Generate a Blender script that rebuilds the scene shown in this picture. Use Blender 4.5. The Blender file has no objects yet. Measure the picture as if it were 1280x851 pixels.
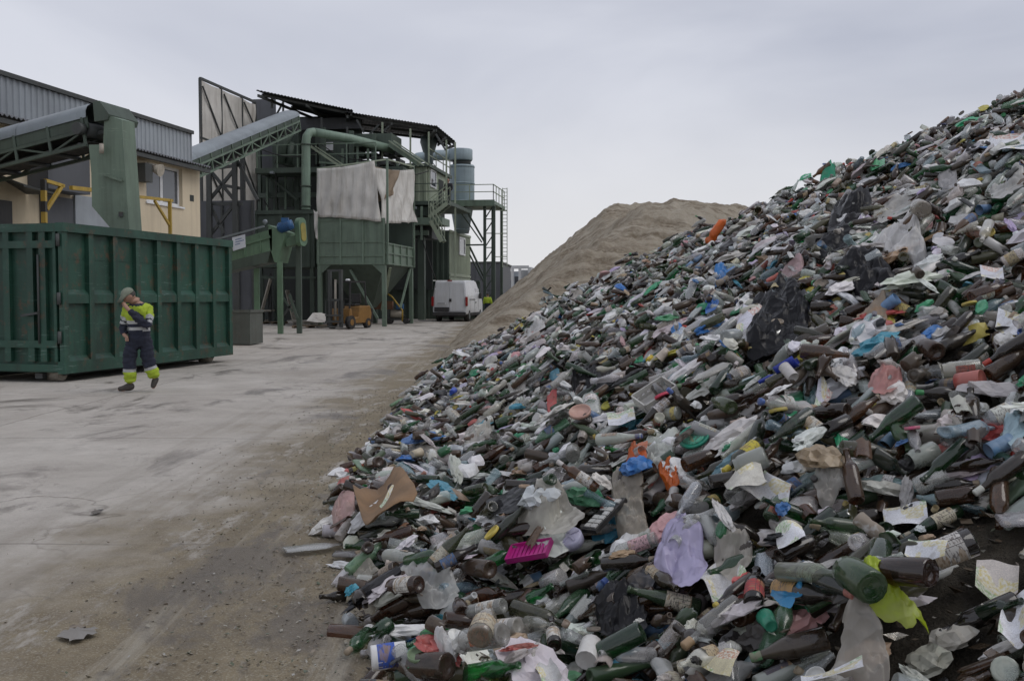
import bpy, bmesh, math, random, time
import numpy as np
from mathutils import Vector, Matrix, noise as mnoise
T0 = time.time()
R = math.radians
random.seed(11); rng = np.random.default_rng(11)
S = bpy.context.scene
COL = S.collection

# ------------------------------------------------------------------ camera
FPX = 1244.4; CX, CY = 640.0, 425.5; CAMH = 1.57; PITCH = math.atan(56.5 / FPX)
cd = bpy.data.cameras.new('camera'); cd.sensor_width = 36.0; cd.lens = 35.0
cd.clip_start = 0.05; cd.clip_end = 3000
cam = bpy.data.objects.new('camera', cd); COL.objects.link(cam)
cam.location = (0, 0, CAMH); cam.rotation_euler = (R(90) - PITCH, 0, 0)
S.camera = cam

# ------------------------------------------------------------------ sky, sun, exposure
W = bpy.data.worlds.new('World'); S.world = W; W.use_nodes = True
wt = W.node_tree; wt.nodes.clear()
def wn(t, **k):
    n = wt.nodes.new(t)
    for a, b in k.items(): setattr(n, a, b)
    return n
SUN_EL, SUN_AZ = R(52), R(105)          # azimuth clockwise from +Y
wo = wn('ShaderNodeOutputWorld'); bgn = wn('ShaderNodeBackground')
sk = wn('ShaderNodeTexSky', sky_type='NISHITA'); sk.sun_disc = False
sk.sun_elevation = SUN_EL; sk.sun_rotation = SUN_AZ; sk.dust_density = 4
skm = wn('ShaderNodeVectorMath', operation='SCALE'); skm.inputs['Scale'].default_value = 0.10
wt.links.new(sk.outputs[0], skm.inputs[0])
tc = wn('ShaderNodeTexCoord'); mp = wn('ShaderNodeMapping'); mp.inputs['Scale'].default_value = (1.0, 1.0, 3.2)
mp.inputs['Location'].default_value = (0.35, 0.2, 0.1)
nz = wn('ShaderNodeTexNoise'); nz.inputs['Scale'].default_value = 1.5; nz.inputs['Detail'].default_value = 5; nz.inputs['Roughness'].default_value = .5
nz.inputs['Distortion'].default_value = .5
cr = wn('ShaderNodeValToRGB')
cr.color_ramp.elements[0].position = .36; cr.color_ramp.elements[0].color = (.385, .405, .475, 1)
cr.color_ramp.elements[1].position = .62; cr.color_ramp.elements[1].color = (.545, .56, .62, 1)
wt.links.new(tc.outputs['Generated'], mp.inputs[0]); wt.links.new(mp.outputs[0], nz.inputs[0]); wt.links.new(nz.outputs[0], cr.inputs[0])
# the cloud deck thins to a paler band low over the horizon
sx = wn('ShaderNodeSeparateXYZ'); wt.links.new(tc.outputs['Generated'], sx.inputs[0])
mr = wn('ShaderNodeMapRange', interpolation_type='SMOOTHSTEP'); mr.inputs[1].default_value = 0.0; mr.inputs[2].default_value = .24
mr.inputs[3].default_value = 1.0; mr.inputs[4].default_value = 0.0
wt.links.new(sx.outputs[2], mr.inputs[0])
hm = wn('ShaderNodeMix', data_type='RGBA'); hm.inputs[7].default_value = (.625, .625, .638, 1)
wt.links.new(mr.outputs[0], hm.inputs[0]); wt.links.new(cr.outputs[0], hm.inputs[6])
mx = wn('ShaderNodeMix', data_type='RGBA'); mx.inputs[0].default_value = .94
wt.links.new(skm.outputs[0], mx.inputs[6]); wt.links.new(hm.outputs[2], mx.inputs[7])
wt.links.new(mx.outputs[2], bgn.inputs[0]); bgn.inputs[1].default_value = 1.0
wt.links.new(bgn.outputs[0], wo.inputs[0])
sl = bpy.data.lights.new('sun', 'SUN'); sl.energy = 0.6; sl.angle = R(35); sl.color = (1, .97, .93)
so = bpy.data.objects.new('sun', sl); COL.objects.link(so)
sdir = Vector((math.sin(SUN_AZ) * math.cos(SUN_EL), math.cos(SUN_AZ) * math.cos(SUN_EL), math.sin(SUN_EL)))
so.rotation_euler = (-sdir).to_track_quat('-Z', 'Y').to_euler(); so.location = (20, -5, 30)
S.view_settings.view_transform = 'Standard'; S.view_settings.look = 'None'; S.view_settings.exposure = 0.36; S.view_settings.gamma = 1.0
S.view_settings.use_curve_mapping = False
c_ = S.cycles if hasattr(S, 'cycles') else None
S.render.engine = 'CYCLES'; c_ = S.cycles
c_.use_denoising = True; c_.max_bounces = 4; c_.diffuse_bounces = 2; c_.glossy_bounces = 2; c_.transmission_bounces = 3; c_.transparent_max_bounces = 8; c_.adaptive_threshold = .02
c_.caustics_reflective = False; c_.caustics_refractive = False
try: c_.denoiser = 'OPENIMAGEDENOISE'; c_.denoising_prefilter = 'ACCURATE'
except Exception: pass

# ------------------------------------------------------------------ projection helpers (pixels of the 1280 x 851 photograph)
_c, _s = math.cos(PITCH), math.sin(PITCH)
def ray(px, py):
    a = (px - CX) / FPX; b = (CY - py) / FPX
    return Vector((a, _c + b * _s, -_s + b * _c))
def at(px, py, Y):
    d = ray(px, py); k = Y / d.y
    return Vector((d.x * k, Y, CAMH + d.z * k))
def gnd(px, py, z=0.0):
    d = ray(px, py); k = (z - CAMH) / d.z
    return Vector((d.x * k, d.y * k, z))
def proj(X, Y, Z):
    z = Z - CAMH
    dep = Y * _c - z * _s; up = Y * _s + z * _c
    return CX + FPX * X / dep, CY - FPX * up / dep

# ------------------------------------------------------------------ materials
MATS = {}
def nodes(m):
    m.use_nodes = True; t = m.node_tree; t.nodes.clear(); return t
def lin(h):
    h = h.lstrip('#'); v = [int(h[i:i + 2], 16) / 255 for i in (0, 2, 4)]
    return tuple(x / 12.92 if x <= .04045 else ((x + .055) / 1.055) ** 2.4 for x in v)
def N(t, ty, ins=None, **k):
    n = t.nodes.new(ty)
    for a, b in k.items(): setattr(n, a, b)
    for a, b in (ins or {}).items():
        if isinstance(b, bpy.types.NodeSocket): t.links.new(b, n.inputs[a])
        else: n.inputs[a].default_value = b
    return n
def c4(c): return (c[0], c[1], c[2], 1)
def ramp(t, fac, p0, p1, c0=(0, 0, 0), c1=(1, 1, 1)):
    n = N(t, 'ShaderNodeValToRGB', {0: fac}); e = n.color_ramp.elements
    e[0].position = p0; e[1].position = p1; e[0].color = c4(c0); e[1].color = c4(c1)
    return n.outputs[0]
def mixc(t, fac, a, b, blend='MIX'):
    n = N(t, 'ShaderNodeMix', data_type='RGBA', blend_type=blend)
    for i, v in ((0, fac), (6, a), (7, b)):
        if isinstance(v, bpy.types.NodeSocket): t.links.new(v, n.inputs[i])
        elif i == 0: n.inputs[0].default_value = v
        else: n.inputs[i].default_value = c4(v)
    return n.outputs[2]
def tnoise(t, vec, scale, detail=4, rough=.55, dist=0):
    return N(t, 'ShaderNodeTexNoise', {'Vector': vec, 'Scale': scale, 'Detail': detail, 'Roughness': rough, 'Distortion': dist}).outputs[0]
def paint(name, col, rough=.55, metal=0.0, dirt=(.07, .06, .05), dirt_amt=.5, scale=1.0, streak=True, rust=0.0, bump=.15, var=.25, scuff=0.0):
    """weathered paint / metal / cloth: colour variation, streaked grime, optional rust, fine relief"""
    if name in MATS: return MATS[name]
    m = bpy.data.materials.new(name); t = nodes(m); MATS[name] = m
    pos = N(t, 'ShaderNodeNewGeometry').outputs['Position']
    v = tnoise(t, pos, .9 * scale, 5, .6)
    dark = tuple(x * (1 - var) for x in col); lite = tuple(min(1, x * (1 + var * .7)) for x in col)
    c = mixc(t, ramp(t, v, .3, .7), dark, lite)
    if streak:
        mpn = N(t, 'ShaderNodeMapping', {0: pos}); mpn.inputs['Scale'].default_value = (5 * scale, 5 * scale, .35 * scale)
        st = tnoise(t, mpn.outputs[0], 1.0, 4, .65)
        g = ramp(t, st, .48, .78)
    else:
        g = ramp(t, tnoise(t, pos, 2.7 * scale, 6, .7), .45, .8)
    gm = N(t, 'ShaderNodeMath', {0: g, 1: dirt_amt}, operation='MULTIPLY').outputs[0]
    c = mixc(t, gm, c, dirt)
    if rust > 0:
        rn = ramp(t, tnoise(t, pos, 4.5 * scale, 8, .75), .62 - .12 * rust, .70 - .08 * rust)
        rr = N(t, 'ShaderNodeMath', {0: rn, 1: min(1, rust)}, operation='MULTIPLY').outputs[0]
        c = mixc(t, rr, c, (.12, .05, .025))
    if scuff > 0:        # scrapes through the paint and paler worn patches
        sv = N(t, 'ShaderNodeMapping', {0: pos, 'Scale': (2.2, 2.2, 26), 'Rotation': (.15, .1, 0)}).outputs[0]
        sc_ = N(t, 'ShaderNodeMath', {0: ramp(t, tnoise(t, sv, 1.0, 5, .7), .60, .66), 1: ramp(t, tnoise(t, pos, .8, 3, .6), .48, .62)}, operation='MULTIPLY').outputs[0]
        c = mixc(t, N(t, 'ShaderNodeMath', {0: sc_, 1: scuff}, operation='MULTIPLY').outputs[0], c, tuple(min(1, x * 1.5 + .10) for x in col))
        wp_ = ramp(t, tnoise(t, pos, 1.3, 7, .7), .55, .72)
        c = mixc(t, N(t, 'ShaderNodeMath', {0: wp_, 1: scuff * .7}, operation='MULTIPLY').outputs[0], c, tuple(x * 1.5 + .012 for x in col))
    b = N(t, 'ShaderNodeBsdfPrincipled', {'Base Color': c, 'Metallic': metal})
    rf = N(t, 'ShaderNodeMapRange', {0: v, 3: max(.05, rough - .12), 4: min(1, rough + .15)}).outputs[0]
    t.links.new(rf, b.inputs['Roughness'])
    bp = N(t, 'ShaderNodeBump', {'Strength': bump, 'Distance': .02, 'Height': tnoise(t, pos, 14 * scale, 4, .6)})
    t.links.new(bp.outputs[0], b.inputs['Normal'])
    o = N(t, 'ShaderNodeOutputMaterial'); t.links.new(b.outputs[0], o.inputs[0])
    return m
def src_node(t, src):
    """per-piece colour: from the object, or from the mesh attribute for joined pieces"""
    if src == 'obj':
        oi = N(t, 'ShaderNodeObjectInfo')
        return oi.outputs['Color'], N(t, 'ShaderNodeVectorMath', {0: N(t, 'ShaderNodeTexCoord').outputs['Object'], 1: N(t, 'ShaderNodeVectorMath', {0: oi.outputs['Location'], 'Scale': 7.3}, operation='SCALE').outputs[0]}, operation='ADD').outputs[0], oi.outputs['Random']
    at_ = N(t, 'ShaderNodeAttribute', attribute_name='Col')
    return at_.outputs['Color'], N(t, 'ShaderNodeNewGeometry').outputs['Position'], at_.outputs['Alpha']
DUST = (.25, .21, .165)
def litter_mat(name, src, rough=.2, transp=0.0, dust=.5, bump=.0, spec=.5, translucent=0.0, nscale=16):
    if name in MATS: return MATS[name]
    m = bpy.data.materials.new(name); t = nodes(m); MATS[name] = m
    col, vec, rnd = src_node(t, src)
    d1 = tnoise(t, vec, nscale, 3, .65); d2 = tnoise(t, vec, nscale * .22, 2, .5)
    dm = N(t, 'ShaderNodeMath', {0: d1, 1: d2}, operation='ADD').outputs[0]
    df = ramp(t, dm, .84, 1.26)
    own = N(t, 'ShaderNodeMapRange', {0: N(t, 'ShaderNodeMath', {0: rnd, 1: 1.8}, operation='POWER').outputs[0], 3: .04 * dust, 4: 2.0 * dust}).outputs[0]
    df = N(t, 'ShaderNodeMath', {0: df, 1: own}, operation='MULTIPLY', use_clamp=True).outputs[0]
    spk = ramp(t, tnoise(t, vec, nscale * 9, 2, .5), .60, .70)
    spk = N(t, 'ShaderNodeMath', {0: spk, 1: .35 * dust}, operation='MULTIPLY').outputs[0]
    df = N(t, 'ShaderNodeMath', {0: df, 1: spk}, operation='MAXIMUM').outputs[0]
    c = mixc(t, df, col, DUST)
    b = N(t, 'ShaderNodeBsdfPrincipled', {'Base Color': c, 'Specular IOR Level': spec})
    t.links.new(N(t, 'ShaderNodeMapRange', {0: df, 3: rough, 4: .85}).outputs[0], b.inputs['Roughness'])
    if bump > 0:
        wv_ = N(t, 'ShaderNodeVectorMath', {0: vec, 1: N(t, 'ShaderNodeVectorMath', {0: N(t, 'ShaderNodeTexNoise', {'Vector': vec, 'Scale': nscale * .7, 'Detail': 2.0}).outputs['Color'], 'Scale': .10}, operation='SCALE').outputs[0]}, operation='ADD').outputs[0]
        bn = N(t, 'ShaderNodeTexVoronoi', {'Vector': wv_, 'Scale': nscale * 1.5}, feature='F1').outputs['Distance']
        t.links.new(N(t, 'ShaderNodeBump', {'Strength': bump, 'Distance': .02, 'Height': bn}).outputs[0], b.inputs['Normal'])
    sh = b.outputs[0]
    if translucent > 0:
        tr = N(t, 'ShaderNodeBsdfTranslucent', {0: c})
        sh = N(t, 'ShaderNodeMixShader', {0: translucent, 1: sh, 2: tr.outputs[0]}).outputs[0]
    if transp > 0:
        tp = N(t, 'ShaderNodeBsdfTransparent', {0: mixc(t, .5, (1, 1, 1), col)})
        fc = N(t, 'ShaderNodeMapRange', {0: N(t, 'ShaderNodeLayerWeight', {0: .42}).outputs['Facing'], 1: .05, 2: .95, 3: transp, 4: 0.0}).outputs[0]
        f = N(t, 'ShaderNodeMath', {0: N(t, 'ShaderNodeMath', {0: 1.0, 1: df}, operation='SUBTRACT').outputs[0], 1: fc}, operation='MULTIPLY').outputs[0]
        sh = N(t, 'ShaderNodeMixShader', {0: f, 1: sh, 2: tp.outputs[0]}).outputs[0]
    o = N(t, 'ShaderNodeOutputMaterial'); t.links.new(sh, o.inputs[0])
    return m
def glass_mat(name, src, clear, milky, dust, nscale=16, rough=.05):
    """thin bottle glass: Fresnel gloss over tinted see-through walls, with a milky share and patchy dust"""
    m = bpy.data.materials.new(name); t = nodes(m); MATS[name] = m
    col, vec, rnd = src_node(t, src)
    dm = N(t, 'ShaderNodeMath', {0: tnoise(t, vec, nscale, 3, .65), 1: tnoise(t, vec, nscale * .22, 1, .5)}, operation='ADD').outputs[0]
    own = N(t, 'ShaderNodeMapRange', {0: N(t, 'ShaderNodeMath', {0: rnd, 1: 1.8}, operation='POWER').outputs[0], 3: .05 * dust, 4: 2.0 * dust}).outputs[0]
    df = N(t, 'ShaderNodeMath', {0: ramp(t, dm, .84, 1.26), 1: own}, operation='MULTIPLY', use_clamp=True).outputs[0]
    spk = N(t, 'ShaderNodeMath', {0: ramp(t, tnoise(t, vec, nscale * 9, 1, .5), .60, .70), 1: .6 * dust}, operation='MULTIPLY').outputs[0]
    df = N(t, 'ShaderNodeMath', {0: df, 1: spk}, operation='MAXIMUM').outputs[0]
    tint = mixc(t, .72, col, (1, 1, 1)) if clear else N(t, 'ShaderNodeVectorMath', {0: col, 'Scale': 5.5}, operation='SCALE').outputs[0]
    tp = N(t, 'ShaderNodeBsdfTransparent', {0: tint}); gl = N(t, 'ShaderNodeBsdfGlossy', {0: (1, 1, 1, 1), 1: rough})
    body = N(t, 'ShaderNodeMixShader', {0: N(t, 'ShaderNodeMath', {0: N(t, 'ShaderNodeMath', {0: N(t, 'ShaderNodeLayerWeight', {0: .5}).outputs['Facing'], 1: 3.2}, operation='POWER').outputs[0], 1: .65, 2: .075}, operation='MULTIPLY_ADD').outputs[0], 1: tp.outputs[0], 2: gl.outputs[0]})
    mk = N(t, 'ShaderNodeBsdfPrincipled', {'Base Color': mixc(t, df, col, DUST), 'Roughness': .35, 'Specular IOR Level': .3})
    f = N(t, 'ShaderNodeMath', {0: df, 1: milky}, operation='ADD', use_clamp=True).outputs[0]
    o = N(t, 'ShaderNodeOutputMaterial'); t.links.new(N(t, 'ShaderNodeMixShader', {0: f, 1: body.outputs[0], 2: mk.outputs[0]}).outputs[0], o.inputs[0])
    return m
def print_mat(name, src, kind):
    """printed paper: paper colour with blocks of print (flat print on paper)"""
    if name in MATS: return MATS[name]
    m = bpy.data.materials.new(name); t = nodes(m); MATS[name] = m
    col, vec, rnd = src_node(t, src)
    gen = N(t, 'ShaderNodeTexCoord').outputs['UV'] if kind == 'sheet' else vec
    base = mixc(t, .0, (.8, .8, .8), (.8, .8, .8))
    base = col
    if kind == 'sheet':
        sep = N(t, 'ShaderNodeSeparateXYZ', {0: gen})
        wv = N(t, 'ShaderNodeTexWave', {'Vector': gen, 'Scale': 16.0, 'Distortion': 0.0}, bands_direction='Y').outputs['Fac']
        ln = ramp(t, wv, .55, .62)
        gaps = ramp(t, tnoise(t, N(t, 'ShaderNodeMapping', {0: gen, 'Scale': (22, 110, 1)}).outputs[0], 1.0, 1), .42, .46)
        txt = N(t, 'ShaderNodeMath', {0: ln, 1: gaps}, operation='MULTIPLY').outputs[0]
        oi = N(t, 'ShaderNodeObjectInfo').outputs['Random']
        off = N(t, 'ShaderNodeCombineXYZ', {0: oi, 1: oi}).outputs[0]
        blk_v = N(t, 'ShaderNodeVectorMath', {0: gen, 1: N(t, 'ShaderNodeVectorMath', {0: off, 'Scale': 9.0}, operation='SCALE').outputs[0]}, operation='ADD').outputs[0]
        blk = N(t, 'ShaderNodeTexVoronoi', {'Vector': blk_v, 'Scale': 2.4}, distance='CHEBYCHEV')
        bc = N(t, 'ShaderNodeSeparateColor', {0: blk.outputs['Color']})
        sel = ramp(t, bc.outputs[0], .55, .56)
        picc = mixc(t, ramp(t, bc.outputs[1], .45, .5), (.62, .52, .16), (.22, .42, .12))
        picc = mixc(t, ramp(t, bc.outputs[2], .8, .81), picc, (.5, .18, .10))
        pn = ramp(t, tnoise(t, gen, 14, 3), .4, .6)
        picc = mixc(t, pn, picc, (.75, .74, .66))
        base = mixc(t, N(t, 'ShaderNodeMath', {0: txt, 1: .55}, operation='MULTIPLY').outputs[0], base, (.22, .22, .26))
        base = mixc(t, N(t, 'ShaderNodeMath', {0: sel, 1: .75}, operation='MULTIPLY').outputs[0], base, picc)
    else:
        n1 = tnoise(t, N(t, 'ShaderNodeMapping', {0: vec, 'Scale': (190, 60, 60)}).outputs[0], 1.0, 1); n2 = tnoise(t, N(t, 'ShaderNodeMapping', {0: vec, 'Scale': (44, 14, 14)}).outputs[0], 1.0, 1)
        base = mixc(t, N(t, 'ShaderNodeMath', {0: ramp(t, n1, .54, .60), 1: .75}, operation='MULTIPLY').outputs[0], base, (.09, .07, .07))
        base = mixc(t, N(t, 'ShaderNodeMath', {0: ramp(t, n2, .58, .60), 1: .55}, operation='MULTIPLY').outputs[0], base, (.34, .22, .10))
    dn = ramp(t, tnoise(t, vec, 18, 5, .7), .48, .75)
    base = mixc(t, N(t, 'ShaderNodeMath', {0: dn, 1: .55}, operation='MULTIPLY').outputs[0], base, (.20, .17, .13))
    b = N(t, 'ShaderNodeBsdfPrincipled', {'Base Color': base, 'Roughness': .7})
    o = N(t, 'ShaderNodeOutputMaterial'); t.links.new(b.outputs[0], o.inputs[0])
    return m

# ------------------------------------------------------------------ objects and tags
def tag(o, label=None, cat=None, group=None, kind=None):
    for k, v in (('label', label), ('category', cat), ('group', group), ('kind', kind)):
        if v: o[k] = v
    return o
def thing(name, label, cat, loc=(0, 0, 0), group=None):
    o = bpy.data.objects.new(name, None); COL.objects.link(o); o.location = loc; o.empty_display_size = .2
    return tag(o, label, cat, group)
class MB:
    """collects shapes in world space; build() links them as ONE mesh object"""
    def __init__(self): self.v = []; self.f = []; self.m = []; self.sm = []
    def add(self, vs, fs, mi=0, smooth=False):
        o = len(self.v); self.v += [tuple(p) for p in vs]
        for q in fs: self.f.append([i + o for i in q]); self.m.append(mi); self.sm.append(smooth)
        return self
    def hexa(self, a, b, mi=0):
        """a: 4 bottom points in order, b: 4 top points"""
        return self.add(list(a) + list(b), [(3, 2, 1, 0), (4, 5, 6, 7), (0, 1, 5, 4), (1, 2, 6, 5), (2, 3, 7, 6), (3, 0, 4, 7)], mi)
    def box(self, x0, x1, y0, y1, z0, z1, tf=None, mi=0):
        P = [(x0, y0, z0), (x1, y0, z0), (x1, y1, z0), (x0, y1, z0), (x0, y0, z1), (x1, y0, z1), (x1, y1, z1), (x0, y1, z1)]
        if tf: P = [tf(*p) for p in P]
        return self.hexa(P[:4], P[4:], mi)
    def beam(self, p, q, w=.06, h=None, up=(0, 0, 1), mi=0):
        h = h or w; p = Vector(p); q = Vector(q); d = (q - p).normalized(); u = Vector(up)
        if abs(d.dot(u)) > .98: u = Vector((0, 1, 0))
        s = d.cross(u).normalized() * w / 2; t = s.cross(d).normalized() * h / 2
        return self.hexa([p - s - t, p + s - t, p + s + t, p - s + t], [q - s - t, q + s - t, q + s + t, q - s + t], mi)
    def tube(self, pts, r, n=8, mi=0, caps=True, smooth=True):
        pts = [Vector(p) for p in pts]; rr = r if isinstance(r, (list, tuple)) else [r] * len(pts); o = len(self.v); prev = None
        for i, p in enumerate(pts):
            d = (pts[min(i + 1, len(pts) - 1)] - pts[max(i - 1, 0)]).normalized()
            if prev is None:
                u = Vector((0, 0, 1)) if abs(d.z) < .9 else Vector((1, 0, 0))
                a = d.cross(u).normalized()
            else:
                a = (prev - d * prev.dot(d)).normalized()
            prev = a; b = d.cross(a)
            for k in range(n):
                t = 2 * math.pi * k / n; self.v.append(tuple(p + a * (math.cos(t) * rr[i]) + b * (math.sin(t) * rr[i])))
        for i in range(len(pts) - 1):
            for k in range(n):
                self.f.append([o + i * n + k, o + i * n + (k + 1) % n, o + (i + 1) * n + (k + 1) % n, o + (i + 1) * n + k]); self.m.append(mi); self.sm.append(smooth)
        if caps:
            self.f.append([o + k for k in range(n)][::-1]); self.m.append(mi); self.sm.append(False)
            self.f.append([o + (len(pts) - 1) * n + k for k in range(n)]); self.m.append(mi); self.sm.append(False)
        return self
    def lathe(self, prof, c, n=20, mi=0, axis='z'):
        c = Vector(c); o = len(self.v)
        for (r, h) in prof:
            for k in range(n):
                t = 2 * math.pi * k / n; a, b = r * math.cos(t), r * math.sin(t)
                self.v.append(tuple(c + (Vector((a, b, h)) if axis == 'z' else Vector((h, a, b)) if axis == 'x' else Vector((b, h, a)))))
        for i in range(len(prof) - 1):
            for k in range(n):
                self.f.append([o + i * n + k, o + i * n + (k + 1) % n, o + (i + 1) * n + (k + 1) % n, o + (i + 1) * n + k]); self.m.append(mi); self.sm.append(True)
        self.f.append([o + k for k in range(n)][::-1]); self.m.append(mi); self.sm.append(False)
        self.f.append([o + (len(prof) - 1) * n + k for k in range(n)]); self.m.append(mi); self.sm.append(False)
        return self
    def prism(self, poly, off, mi=0):
        """poly: list of points; extruded by vector off"""
        n = len(poly); off = Vector(off); P = [Vector(p) for p in poly]
        return self.add(P + [p + off for p in P], [list(range(n))[::-1], [n + i for i in range(n)]] + [[i, (i + 1) % n, n + (i + 1) % n, n + i] for i in range(n)], mi)
    def build(self, name, mat, parent=None, origin=None, bevel=0):
        me = bpy.data.meshes.new(name)
        o0 = Vector(origin) if origin is not None else Vector((0, 0, 0))
        base = abs_loc(parent) if parent else Vector((0, 0, 0))
        loc = (o0 - base) if origin is not None else Vector((0, 0, 0))
        sh = o0 if origin is not None else base
        me.from_pydata([(a - sh.x, b - sh.y, c - sh.z) for a, b, c in self.v], [], self.f)
        for mm in (mat if isinstance(mat, (list, tuple)) else [mat]): me.materials.append(mm)
        me.polygons.foreach_set('material_index', self.m); me.polygons.foreach_set('use_smooth', self.sm)
        bm = bmesh.new(); bm.from_mesh(me); bmesh.ops.recalc_face_normals(bm, faces=bm.faces); bm.to_mesh(me); bm.free()
        ob = bpy.data.objects.new(name, me); COL.objects.link(ob)
        if parent: ob.parent = parent
        ob.location = loc
        if bevel:
            md = ob.modifiers.new('bevel', 'BEVEL'); md.width = bevel; md.segments = 2; md.limit_method = 'ANGLE'
        return ob
def abs_loc(o):
    v = Vector((0, 0, 0))
    while o: v += o.location; o = o.parent
    return v
def top(mb, name, mat, label, cat, group=None, origin=None, bevel=0):
    if origin is None:
        a = np.array(mb.v); origin = ((a[:, 0].min() + a[:, 0].max()) / 2, (a[:, 1].min() + a[:, 1].max()) / 2, a[:, 2].min())
    return tag(mb.build(name, mat, None, origin, bevel), label, cat, group)
def fast_mesh(name, V, Q=None, Tn=None, mats=(), mi=None, smooth=True, col=None, uv=None):
    """numpy arrays -> mesh: V (n,3), Q quads (m,4), Tn triangles (k,3)"""
    Q = np.zeros((0, 4), np.int32) if Q is None else Q; Tn = np.zeros((0, 3), np.int32) if Tn is None else Tn
    me = bpy.data.meshes.new(name); me.vertices.add(len(V)); me.vertices.foreach_set('co', np.ascontiguousarray(V, np.float32).ravel())
    loops = np.concatenate([Q.ravel(), Tn.ravel()]).astype(np.int32); me.loops.add(len(loops)); me.loops.foreach_set('vertex_index', loops)
    nq, nt = len(Q), len(Tn); st = np.concatenate([np.arange(nq) * 4, nq * 4 + np.arange(nt) * 3]).astype(np.int32)
    me.polygons.add(nq + nt); me.polygons.foreach_set('loop_start', st)
    try: me.polygons.foreach_set('loop_total', np.concatenate([np.full(nq, 4), np.full(nt, 3)]).astype(np.int32))
    except Exception: pass
    for m in mats: me.materials.append(m)
    if mi is not None: me.polygons.foreach_set('material_index', mi.astype(np.int32))
    me.polygons.foreach_set('use_smooth', (np.full(nq + nt, smooth) if not hasattr(smooth, '__len__') else smooth))
    if col is not None:
        a = me.attributes.new('Col', 'FLOAT_COLOR', 'POINT'); a.data.foreach_set('color', np.ascontiguousarray(col, np.float32).ravel())
    if uv is not None:
        l = me.uv_layers.new(name='UVMap'); l.data.foreach_set('uv', np.ascontiguousarray(uv[loops], np.float32).ravel())
    me.update(calc_edges=True); me.validate()
    return me
def fbm(X, Y, seed=0, octs=5, lac=2.1, gain=.5, scale=1.0):
    """cheap value-noise fractal on numpy arrays"""
    r = np.random.default_rng(seed); tab = r.random((256, 256)); out = np.zeros_like(X, float); amp = 1; tot = 0; f = scale
    for k in range(octs):
        x = X * f + 37.7 * k; y = Y * f + 91.3 * k
        xi = np.floor(x).astype(int); yi = np.floor(y).astype(int); u = x - xi; v = y - yi; u = u * u * (3 - 2 * u); v = v * v * (3 - 2 * v)
        a = tab[xi % 256, yi % 256]; b = tab[(xi + 1) % 256, yi % 256]; c = tab[xi % 256, (yi + 1) % 256]; d = tab[(xi + 1) % 256, (yi + 1) % 256]
        out += amp * ((a * (1 - u) + b * u) * (1 - v) + (c * (1 - u) + d * u) * v); tot += amp; amp *= gain; f *= lac
    return out / tot - .5
def grid_mesh(name, X, Y, Z, mat, smooth=True):
    ny, nx = X.shape; V = np.stack([X, Y, Z], -1).reshape(-1, 3)
    i = np.arange(ny - 1)[:, None] * nx + np.arange(nx - 1)[None, :]
    Q = np.stack([i, i + 1, i + nx + 1, i + nx], -1).reshape(-1, 4)
    me = fast_mesh(name, V, Q, None, [mat], None, smooth)
    o = bpy.data.objects.new(name, me); COL.objects.link(o); return o
# ================================================================== THE SETTING: ground, heap body, sand
YT = [-3, 0, 1, 2, 3, 4, 5, 7.2, 8.5, 13, 18, 21, 24, 30]; XT = [1.4, .55, .25, -.05, -.28, -.5, -.76, -1.2, -1.36, -1.45, -1.45, -1.35, -1.2, -1]
def smin(a, b, k):
    h = np.clip(.5 + .5 * (b - a) / k, 0, 1); return b * (1 - h) + a * h - k * h * (1 - h)
def heap_h(x, y):
    xt = np.interp(y, YT, XT); s = np.interp(y, [0, 3, 6, 10, 14, 20], [.55, .52, .52, .56, .6, .6])
    a = s * (x - xt) * .96
    b = .55 * ((23.2 - y) * .893 - (x + 1.3) * .45)
    h = smin(a, b, .5)
    return smin(h, np.interp(x, [2, 4, 6, 9], [3.0, 3.5, 4.25, 4.6]), .5)
def sand_h(x, y):
    xt = np.interp(y, [26, 40, 58], [-1.75, -2.15, -2.3])
    a = np.interp(y, [30, 41, 46, 52], [.70, .73, .86, .72]) * (x - xt)
    b = .62 * ((y - 24.5) * .968 - (x - 2) * .25)
    h = smin(smin(a, b, .3), .7 * (66 - y), 1)
    h = smin(h, 4.75 - .42 * (x - 6.0) + .3 * np.maximum(0, y - 37), .6)
    return smin(h, np.interp(y, [28, 34, 37, 40, 44, 47, 54, 60], [4.25, 4.6, 4.0, 4.3, 5.2, 5.85, 4.6, 4.0]), .35)

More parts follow.
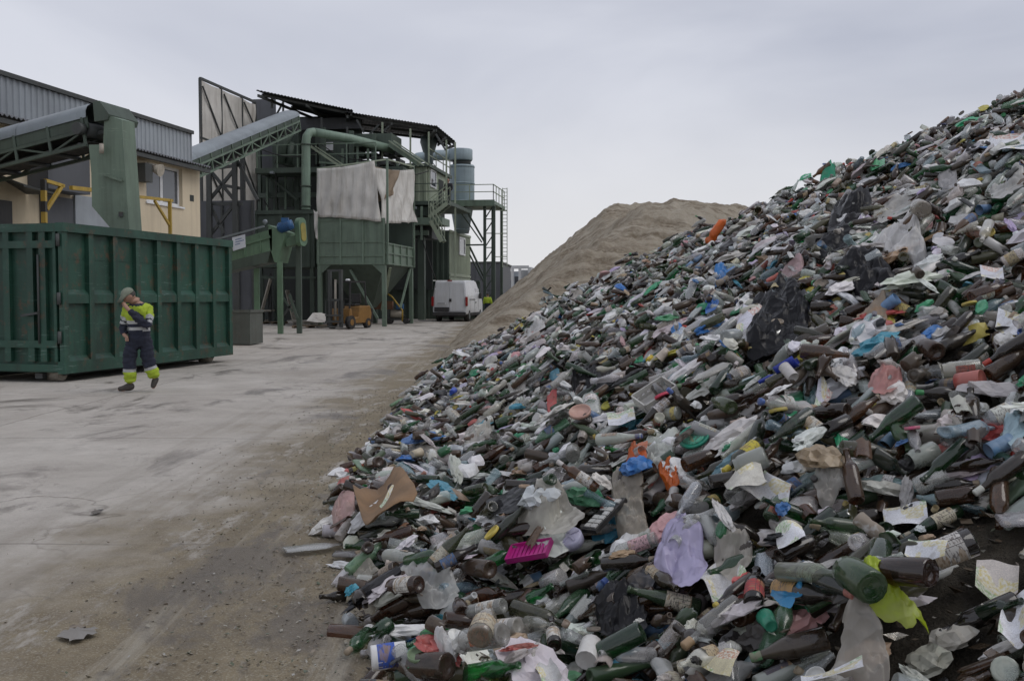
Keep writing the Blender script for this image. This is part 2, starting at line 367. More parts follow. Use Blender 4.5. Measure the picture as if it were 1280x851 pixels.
def concrete_mat():
    m = bpy.data.materials.new('yard_concrete'); t = nodes(m)
    pos = N(t, 'ShaderNodeNewGeometry').outputs['Position']; sep = N(t, 'ShaderNodeSeparateXYZ', {0: pos})
    big = tnoise(t, pos, .35, 6, .62, .4); mid = tnoise(t, pos, 1.6, 8, .7); fine = tnoise(t, pos, 26, 6, .7); vf = tnoise(t, pos, 90, 3, .6)
    c = mixc(t, ramp(t, big, .34, .66), (.385, .35, .305), (.545, .51, .46))
    c = mixc(t, N(t, 'ShaderNodeMath', {0: ramp(t, mid, .42, .75), 1: .55}, operation='MULTIPLY').outputs[0], c, (.255, .23, .20))
    c = mixc(t, N(t, 'ShaderNodeMath', {0: ramp(t, fine, .40, .72), 1: .40}, operation='MULTIPLY').outputs[0], c, (.52, .485, .435))
    c = mixc(t, N(t, 'ShaderNodeMath', {0: ramp(t, vf, .56, .70), 1: .35}, operation='MULTIPLY').outputs[0], c, (.12, .11, .10))
    # trodden mud and glass grit that washed off the heap: a band along its toe, widening towards the viewer
    ed = N(t, 'ShaderNodeMapRange', {0: sep.outputs[1], 1: 3.0, 2: 16.0, 3: -2.25, 4: -2.5}).outputs[0]
    dx = N(t, 'ShaderNodeMath', {0: sep.outputs[0], 1: ed}, operation='SUBTRACT').outputs[0]
    wob = N(t, 'ShaderNodeMath', {0: tnoise(t, pos, .55, 6, .68), 1: 3.6}, operation='MULTIPLY').outputs[0]
    band = N(t, 'ShaderNodeMath', {0: dx, 1: wob}, operation='ADD').outputs[0]
    bf = N(t, 'ShaderNodeMapRange', {0: band, 1: .95, 2: 2.35}, interpolation_type='SMOOTHSTEP').outputs[0]
    mudp = mixc(t, ramp(t, tnoise(t, pos, 3.2, 8, .75), .35, .68), (.135, .102, .058), (.255, .208, .13))
    mudp = mixc(t, N(t, 'ShaderNodeMath', {0: ramp(t, vf, .52, .66), 1: .6}, operation='MULTIPLY').outputs[0], mudp, (.40, .375, .30))
    # scraped pale patches where the concrete shows through the mud
    sc = ramp(t, tnoise(t, N(t, 'ShaderNodeMapping', {0: pos, 'Scale': (1.6, .55, 1)}).outputs[0], 1.7, 10, .78), .535, .60)
    bf2 = N(t, 'ShaderNodeMath', {0: bf, 1: N(t, 'ShaderNodeMath', {0: 1.0, 1: N(t, 'ShaderNodeMath', {0: sc, 1: .72}, operation='MULTIPLY').outputs[0]}, operation='SUBTRACT').outputs[0]}, operation='MULTIPLY').outputs[0]
    bf3 = N(t, 'ShaderNodeMath', {0: bf2, 1: N(t, 'ShaderNodeMapRange', {0: dx, 1: .6, 2: 1.7}, interpolation_type='SMOOTHSTEP').outputs[0]}, operation='MAXIMUM').outputs[0]
    c = mixc(t, N(t, 'ShaderNodeMath', {0: bf3, 1: .93}, operation='MULTIPLY').outputs[0], c, mudp)
    # tyre tracks: long scuffed runs along the heap
    tv = N(t, 'ShaderNodeMapping', {0: pos, 'Rotation': (0, 0, R(-7)), 'Scale': (2.6, .10, 1)}).outputs[0]
    tk = ramp(t, tnoise(t, tv, 1.0, 5, .6, .25), .50, .60)
    tk = N(t, 'ShaderNodeMath', {0: tk, 1: N(t, 'ShaderNodeMapRange', {0: dx, 1: -2.2, 2: .4, 3: .0, 4: .38}).outputs[0]}, operation='MULTIPLY').outputs[0]
    c = mixc(t, tk, c, (.155, .130, .092))
    tv2 = N(t, 'ShaderNodeMapping', {0: pos, 'Rotation': (0, 0, R(-10)), 'Location': (4, 2, 0), 'Scale': (3.4, .14, 1)}).outputs[0]
    tk2 = N(t, 'ShaderNodeMath', {0: ramp(t, tnoise(t, tv2, 1.0, 6, .7, .3), .55, .64), 1: .55}, operation='MULTIPLY').outputs[0]
    c = mixc(t, N(t, 'ShaderNodeMath', {0: tk2, 1: bf}, operation='MULTIPLY').outputs[0], c, (.40, .37, .31))
    # hairline cracks
    ck = N(t, 'ShaderNodeTexVoronoi', {'Vector': N(t, 'ShaderNodeVectorMath', {0: pos, 1: N(t, 'ShaderNodeVectorMath', {0: N(t, 'ShaderNodeTexNoise', {'Vector': pos, 'Scale': 1.3, 'Detail': 6.0}).outputs['Color'], 'Scale': .9}, operation='SCALE').outputs[0]}, operation='ADD').outputs[0], 'Scale': .30}, feature='DISTANCE_TO_EDGE').outputs['Distance']
    ckf = N(t, 'ShaderNodeMath', {0: ramp(t, ck, .0015, .005, (1, 1, 1), (0, 0, 0)), 1: N(t, 'ShaderNodeMath', {0: ramp(t, big, .45, .6), 1: .6}, operation='MULTIPLY').outputs[0]}, operation='MULTIPLY').outputs[0]
    c = mixc(t, ckf, c, (.10, .085, .07))
    # damp stains with shapes of their own
    stain = ramp(t, tnoise(t, N(t, 'ShaderNodeMapping', {0: pos, 'Scale': (.9, .42, 1), 'Location': (3.1, 1.7, 0)}).outputs[0], .8, 9, .7, .6), .545, .62)
    sf = N(t, 'ShaderNodeMath', {0: stain, 1: .70}, operation='MULTIPLY').outputs[0]
    c = mixc(t, sf, c, (.115, .096, .078))
    # casting joints between the bays
    jb = N(t, 'ShaderNodeTexBrick', {'Vector': N(t, 'ShaderNodeMapping', {0: N(t, 'ShaderNodeVectorMath', {0: pos, 1: N(t, 'ShaderNodeVectorMath', {0: N(t, 'ShaderNodeTexNoise', {'Vector': pos, 'Scale': 2.5}).outputs['Color'], 'Scale': .05}, operation='SCALE').outputs[0]}, operation='ADD').outputs[0], 'Location': (1.2, 3.1, 0)}).outputs[0], 'Scale': 1.0, 'Mortar Size': .012, 'Mortar Smooth': .3, 'Brick Width': 5.0, 'Row Height': 4.7, 'Color1': (1, 1, 1, 1), 'Color2': (1, 1, 1, 1), 'Mortar': (0, 0, 0, 1)}, offset=0.0)
    jm = N(t, 'ShaderNodeMath', {0: N(t, 'ShaderNodeMath', {0: jb.outputs['Fac'], 1: .6}, operation='MULTIPLY').outputs[0], 1: N(t, 'ShaderNodeMath', {0: 1.0, 1: bf3}, operation='SUBTRACT').outputs[0]}, operation='MULTIPLY').outputs[0]
    c = mixc(t, jm, c, (.09, .08, .07))
    b = N(t, 'ShaderNodeBsdfPrincipled', {'Base Color': c, 'Specular IOR Level': .35})
    t.links.new(N(t, 'ShaderNodeMapRange', {0: sf, 2: .6, 3: .85, 4: .42}).outputs[0], b.inputs['Roughness'])
    hgt = N(t, 'ShaderNodeMath', {0: N(t, 'ShaderNodeMath', {0: fine, 1: vf}, operation='ADD').outputs[0], 1: N(t, 'ShaderNodeMath', {0: mid, 1: N(t, 'ShaderNodeMath', {0: bf3, 1: .9}, operation='MULTIPLY').outputs[0]}, operation='ADD').outputs[0]}, operation='ADD').outputs[0]
    t.links.new(N(t, 'ShaderNodeBump', {'Strength': .55, 'Distance': .02, 'Height': hgt}).outputs[0], b.inputs['Normal'])
    o = N(t, 'ShaderNodeOutputMaterial'); t.links.new(b.outputs[0], o.inputs[0]); return m
def grain_mat(name, cols, scale=1.0, bump=.8, streak=False):
    m = bpy.data.materials.new(name); t = nodes(m)
    pos = N(t, 'ShaderNodeNewGeometry').outputs['Position']
    a = tnoise(t, pos, .5 * scale, 7, .65, .4); b_ = tnoise(t, pos, 9 * scale, 8, .75); f = tnoise(t, pos, 55 * scale, 3, .6)
    c = mixc(t, ramp(t, a, .36, .64), cols[0], cols[1])
    if streak:   # runs of loose grains down the slope
        sv = N(t, 'ShaderNodeMapping', {0: pos, 'Rotation': (0, 0, R(20)), 'Scale': (.6, 3.2, .6)}).outputs[0]
        c = mixc(t, ramp(t, tnoise(t, sv, 1.0, 6, .7), .45, .62), c, cols[3])
    c = mixc(t, N(t, 'ShaderNodeMath', {0: ramp(t, b_, .45, .7), 1: .6}, operation='MULTIPLY').outputs[0], c, cols[2])
    c = mixc(t, N(t, 'ShaderNodeMath', {0: ramp(t, f, .55, .68), 1: .5}, operation='MULTIPLY').outputs[0], c, tuple(x * .4 for x in cols[0]))
    s = N(t, 'ShaderNodeBsdfPrincipled', {'Base Color': c, 'Roughness': .9, 'Specular IOR Level': .25})
    h = N(t, 'ShaderNodeMath', {0: b_, 1: f}, operation='ADD').outputs[0]
    t.links.new(N(t, 'ShaderNodeBump', {'Strength': bump, 'Distance': .07, 'Height': h}).outputs[0], s.inputs['Normal'])
    o = N(t, 'ShaderNodeOutputMaterial'); t.links.new(s.outputs[0], o.inputs[0]); return m

# the yard: one sheet to the horizon, finely gridded near the viewer so that it can be uneven
xs = np.concatenate([np.linspace(-900, -45, 14), np.linspace(-40, -12.2, 36), np.linspace(-12, 9, 330), np.linspace(9.5, 40, 36), np.linspace(46, 900, 14)])
ys = np.concatenate([np.linspace(-300, -8, 10), np.linspace(-6, 22, 300), np.linspace(22.3, 70, 150), np.linspace(73, 160, 24), np.linspace(180, 1500, 14)])
X, Y = np.meshgrid(xs, ys)
fade = np.clip((70 - np.hypot(X, Y)) / 40, 0, 1)
mudw = np.clip((X - np.interp(Y, [2, 16], [-2.6, -2.6])) / 1.2, 0, 1)
Zg = (fbm(X, Y, 3, 4, scale=.6) * .03 + fbm(X, Y, 4, 4, scale=4) * (.006 + .03 * mudw)) * fade - .008
yard = grid_mesh('yard_ground', X, Y, Zg, concrete_mat()); tag(yard, kind='structure', label='worn pale concrete yard with muddy grit along the heap')

# sand heap (crushed glass), behind the bottle heap
sx_ = np.arange(-5.0, 16, .10); sy_ = np.arange(24, 68, .14); X, Y = np.meshgrid(sx_, sy_)
Zs = sand_h(X, Y)
up = np.clip(Zs, 0, 2) / 2
rill = np.abs(fbm(X * .35 + Y * .1, Y * 1.3, 21, 4, scale=1.0)) * -.55 + .1
Zs = Zs + up * (fbm(X, Y, 8, 5, scale=.35) * .75 + fbm(X, Y, 9, 4, scale=1.6) * .34 + rill * 1.1) + fbm(X, Y, 10, 3, scale=5) * .16 + np.clip(fbm(X, Y, 11, 2, scale=1.9) - .10, 0, 1) * .3
Zs = np.maximum(Zs, -.25)
sand = grid_mesh('sand_heap', X, Y, Zs, grain_mat('crushed_glass_sand', [(.345, .29, .215), (.48, .425, .34), (.56, .51, .42), (.205, .16, .11)], .8, .9, True))
tag(sand, 'tall brown heap of crushed glass sand behind the bottle heap', 'sand heap')
# ================================================================== THE BOTTLE HEAP
heap_core_mat = grain_mat('heap_fines', [(.045, .037, .027), (.085, .072, .053), (.14, .125, .10)], 1.6, 1.0)  # earthy fines, darkened further to paint in the shade of the gaps
GX0, GX1, GY0, GY1, G = -3.4, 8.6, .2, 25.4, .02
gx = np.arange(GX0, GX1, G); gy = np.arange(GY0, GY1, G); HX, HY = np.meshgrid(gx, gy)
base_h = heap_h(HX, HY)
lump = fbm(HX, HY, 31, 4, scale=.8) * .34 + fbm(HX, HY, 32, 3, scale=3.0) * .10
inside = np.clip((base_h + .1) / .5, 0, 1)
Hm = np.maximum(base_h - np.interp(HY, [1.5, 3, 5, 8, 11, 14, 18], [.46, .39, .31, .28, .27, .15, .10]) * np.clip(base_h / .4, 0, 1) - .02 + lump * inside, 0.0)
Hcore = Hm.copy()
# heap core (fines under the bottles), a coarser sheet of the same form carried on behind the viewer and the crest
cx_ = np.arange(-3.0, 12, .07); cy_ = np.arange(-3, 26, .07); X, Y = np.meshgrid(cx_, cy_)
bh = heap_h(X, Y); Zc = bh - .05 - np.interp(Y, [1.5, 3, 5, 8, 11, 14, 18], [.46, .39, .31, .28, .27, .15, .10]) * np.clip(bh / .4, 0, 1) + (fbm(X, Y, 31, 4, scale=.8) * .34 + fbm(X, Y, 32, 3, scale=3.0) * .10) * np.clip((bh + .1) / .5, 0, 1) + fbm(X, Y, 33, 3, scale=9) * .03
Zc = np.where(bh < -.12, np.maximum(Zc, -.12), Zc); Zc = np.maximum(Zc, -.15)
core = grid_mesh('waste_heap_core', X, Y, Zc, heap_core_mat)
tag(core, 'dark earthy fines that the bottle heap is banked on', kind='structure')

def hidx(x, y):
    ix = np.clip(((np.asarray(x) - GX0) / G).astype(int), 0, Hm.shape[1] - 1); iy = np.clip(((np.asarray(y) - GY0) / G).astype(int), 0, Hm.shape[0] - 1)
    return iy, ix
# ---------------------------------------------------------------- litter templates; axis along local X, base at -L/2, mouth at +L/2
def rev(prof, n, mis, jag=None, squash=None, seed=0):
    """surface of revolution about X; prof [(x, r)], both ends closed by a fan; mis = slot per band"""
    r_ = random.Random(seed); V = []; Q = []; Tn = []; qm = []; tm = []
    for i, (x, r) in enumerate(prof):
        for k in range(n):
            t = 2 * math.pi * k / n; xx = x
            if jag and i in jag: xx = x + jag[i] * (r_.random() - .5) * 2
            y, z = r * math.cos(t), r * math.sin(t)
            if squash:
                q = squash(x, t); y *= q[0]; z *= q[1]
            V.append((xx, y, z))
    for i in range(len(prof) - 1):
        for k in range(n):
            Q.append((i * n + k, (i + 1) * n + k, (i + 1) * n + (k + 1) % n, i * n + (k + 1) % n)); qm.append(mis[i])
    a = len(V); V.append((prof[0][0] + .004, 0, 0)); V.append((prof[-1][0], 0, 0))
    for k in range(n):
        Tn.append((a, k, (k + 1) % n)); tm.append(mis[0])
        Tn.append((a + 1, (len(prof) - 1) * n + (k + 1) % n, (len(prof) - 1) * n + k)); tm.append(mis[-1])
    return V, Q, Tn, qm, tm
TPL = {}
def template(name, L, Rr, shape, hi=14, lo=7, slots=('body',), **kw):
    """shape(L, R) -> list of (x, r, slot) from base to mouth"""
    out = {}
    for lod, n in (('hi', hi), ('lo', lo)):
        pr = shape(L, Rr, lod)
        prof = [(x - L / 2, r) for x, r, s in pr]; mis = [s for x, r, s in pr][:-1]
        V, Q, Tn, qm, tm = rev(prof, n, mis, **kw)
        out[lod] = (np.array(V, float), np.array(Q, np.int32), np.array(Tn, np.int32), np.array(qm), np.array(tm))
    xs_ = np.array([p[0] for p in prof]); rs_ = np.array([p[1] for p in prof]); o = np.argsort(xs_, kind='stable')
    ts = np.linspace(-L / 2 * .96, L / 2 * .96, 7)
    TPL[name] = dict(mesh=out, L=L, R=Rr, ts=ts, rs=np.maximum(np.interp(ts, xs_[o], rs_[o]), Rr * .3))
B, LB, CP = 0, 1, 2
def wine(L, Rr, lod):
    p = [(.010, Rr * .5, B), (0, Rr * .82, B), (.006, Rr, B), (.60 * L, Rr, B), (.655 * L, Rr * .93, B), (.70 * L, Rr * .70, B), (.75 * L, Rr * .46, B), (.80 * L, Rr * .385, B), (.955 * L, Rr * .36, B), (.957 * L, Rr * .43, B), (.995 * L, Rr * .42, B), (L, Rr * .3, B), (.95 * L, Rr * .27, B)]
    return p if lod == 'hi' else [p[i] for i in (1, 3, 5, 7, 10, 11)]
def champ(L, Rr, lod):
    p = [(.014, Rr * .5, B), (0, Rr * .85, B), (.008, Rr, B), (.46 * L, Rr, B), (.56 * L, Rr * .93, B), (.66 * L, Rr * .72, B), (.76 * L, Rr * .48, B), (.86 * L, Rr * .36, B), (.93 * L, Rr * .33, B), (.935 * L, Rr * .40, B), (.99 * L, Rr * .38, B), (L, Rr * .28, B), (.95 * L, Rr * .25, B)]
    return p if lod == 'hi' else [p[i] for i in (1, 3, 5, 7, 10, 11)]
def beer(L, Rr, lod):
    p = [(.006, Rr * .6, B), (0, Rr * .85, B), (.006, Rr, B), (.56 * L, Rr, B), (.64 * L, Rr * .85, B), (.72 * L, Rr * .58, B), (.82 * L, Rr * .46, B), (.955 * L, Rr * .42, B), (.96 * L, Rr * .5, B), (.99 * L, Rr * .48, B), (L, Rr * .36, B), (.96 * L, Rr * .32, B)]
    return p if lod == 'hi' else [p[i] for i in (1, 3, 5, 7, 9, 10)]
def liquor(L, Rr, lod):
    p = [(.008, Rr * .6, B), (0, Rr * .9, B), (.005, Rr, B), (.62 * L, Rr, B), (.66 * L, Rr * .94, B), (.70 * L, Rr * .66, B), (.735 * L, Rr * .40, B), (.93 * L, Rr * .36, B), (.935 * L, Rr * .46, B), (.995 * L, Rr * .45, B), (L, Rr * .33, B), (.95 * L, Rr * .3, B)]
    return p if lod == 'hi' else [p[i] for i in (1, 3, 5, 6, 9, 10)]
def jar(L, Rr, lod):
    p = [(.006, Rr * .6, B), (0, Rr * .88, B), (.006, Rr, B), (.78 * L, Rr, B), (.86 * L, Rr * .92, B), (.89 * L, Rr * .82, B), (.985 * L, Rr * .82, B), (L, Rr * .79, B), (.985 * L, Rr * .74, B), (.85 * L, Rr * .78, B), (.75 * L, Rr * .93, B), (.05 * L, Rr * .92, B), (.03 * L, Rr * .5, B)]
    return p if lod == 'hi' else [p[i] for i in (1, 3, 5, 7, 10, 11)]
def tin(L, Rr, lod):
    p = [(.003, Rr * .9, B), (0, Rr * .97, B), (.003, Rr, B), (.3 * L, Rr, B), (.33 * L, Rr * .975, B), (.36 * L, Rr, B), (.5 * L, Rr * .975, B), (.64 * L, Rr, B), (.67 * L, Rr * .975, B), (.7 * L, Rr, B), (L, Rr, B), (L * .995, Rr * .95, B), (.06 * L, Rr * .94, B)]
    return p if lod == 'hi' else [p[i] for i in (1, 3, 10, 11, 12)]
def can(L, Rr, lod):
    p = [(.006, Rr * .6, B), (0, Rr * .75, B), (.008, Rr, B), (.3 * L, Rr, B), (.45 * L, Rr * .9, B), (.6 * L, Rr, B), (.88 * L, Rr, B), (.96 * L, Rr * .82, B), (L, Rr * .84, B), (.985 * L, Rr * .76, B), (.98 * L, Rr * .2, B)]
    return p if lod == 'hi' else [p[i] for i in (1, 2, 5, 6, 8, 10)]
def pet(L, Rr, lod):
    p = [(.012, Rr * .4, B), (0, Rr * .72, B), (.012, Rr * .95, B), (.10 * L, Rr, B), (.2 * L, Rr * .93, B), (.25 * L, Rr, B), (.33 * L, Rr * .93, B), (.38 * L, Rr, B), (.60 * L, Rr, B), (.68 * L, Rr * .97, B), (.78 * L, Rr * .75, B), (.87 * L, Rr * .42, B), (.91 * L, Rr * .31, B), (.915 * L, Rr * .38, B), (.93 * L, Rr * .34, B), (1.0 * L, Rr * .34, B), (L * .99, Rr * .25, B)]
    return p if lod == 'hi' else [p[i] for i in (1, 3, 8, 10, 12, 15, 16)]
def broken_base(L, Rr, lod):
    p = [(.010, Rr * .5, B), (0, Rr * .82, B), (.006, Rr, B), (.5 * L, Rr, B), (L, Rr, B), (.97 * L, Rr * .92, B), (.06 * L, Rr * .9, B)]
    return p if lod == 'hi' else [p[i] for i in (1, 3, 4, 6)]
def hock(L, Rr, lod):
    p = [(.008, Rr * .5, B), (0, Rr * .85, B), (.006, Rr, B), (.36 * L, Rr, B), (.48 * L, Rr * .93, B), (.60 * L, Rr * .74, B), (.72 * L, Rr * .52, B), (.84 * L, Rr * .40, B), (.95 * L, Rr * .37, B), (.955 * L, Rr * .46, B), (.995 * L, Rr * .45, B), (L, Rr * .32, B), (.96 * L, Rr * .28, B)]
    return p if lod == 'hi' else [p[i] for i in (1, 3, 5, 7, 10, 11)]
def flask(L, Rr, lod):
    p = [(.008, Rr * .6, B), (0, Rr * .9, B), (.008, Rr, B), (.15 * L, Rr * 1.04, B), (.50 * L, Rr, B), (.60 * L, Rr * .86, B), (.68 * L, Rr * .48, B), (.74 * L, Rr * .30, B), (.92 * L, Rr * .28, B), (.925 * L, Rr * .36, B), (.995 * L, Rr * .35, B), (L, Rr * .26, B), (.95 * L, Rr * .22, B)]
    return p if lod == 'hi' else [p[i] for i in (1, 4, 5, 6, 9, 11)]
def neckp(L, Rr, lod):
    p = [(.10 * L, Rr * .85, B), (0, Rr * .94, B), (.02 * L, Rr, B), (.22 * L, Rr * .93, B), (.36 * L, Rr * .68, B), (.5 * L, Rr * .45, B), (.62 * L, Rr * .39, B), (.93 * L, Rr * .36, B), (.935 * L, Rr * .44, B), (.99 * L, Rr * .42, B), (L, Rr * .3, B), (.9 * L, Rr * .27, B)]
    return p if lod == 'hi' else [p[i] for i in (1, 3, 5, 7, 9, 10)]
def lidp(L, Rr, lod):
    p = [(L * .2, Rr * .7, B), (0, Rr * .94, B), (.002, Rr, B), (L, Rr, B), (L * .95, Rr * .92, B), (L * .35, Rr * .9, B)]
    return p if lod == 'hi' else [p[i] for i in (1, 3, 5)]
def cup(L, Rr, lod):
    p = [(.004, Rr * .5, B), (0, Rr * .72, B), (.5 * L, Rr * .86, B), (.97 * L, Rr * .98, B), (L, Rr * 1.05, B), (.98 * L, Rr * .93, B), (.1 * L, Rr * .7, B)]
    return p if lod == 'hi' else [p[i] for i in (1, 3, 5, 6)]
def sq1(x, t): return (1.0 + .10 * math.sin(x * 31 + 1), .62 + .22 * math.sin(x * 22) + .10 * math.sin(3 * t + x * 40))
def sq2(x, t): return (.86 + .10 * math.sin(x * 40 + 2 * t), .90 + .10 * math.sin(x * 36 + 2 + t))
def sq3(x, t): return (1.12, .40 + .12 * math.sin(x * 30 + 2 * t))
template('wine', .28, .0355, wine); template('champ', .285, .041, champ); template('litre', .295, .043, wine)
template('beer', .232, .0305, beer); template('stubby', .185, .031, beer); template('liquor', .262, .036, liquor)
template('jar', .125, .041, jar); template('bigjar', .165, .05, jar); template('tin', .11, .038, tin); template('can', .118, .033, can, squash=sq2, seed=2)
template('pet', .30, .044, pet, squash=sq2, seed=1); template('petcrush', .29, .046, pet, squash=sq1, seed=4); template('petflat', .30, .050, pet, squash=sq3, seed=5)
template('broken', .15, .038, broken_base, jag={4: .035, 5: .03}, seed=7); template('broken2', .10, .044, broken_base, jag={4: .03, 5: .025}, seed=8)
template('hock', .305, .036, hock); template('flask', .20, .043, flask, squash=lambda x, t: (1.15, .72), seed=3); template('neck', .16, .038, neckp, jag={0: .02, 1: .03, 2: .02}, seed=9)
template('lid', .014, .036, lidp); template('cap', .028, .016, lidp, hi=10, lo=6); template('cup', .10, .040, cup)
def crumple_t(name, seed, sx, sy, sz):
    out = {}
    for lod, sub in (('hi', 3), ('lo', 2)):
        bm = bmesh.new(); bmesh.ops.create_icosphere(bm, subdivisions=sub, radius=1)
        for v in bm.verts:
            p = v.co.copy(); q = p + Vector((seed * 7.1, seed * 3.3, 0))
            n1 = 1 - 2 * abs(mnoise.noise(q * 1.5)); n2 = 1 - 2 * abs(mnoise.noise(q * 3.4)); n3 = mnoise.noise(q * .8)
            k = .60 + .34 * n1 + .26 * n2 + .38 * n3
            v.co = Vector((p.x * sx * k, p.y * sy * k, (p.z if p.z > -.15 else -.15) * sz * (k + .2 * n2)))
        bm.verts.index_update()
        V = np.array([v.co[:] for v in bm.verts]); Tn = np.array([[v.index for v in f.verts] for f in bm.faces], np.int32); bm.free()
        out[lod] = (V, np.zeros((0, 4), np.int32), Tn, np.zeros(0, int), np.zeros(len(Tn), int))
    ts = np.linspace(-sx * .8, sx * .8, 7)
    TPL[name] = dict(mesh=out, L=2 * sx, R=sz * .5, ts=ts, rs=np.full(7, sz * .35), wid=sy)
crumple_t('film0', 1, .10, .08, .05); crumple_t('film1', 2, .13, .08, .045); crumple_t('film2', 3, .09, .09, .06)
crumple_t('film3', 4, .16, .10, .05); crumple_t('film4', 5, .07, .05, .035); crumple_t('film5', 6, .12, .05, .04)

def patch_t(name, Rr, ang, ln, seed):
    """curved piece of a broken bottle wall with a ragged outline"""
    r_ = random.Random(seed); n = 6; V = []; 
    for i in range(4):
        for k in range(n + 1):
            t = ang * (k / n - .5) * (1 + .25 * (r_.random() - .5)); x = ln * (i / 3 - .5) * (1 + .5 * (r_.random() - .5)); V.append((x, Rr * math.sin(t), Rr * (math.cos(t) - 1) + .01))
    m = n + 1; o = 4 * m; V2 = [(x, y * .96, z - .004) for x, y, z in V]
    Q = [(i * m + k, (i + 1) * m + k, (i + 1) * m + k + 1, i * m + k + 1) for i in range(3) for k in range(n)]; Q += [tuple(q + o for q in f[::-1]) for f in Q]
    me = (np.array(V + V2), np.array(Q, np.int32), np.zeros((0, 3), np.int32), np.zeros(len(Q), int), np.zeros(0, int))
    TPL[name] = dict(mesh=dict(hi=me, lo=me), L=ln, R=.012, ts=np.linspace(-ln * .45, ln * .45, 7), rs=np.full(7, .010), wid=Rr * .6)
patch_t('shard0', .036, 2.2, .09, 1); patch_t('shard1', .04, 1.6, .12, 2); patch_t('shard2', .034, 2.6, .06, 3)
crumple_t('film6', 8, .20, .045, .03); crumple_t('film7', 9, .06, .055, .04); crumple_t('film8', 10, .15, .12, .03)
# ---------------------------------------------------------------- dropping the litter: every piece comes to rest on what lies below it
P = []       # dict per piece
def settle(tp, x, y, th, sc, sink):
    ts = tp['ts'] * sc; rs = tp['rs'] * sc; c, s = math.cos(th), math.sin(th)
    w = tp.get('wid', tp['R']) * sc * .6
    ax = x + ts * c * .96; ay = y + ts * s * .96
    lx = np.stack([ax - s * w, ax, ax + s * w]); ly = np.stack([ay + c * w, ay, ay - c * w])
    iy, ix = hidx(lx, ly); hs = Hm[iy, ix].max(0)
    b = float((ts * (hs - hs.mean())).sum() / (ts * ts).sum()); b = max(-.62, min(.62, b))
    a = float(np.sort(hs + rs - b * ts)[-2]) - sink * tp['R'] * sc
    return a, b
def stamp(tp, x, y, a, b, th, sc):
    L = tp['L'] * sc; Rr = max(tp['R'], tp.get('wid', 0)) * sc; c, s = math.cos(th), math.sin(th)
    ex = abs(c) * L / 2 + abs(s) * Rr + G; ey = abs(s) * L / 2 + abs(c) * Rr + G
    i0 = max(0, int((x - ex - GX0) / G)); i1 = min(Hm.shape[1], int((x + ex - GX0) / G) + 2); j0 = max(0, int((y - ey - GY0) / G)); j1 = min(Hm.shape[0], int((y + ey - GY0) / G) + 2)
    if i1 <= i0 or j1 <= j0: return
    dx = HX[j0:j1, i0:i1] - x; dy = HY[j0:j1, i0:i1] - y
    t = dx * c + dy * s; l = -dx * s + dy * c
    r = np.interp(t, tp['ts'] * sc, tp['rs'] * sc, left=0, right=0)
    if 'wid' in tp: hgt = np.where((np.abs(l) < tp['wid'] * sc * .8) & (r > 0), tp['R'] * sc * .8, -9)
    else: hgt = np.where(np.abs(l) < r, np.sqrt(np.maximum(r * r - l * l, 0)), -9)
    Hm[j0:j1, i0:i1] = np.maximum(Hm[j0:j1, i0:i1], a + b * t + hgt)
def drop(kind, x, y, th, sc=1.0, col=(.1, .1, .1), sink=.25, cand=1, jit=.06, hand=None, **kw):
    tp = TPL[kind]; best = None
    for k in range(cand):
        xx = x + (random.uniform(-jit, jit) if k else 0); yy = y + (random.uniform(-jit, jit) if k else 0)
        a, b = settle(tp, xx, yy, th, sc, sink)
        bs = float(heap_h(np.array(xx), np.array(yy)))
        if best is None or a - max(bs, 0) < best[0]: best = (a - max(bs, 0), a, b, xx, yy)
    _, a, b, x, y = best
    if hand:
        L_ = tp['L'] * sc / 2; c, s = math.cos(th), math.sin(th)
        b = (max(0, float(heap_h(np.array(x + c * L_), np.array(y + s * L_)))) - max(0, float(heap_h(np.array(x - c * L_), np.array(y - s * L_))))) / (2 * L_)
        ts = tp['ts'] * sc; iy, ix = hidx(x + ts * c, y + ts * s); a = float(np.sort(Hm[iy, ix] + tp['rs'] * sc - b * ts)[-3]) - .3 * tp['R'] * sc
    elif not kind.startswith('film') and random.random() < .55:
        k = random.gauss(0, .20); b += k; a += abs(k) * tp['L'] * sc * .18
    stamp(tp, x, y, a, b, th, sc)
    d = dict(ra=1.0 if kind[:4] in ('film', 'shar') else random.uniform(.84, 1.14), kind=kind, x=x, y=y, z=a, b=b, th=th, sc=sc, col=col, roll=random.uniform(0, 6.28), hand=hand); d.update(kw)
    P.append(d); return d
BROWN = [(.040, .020, .010), (.065, .033, .017), (.022, .014, .010), (.042, .028, .017), (.028, .021, .016), (.095, .050, .024), (.055, .026, .012)]
OLIVE = [(.060, .060, .025), (.075, .075, .040), (.045, .050, .028)]
GREEN = [(.020, .056, .024), (.028, .078, .032), (.014, .032, .018), (.045, .090, .044)]
BRIGHT = [(.022, .11, .042), (.025, .14, .065)]
CLEAR = [(.68, .70, .67), (.75, .76, .73), (.56, .57, .55), (.60, .67, .68), (.70, .67, .60), (.50, .51, .49)]
CAPC = [(.45, .04, .025), (.62, .60, .56), (.42, .33, .06), (.04, .10, .32), (.05, .28, .10), (.30, .22, .14), (.03, .03, .03), (.35, .27, .18), (.30, .24, .18), (.05, .05, .05), (.5, .49, .46)]
FILM = [(.78, .77, .75), (.70, .69, .66), (.60, .58, .54), (.86, .86, .86), (.78, .76, .70), (.56, .54, .50), (.84, .84, .87), (.86, .86, .86)]
FILMC = [(.03, .03, .034), (.03, .03, .034), (.03, .03, .034), (.05, .20, .50), (.08, .33, .45), (.06, .36, .18), (.55, .12, .11), (.58, .50, .10), (.50, .44, .62), (.60, .34, .34), (.42, .30, .20)]
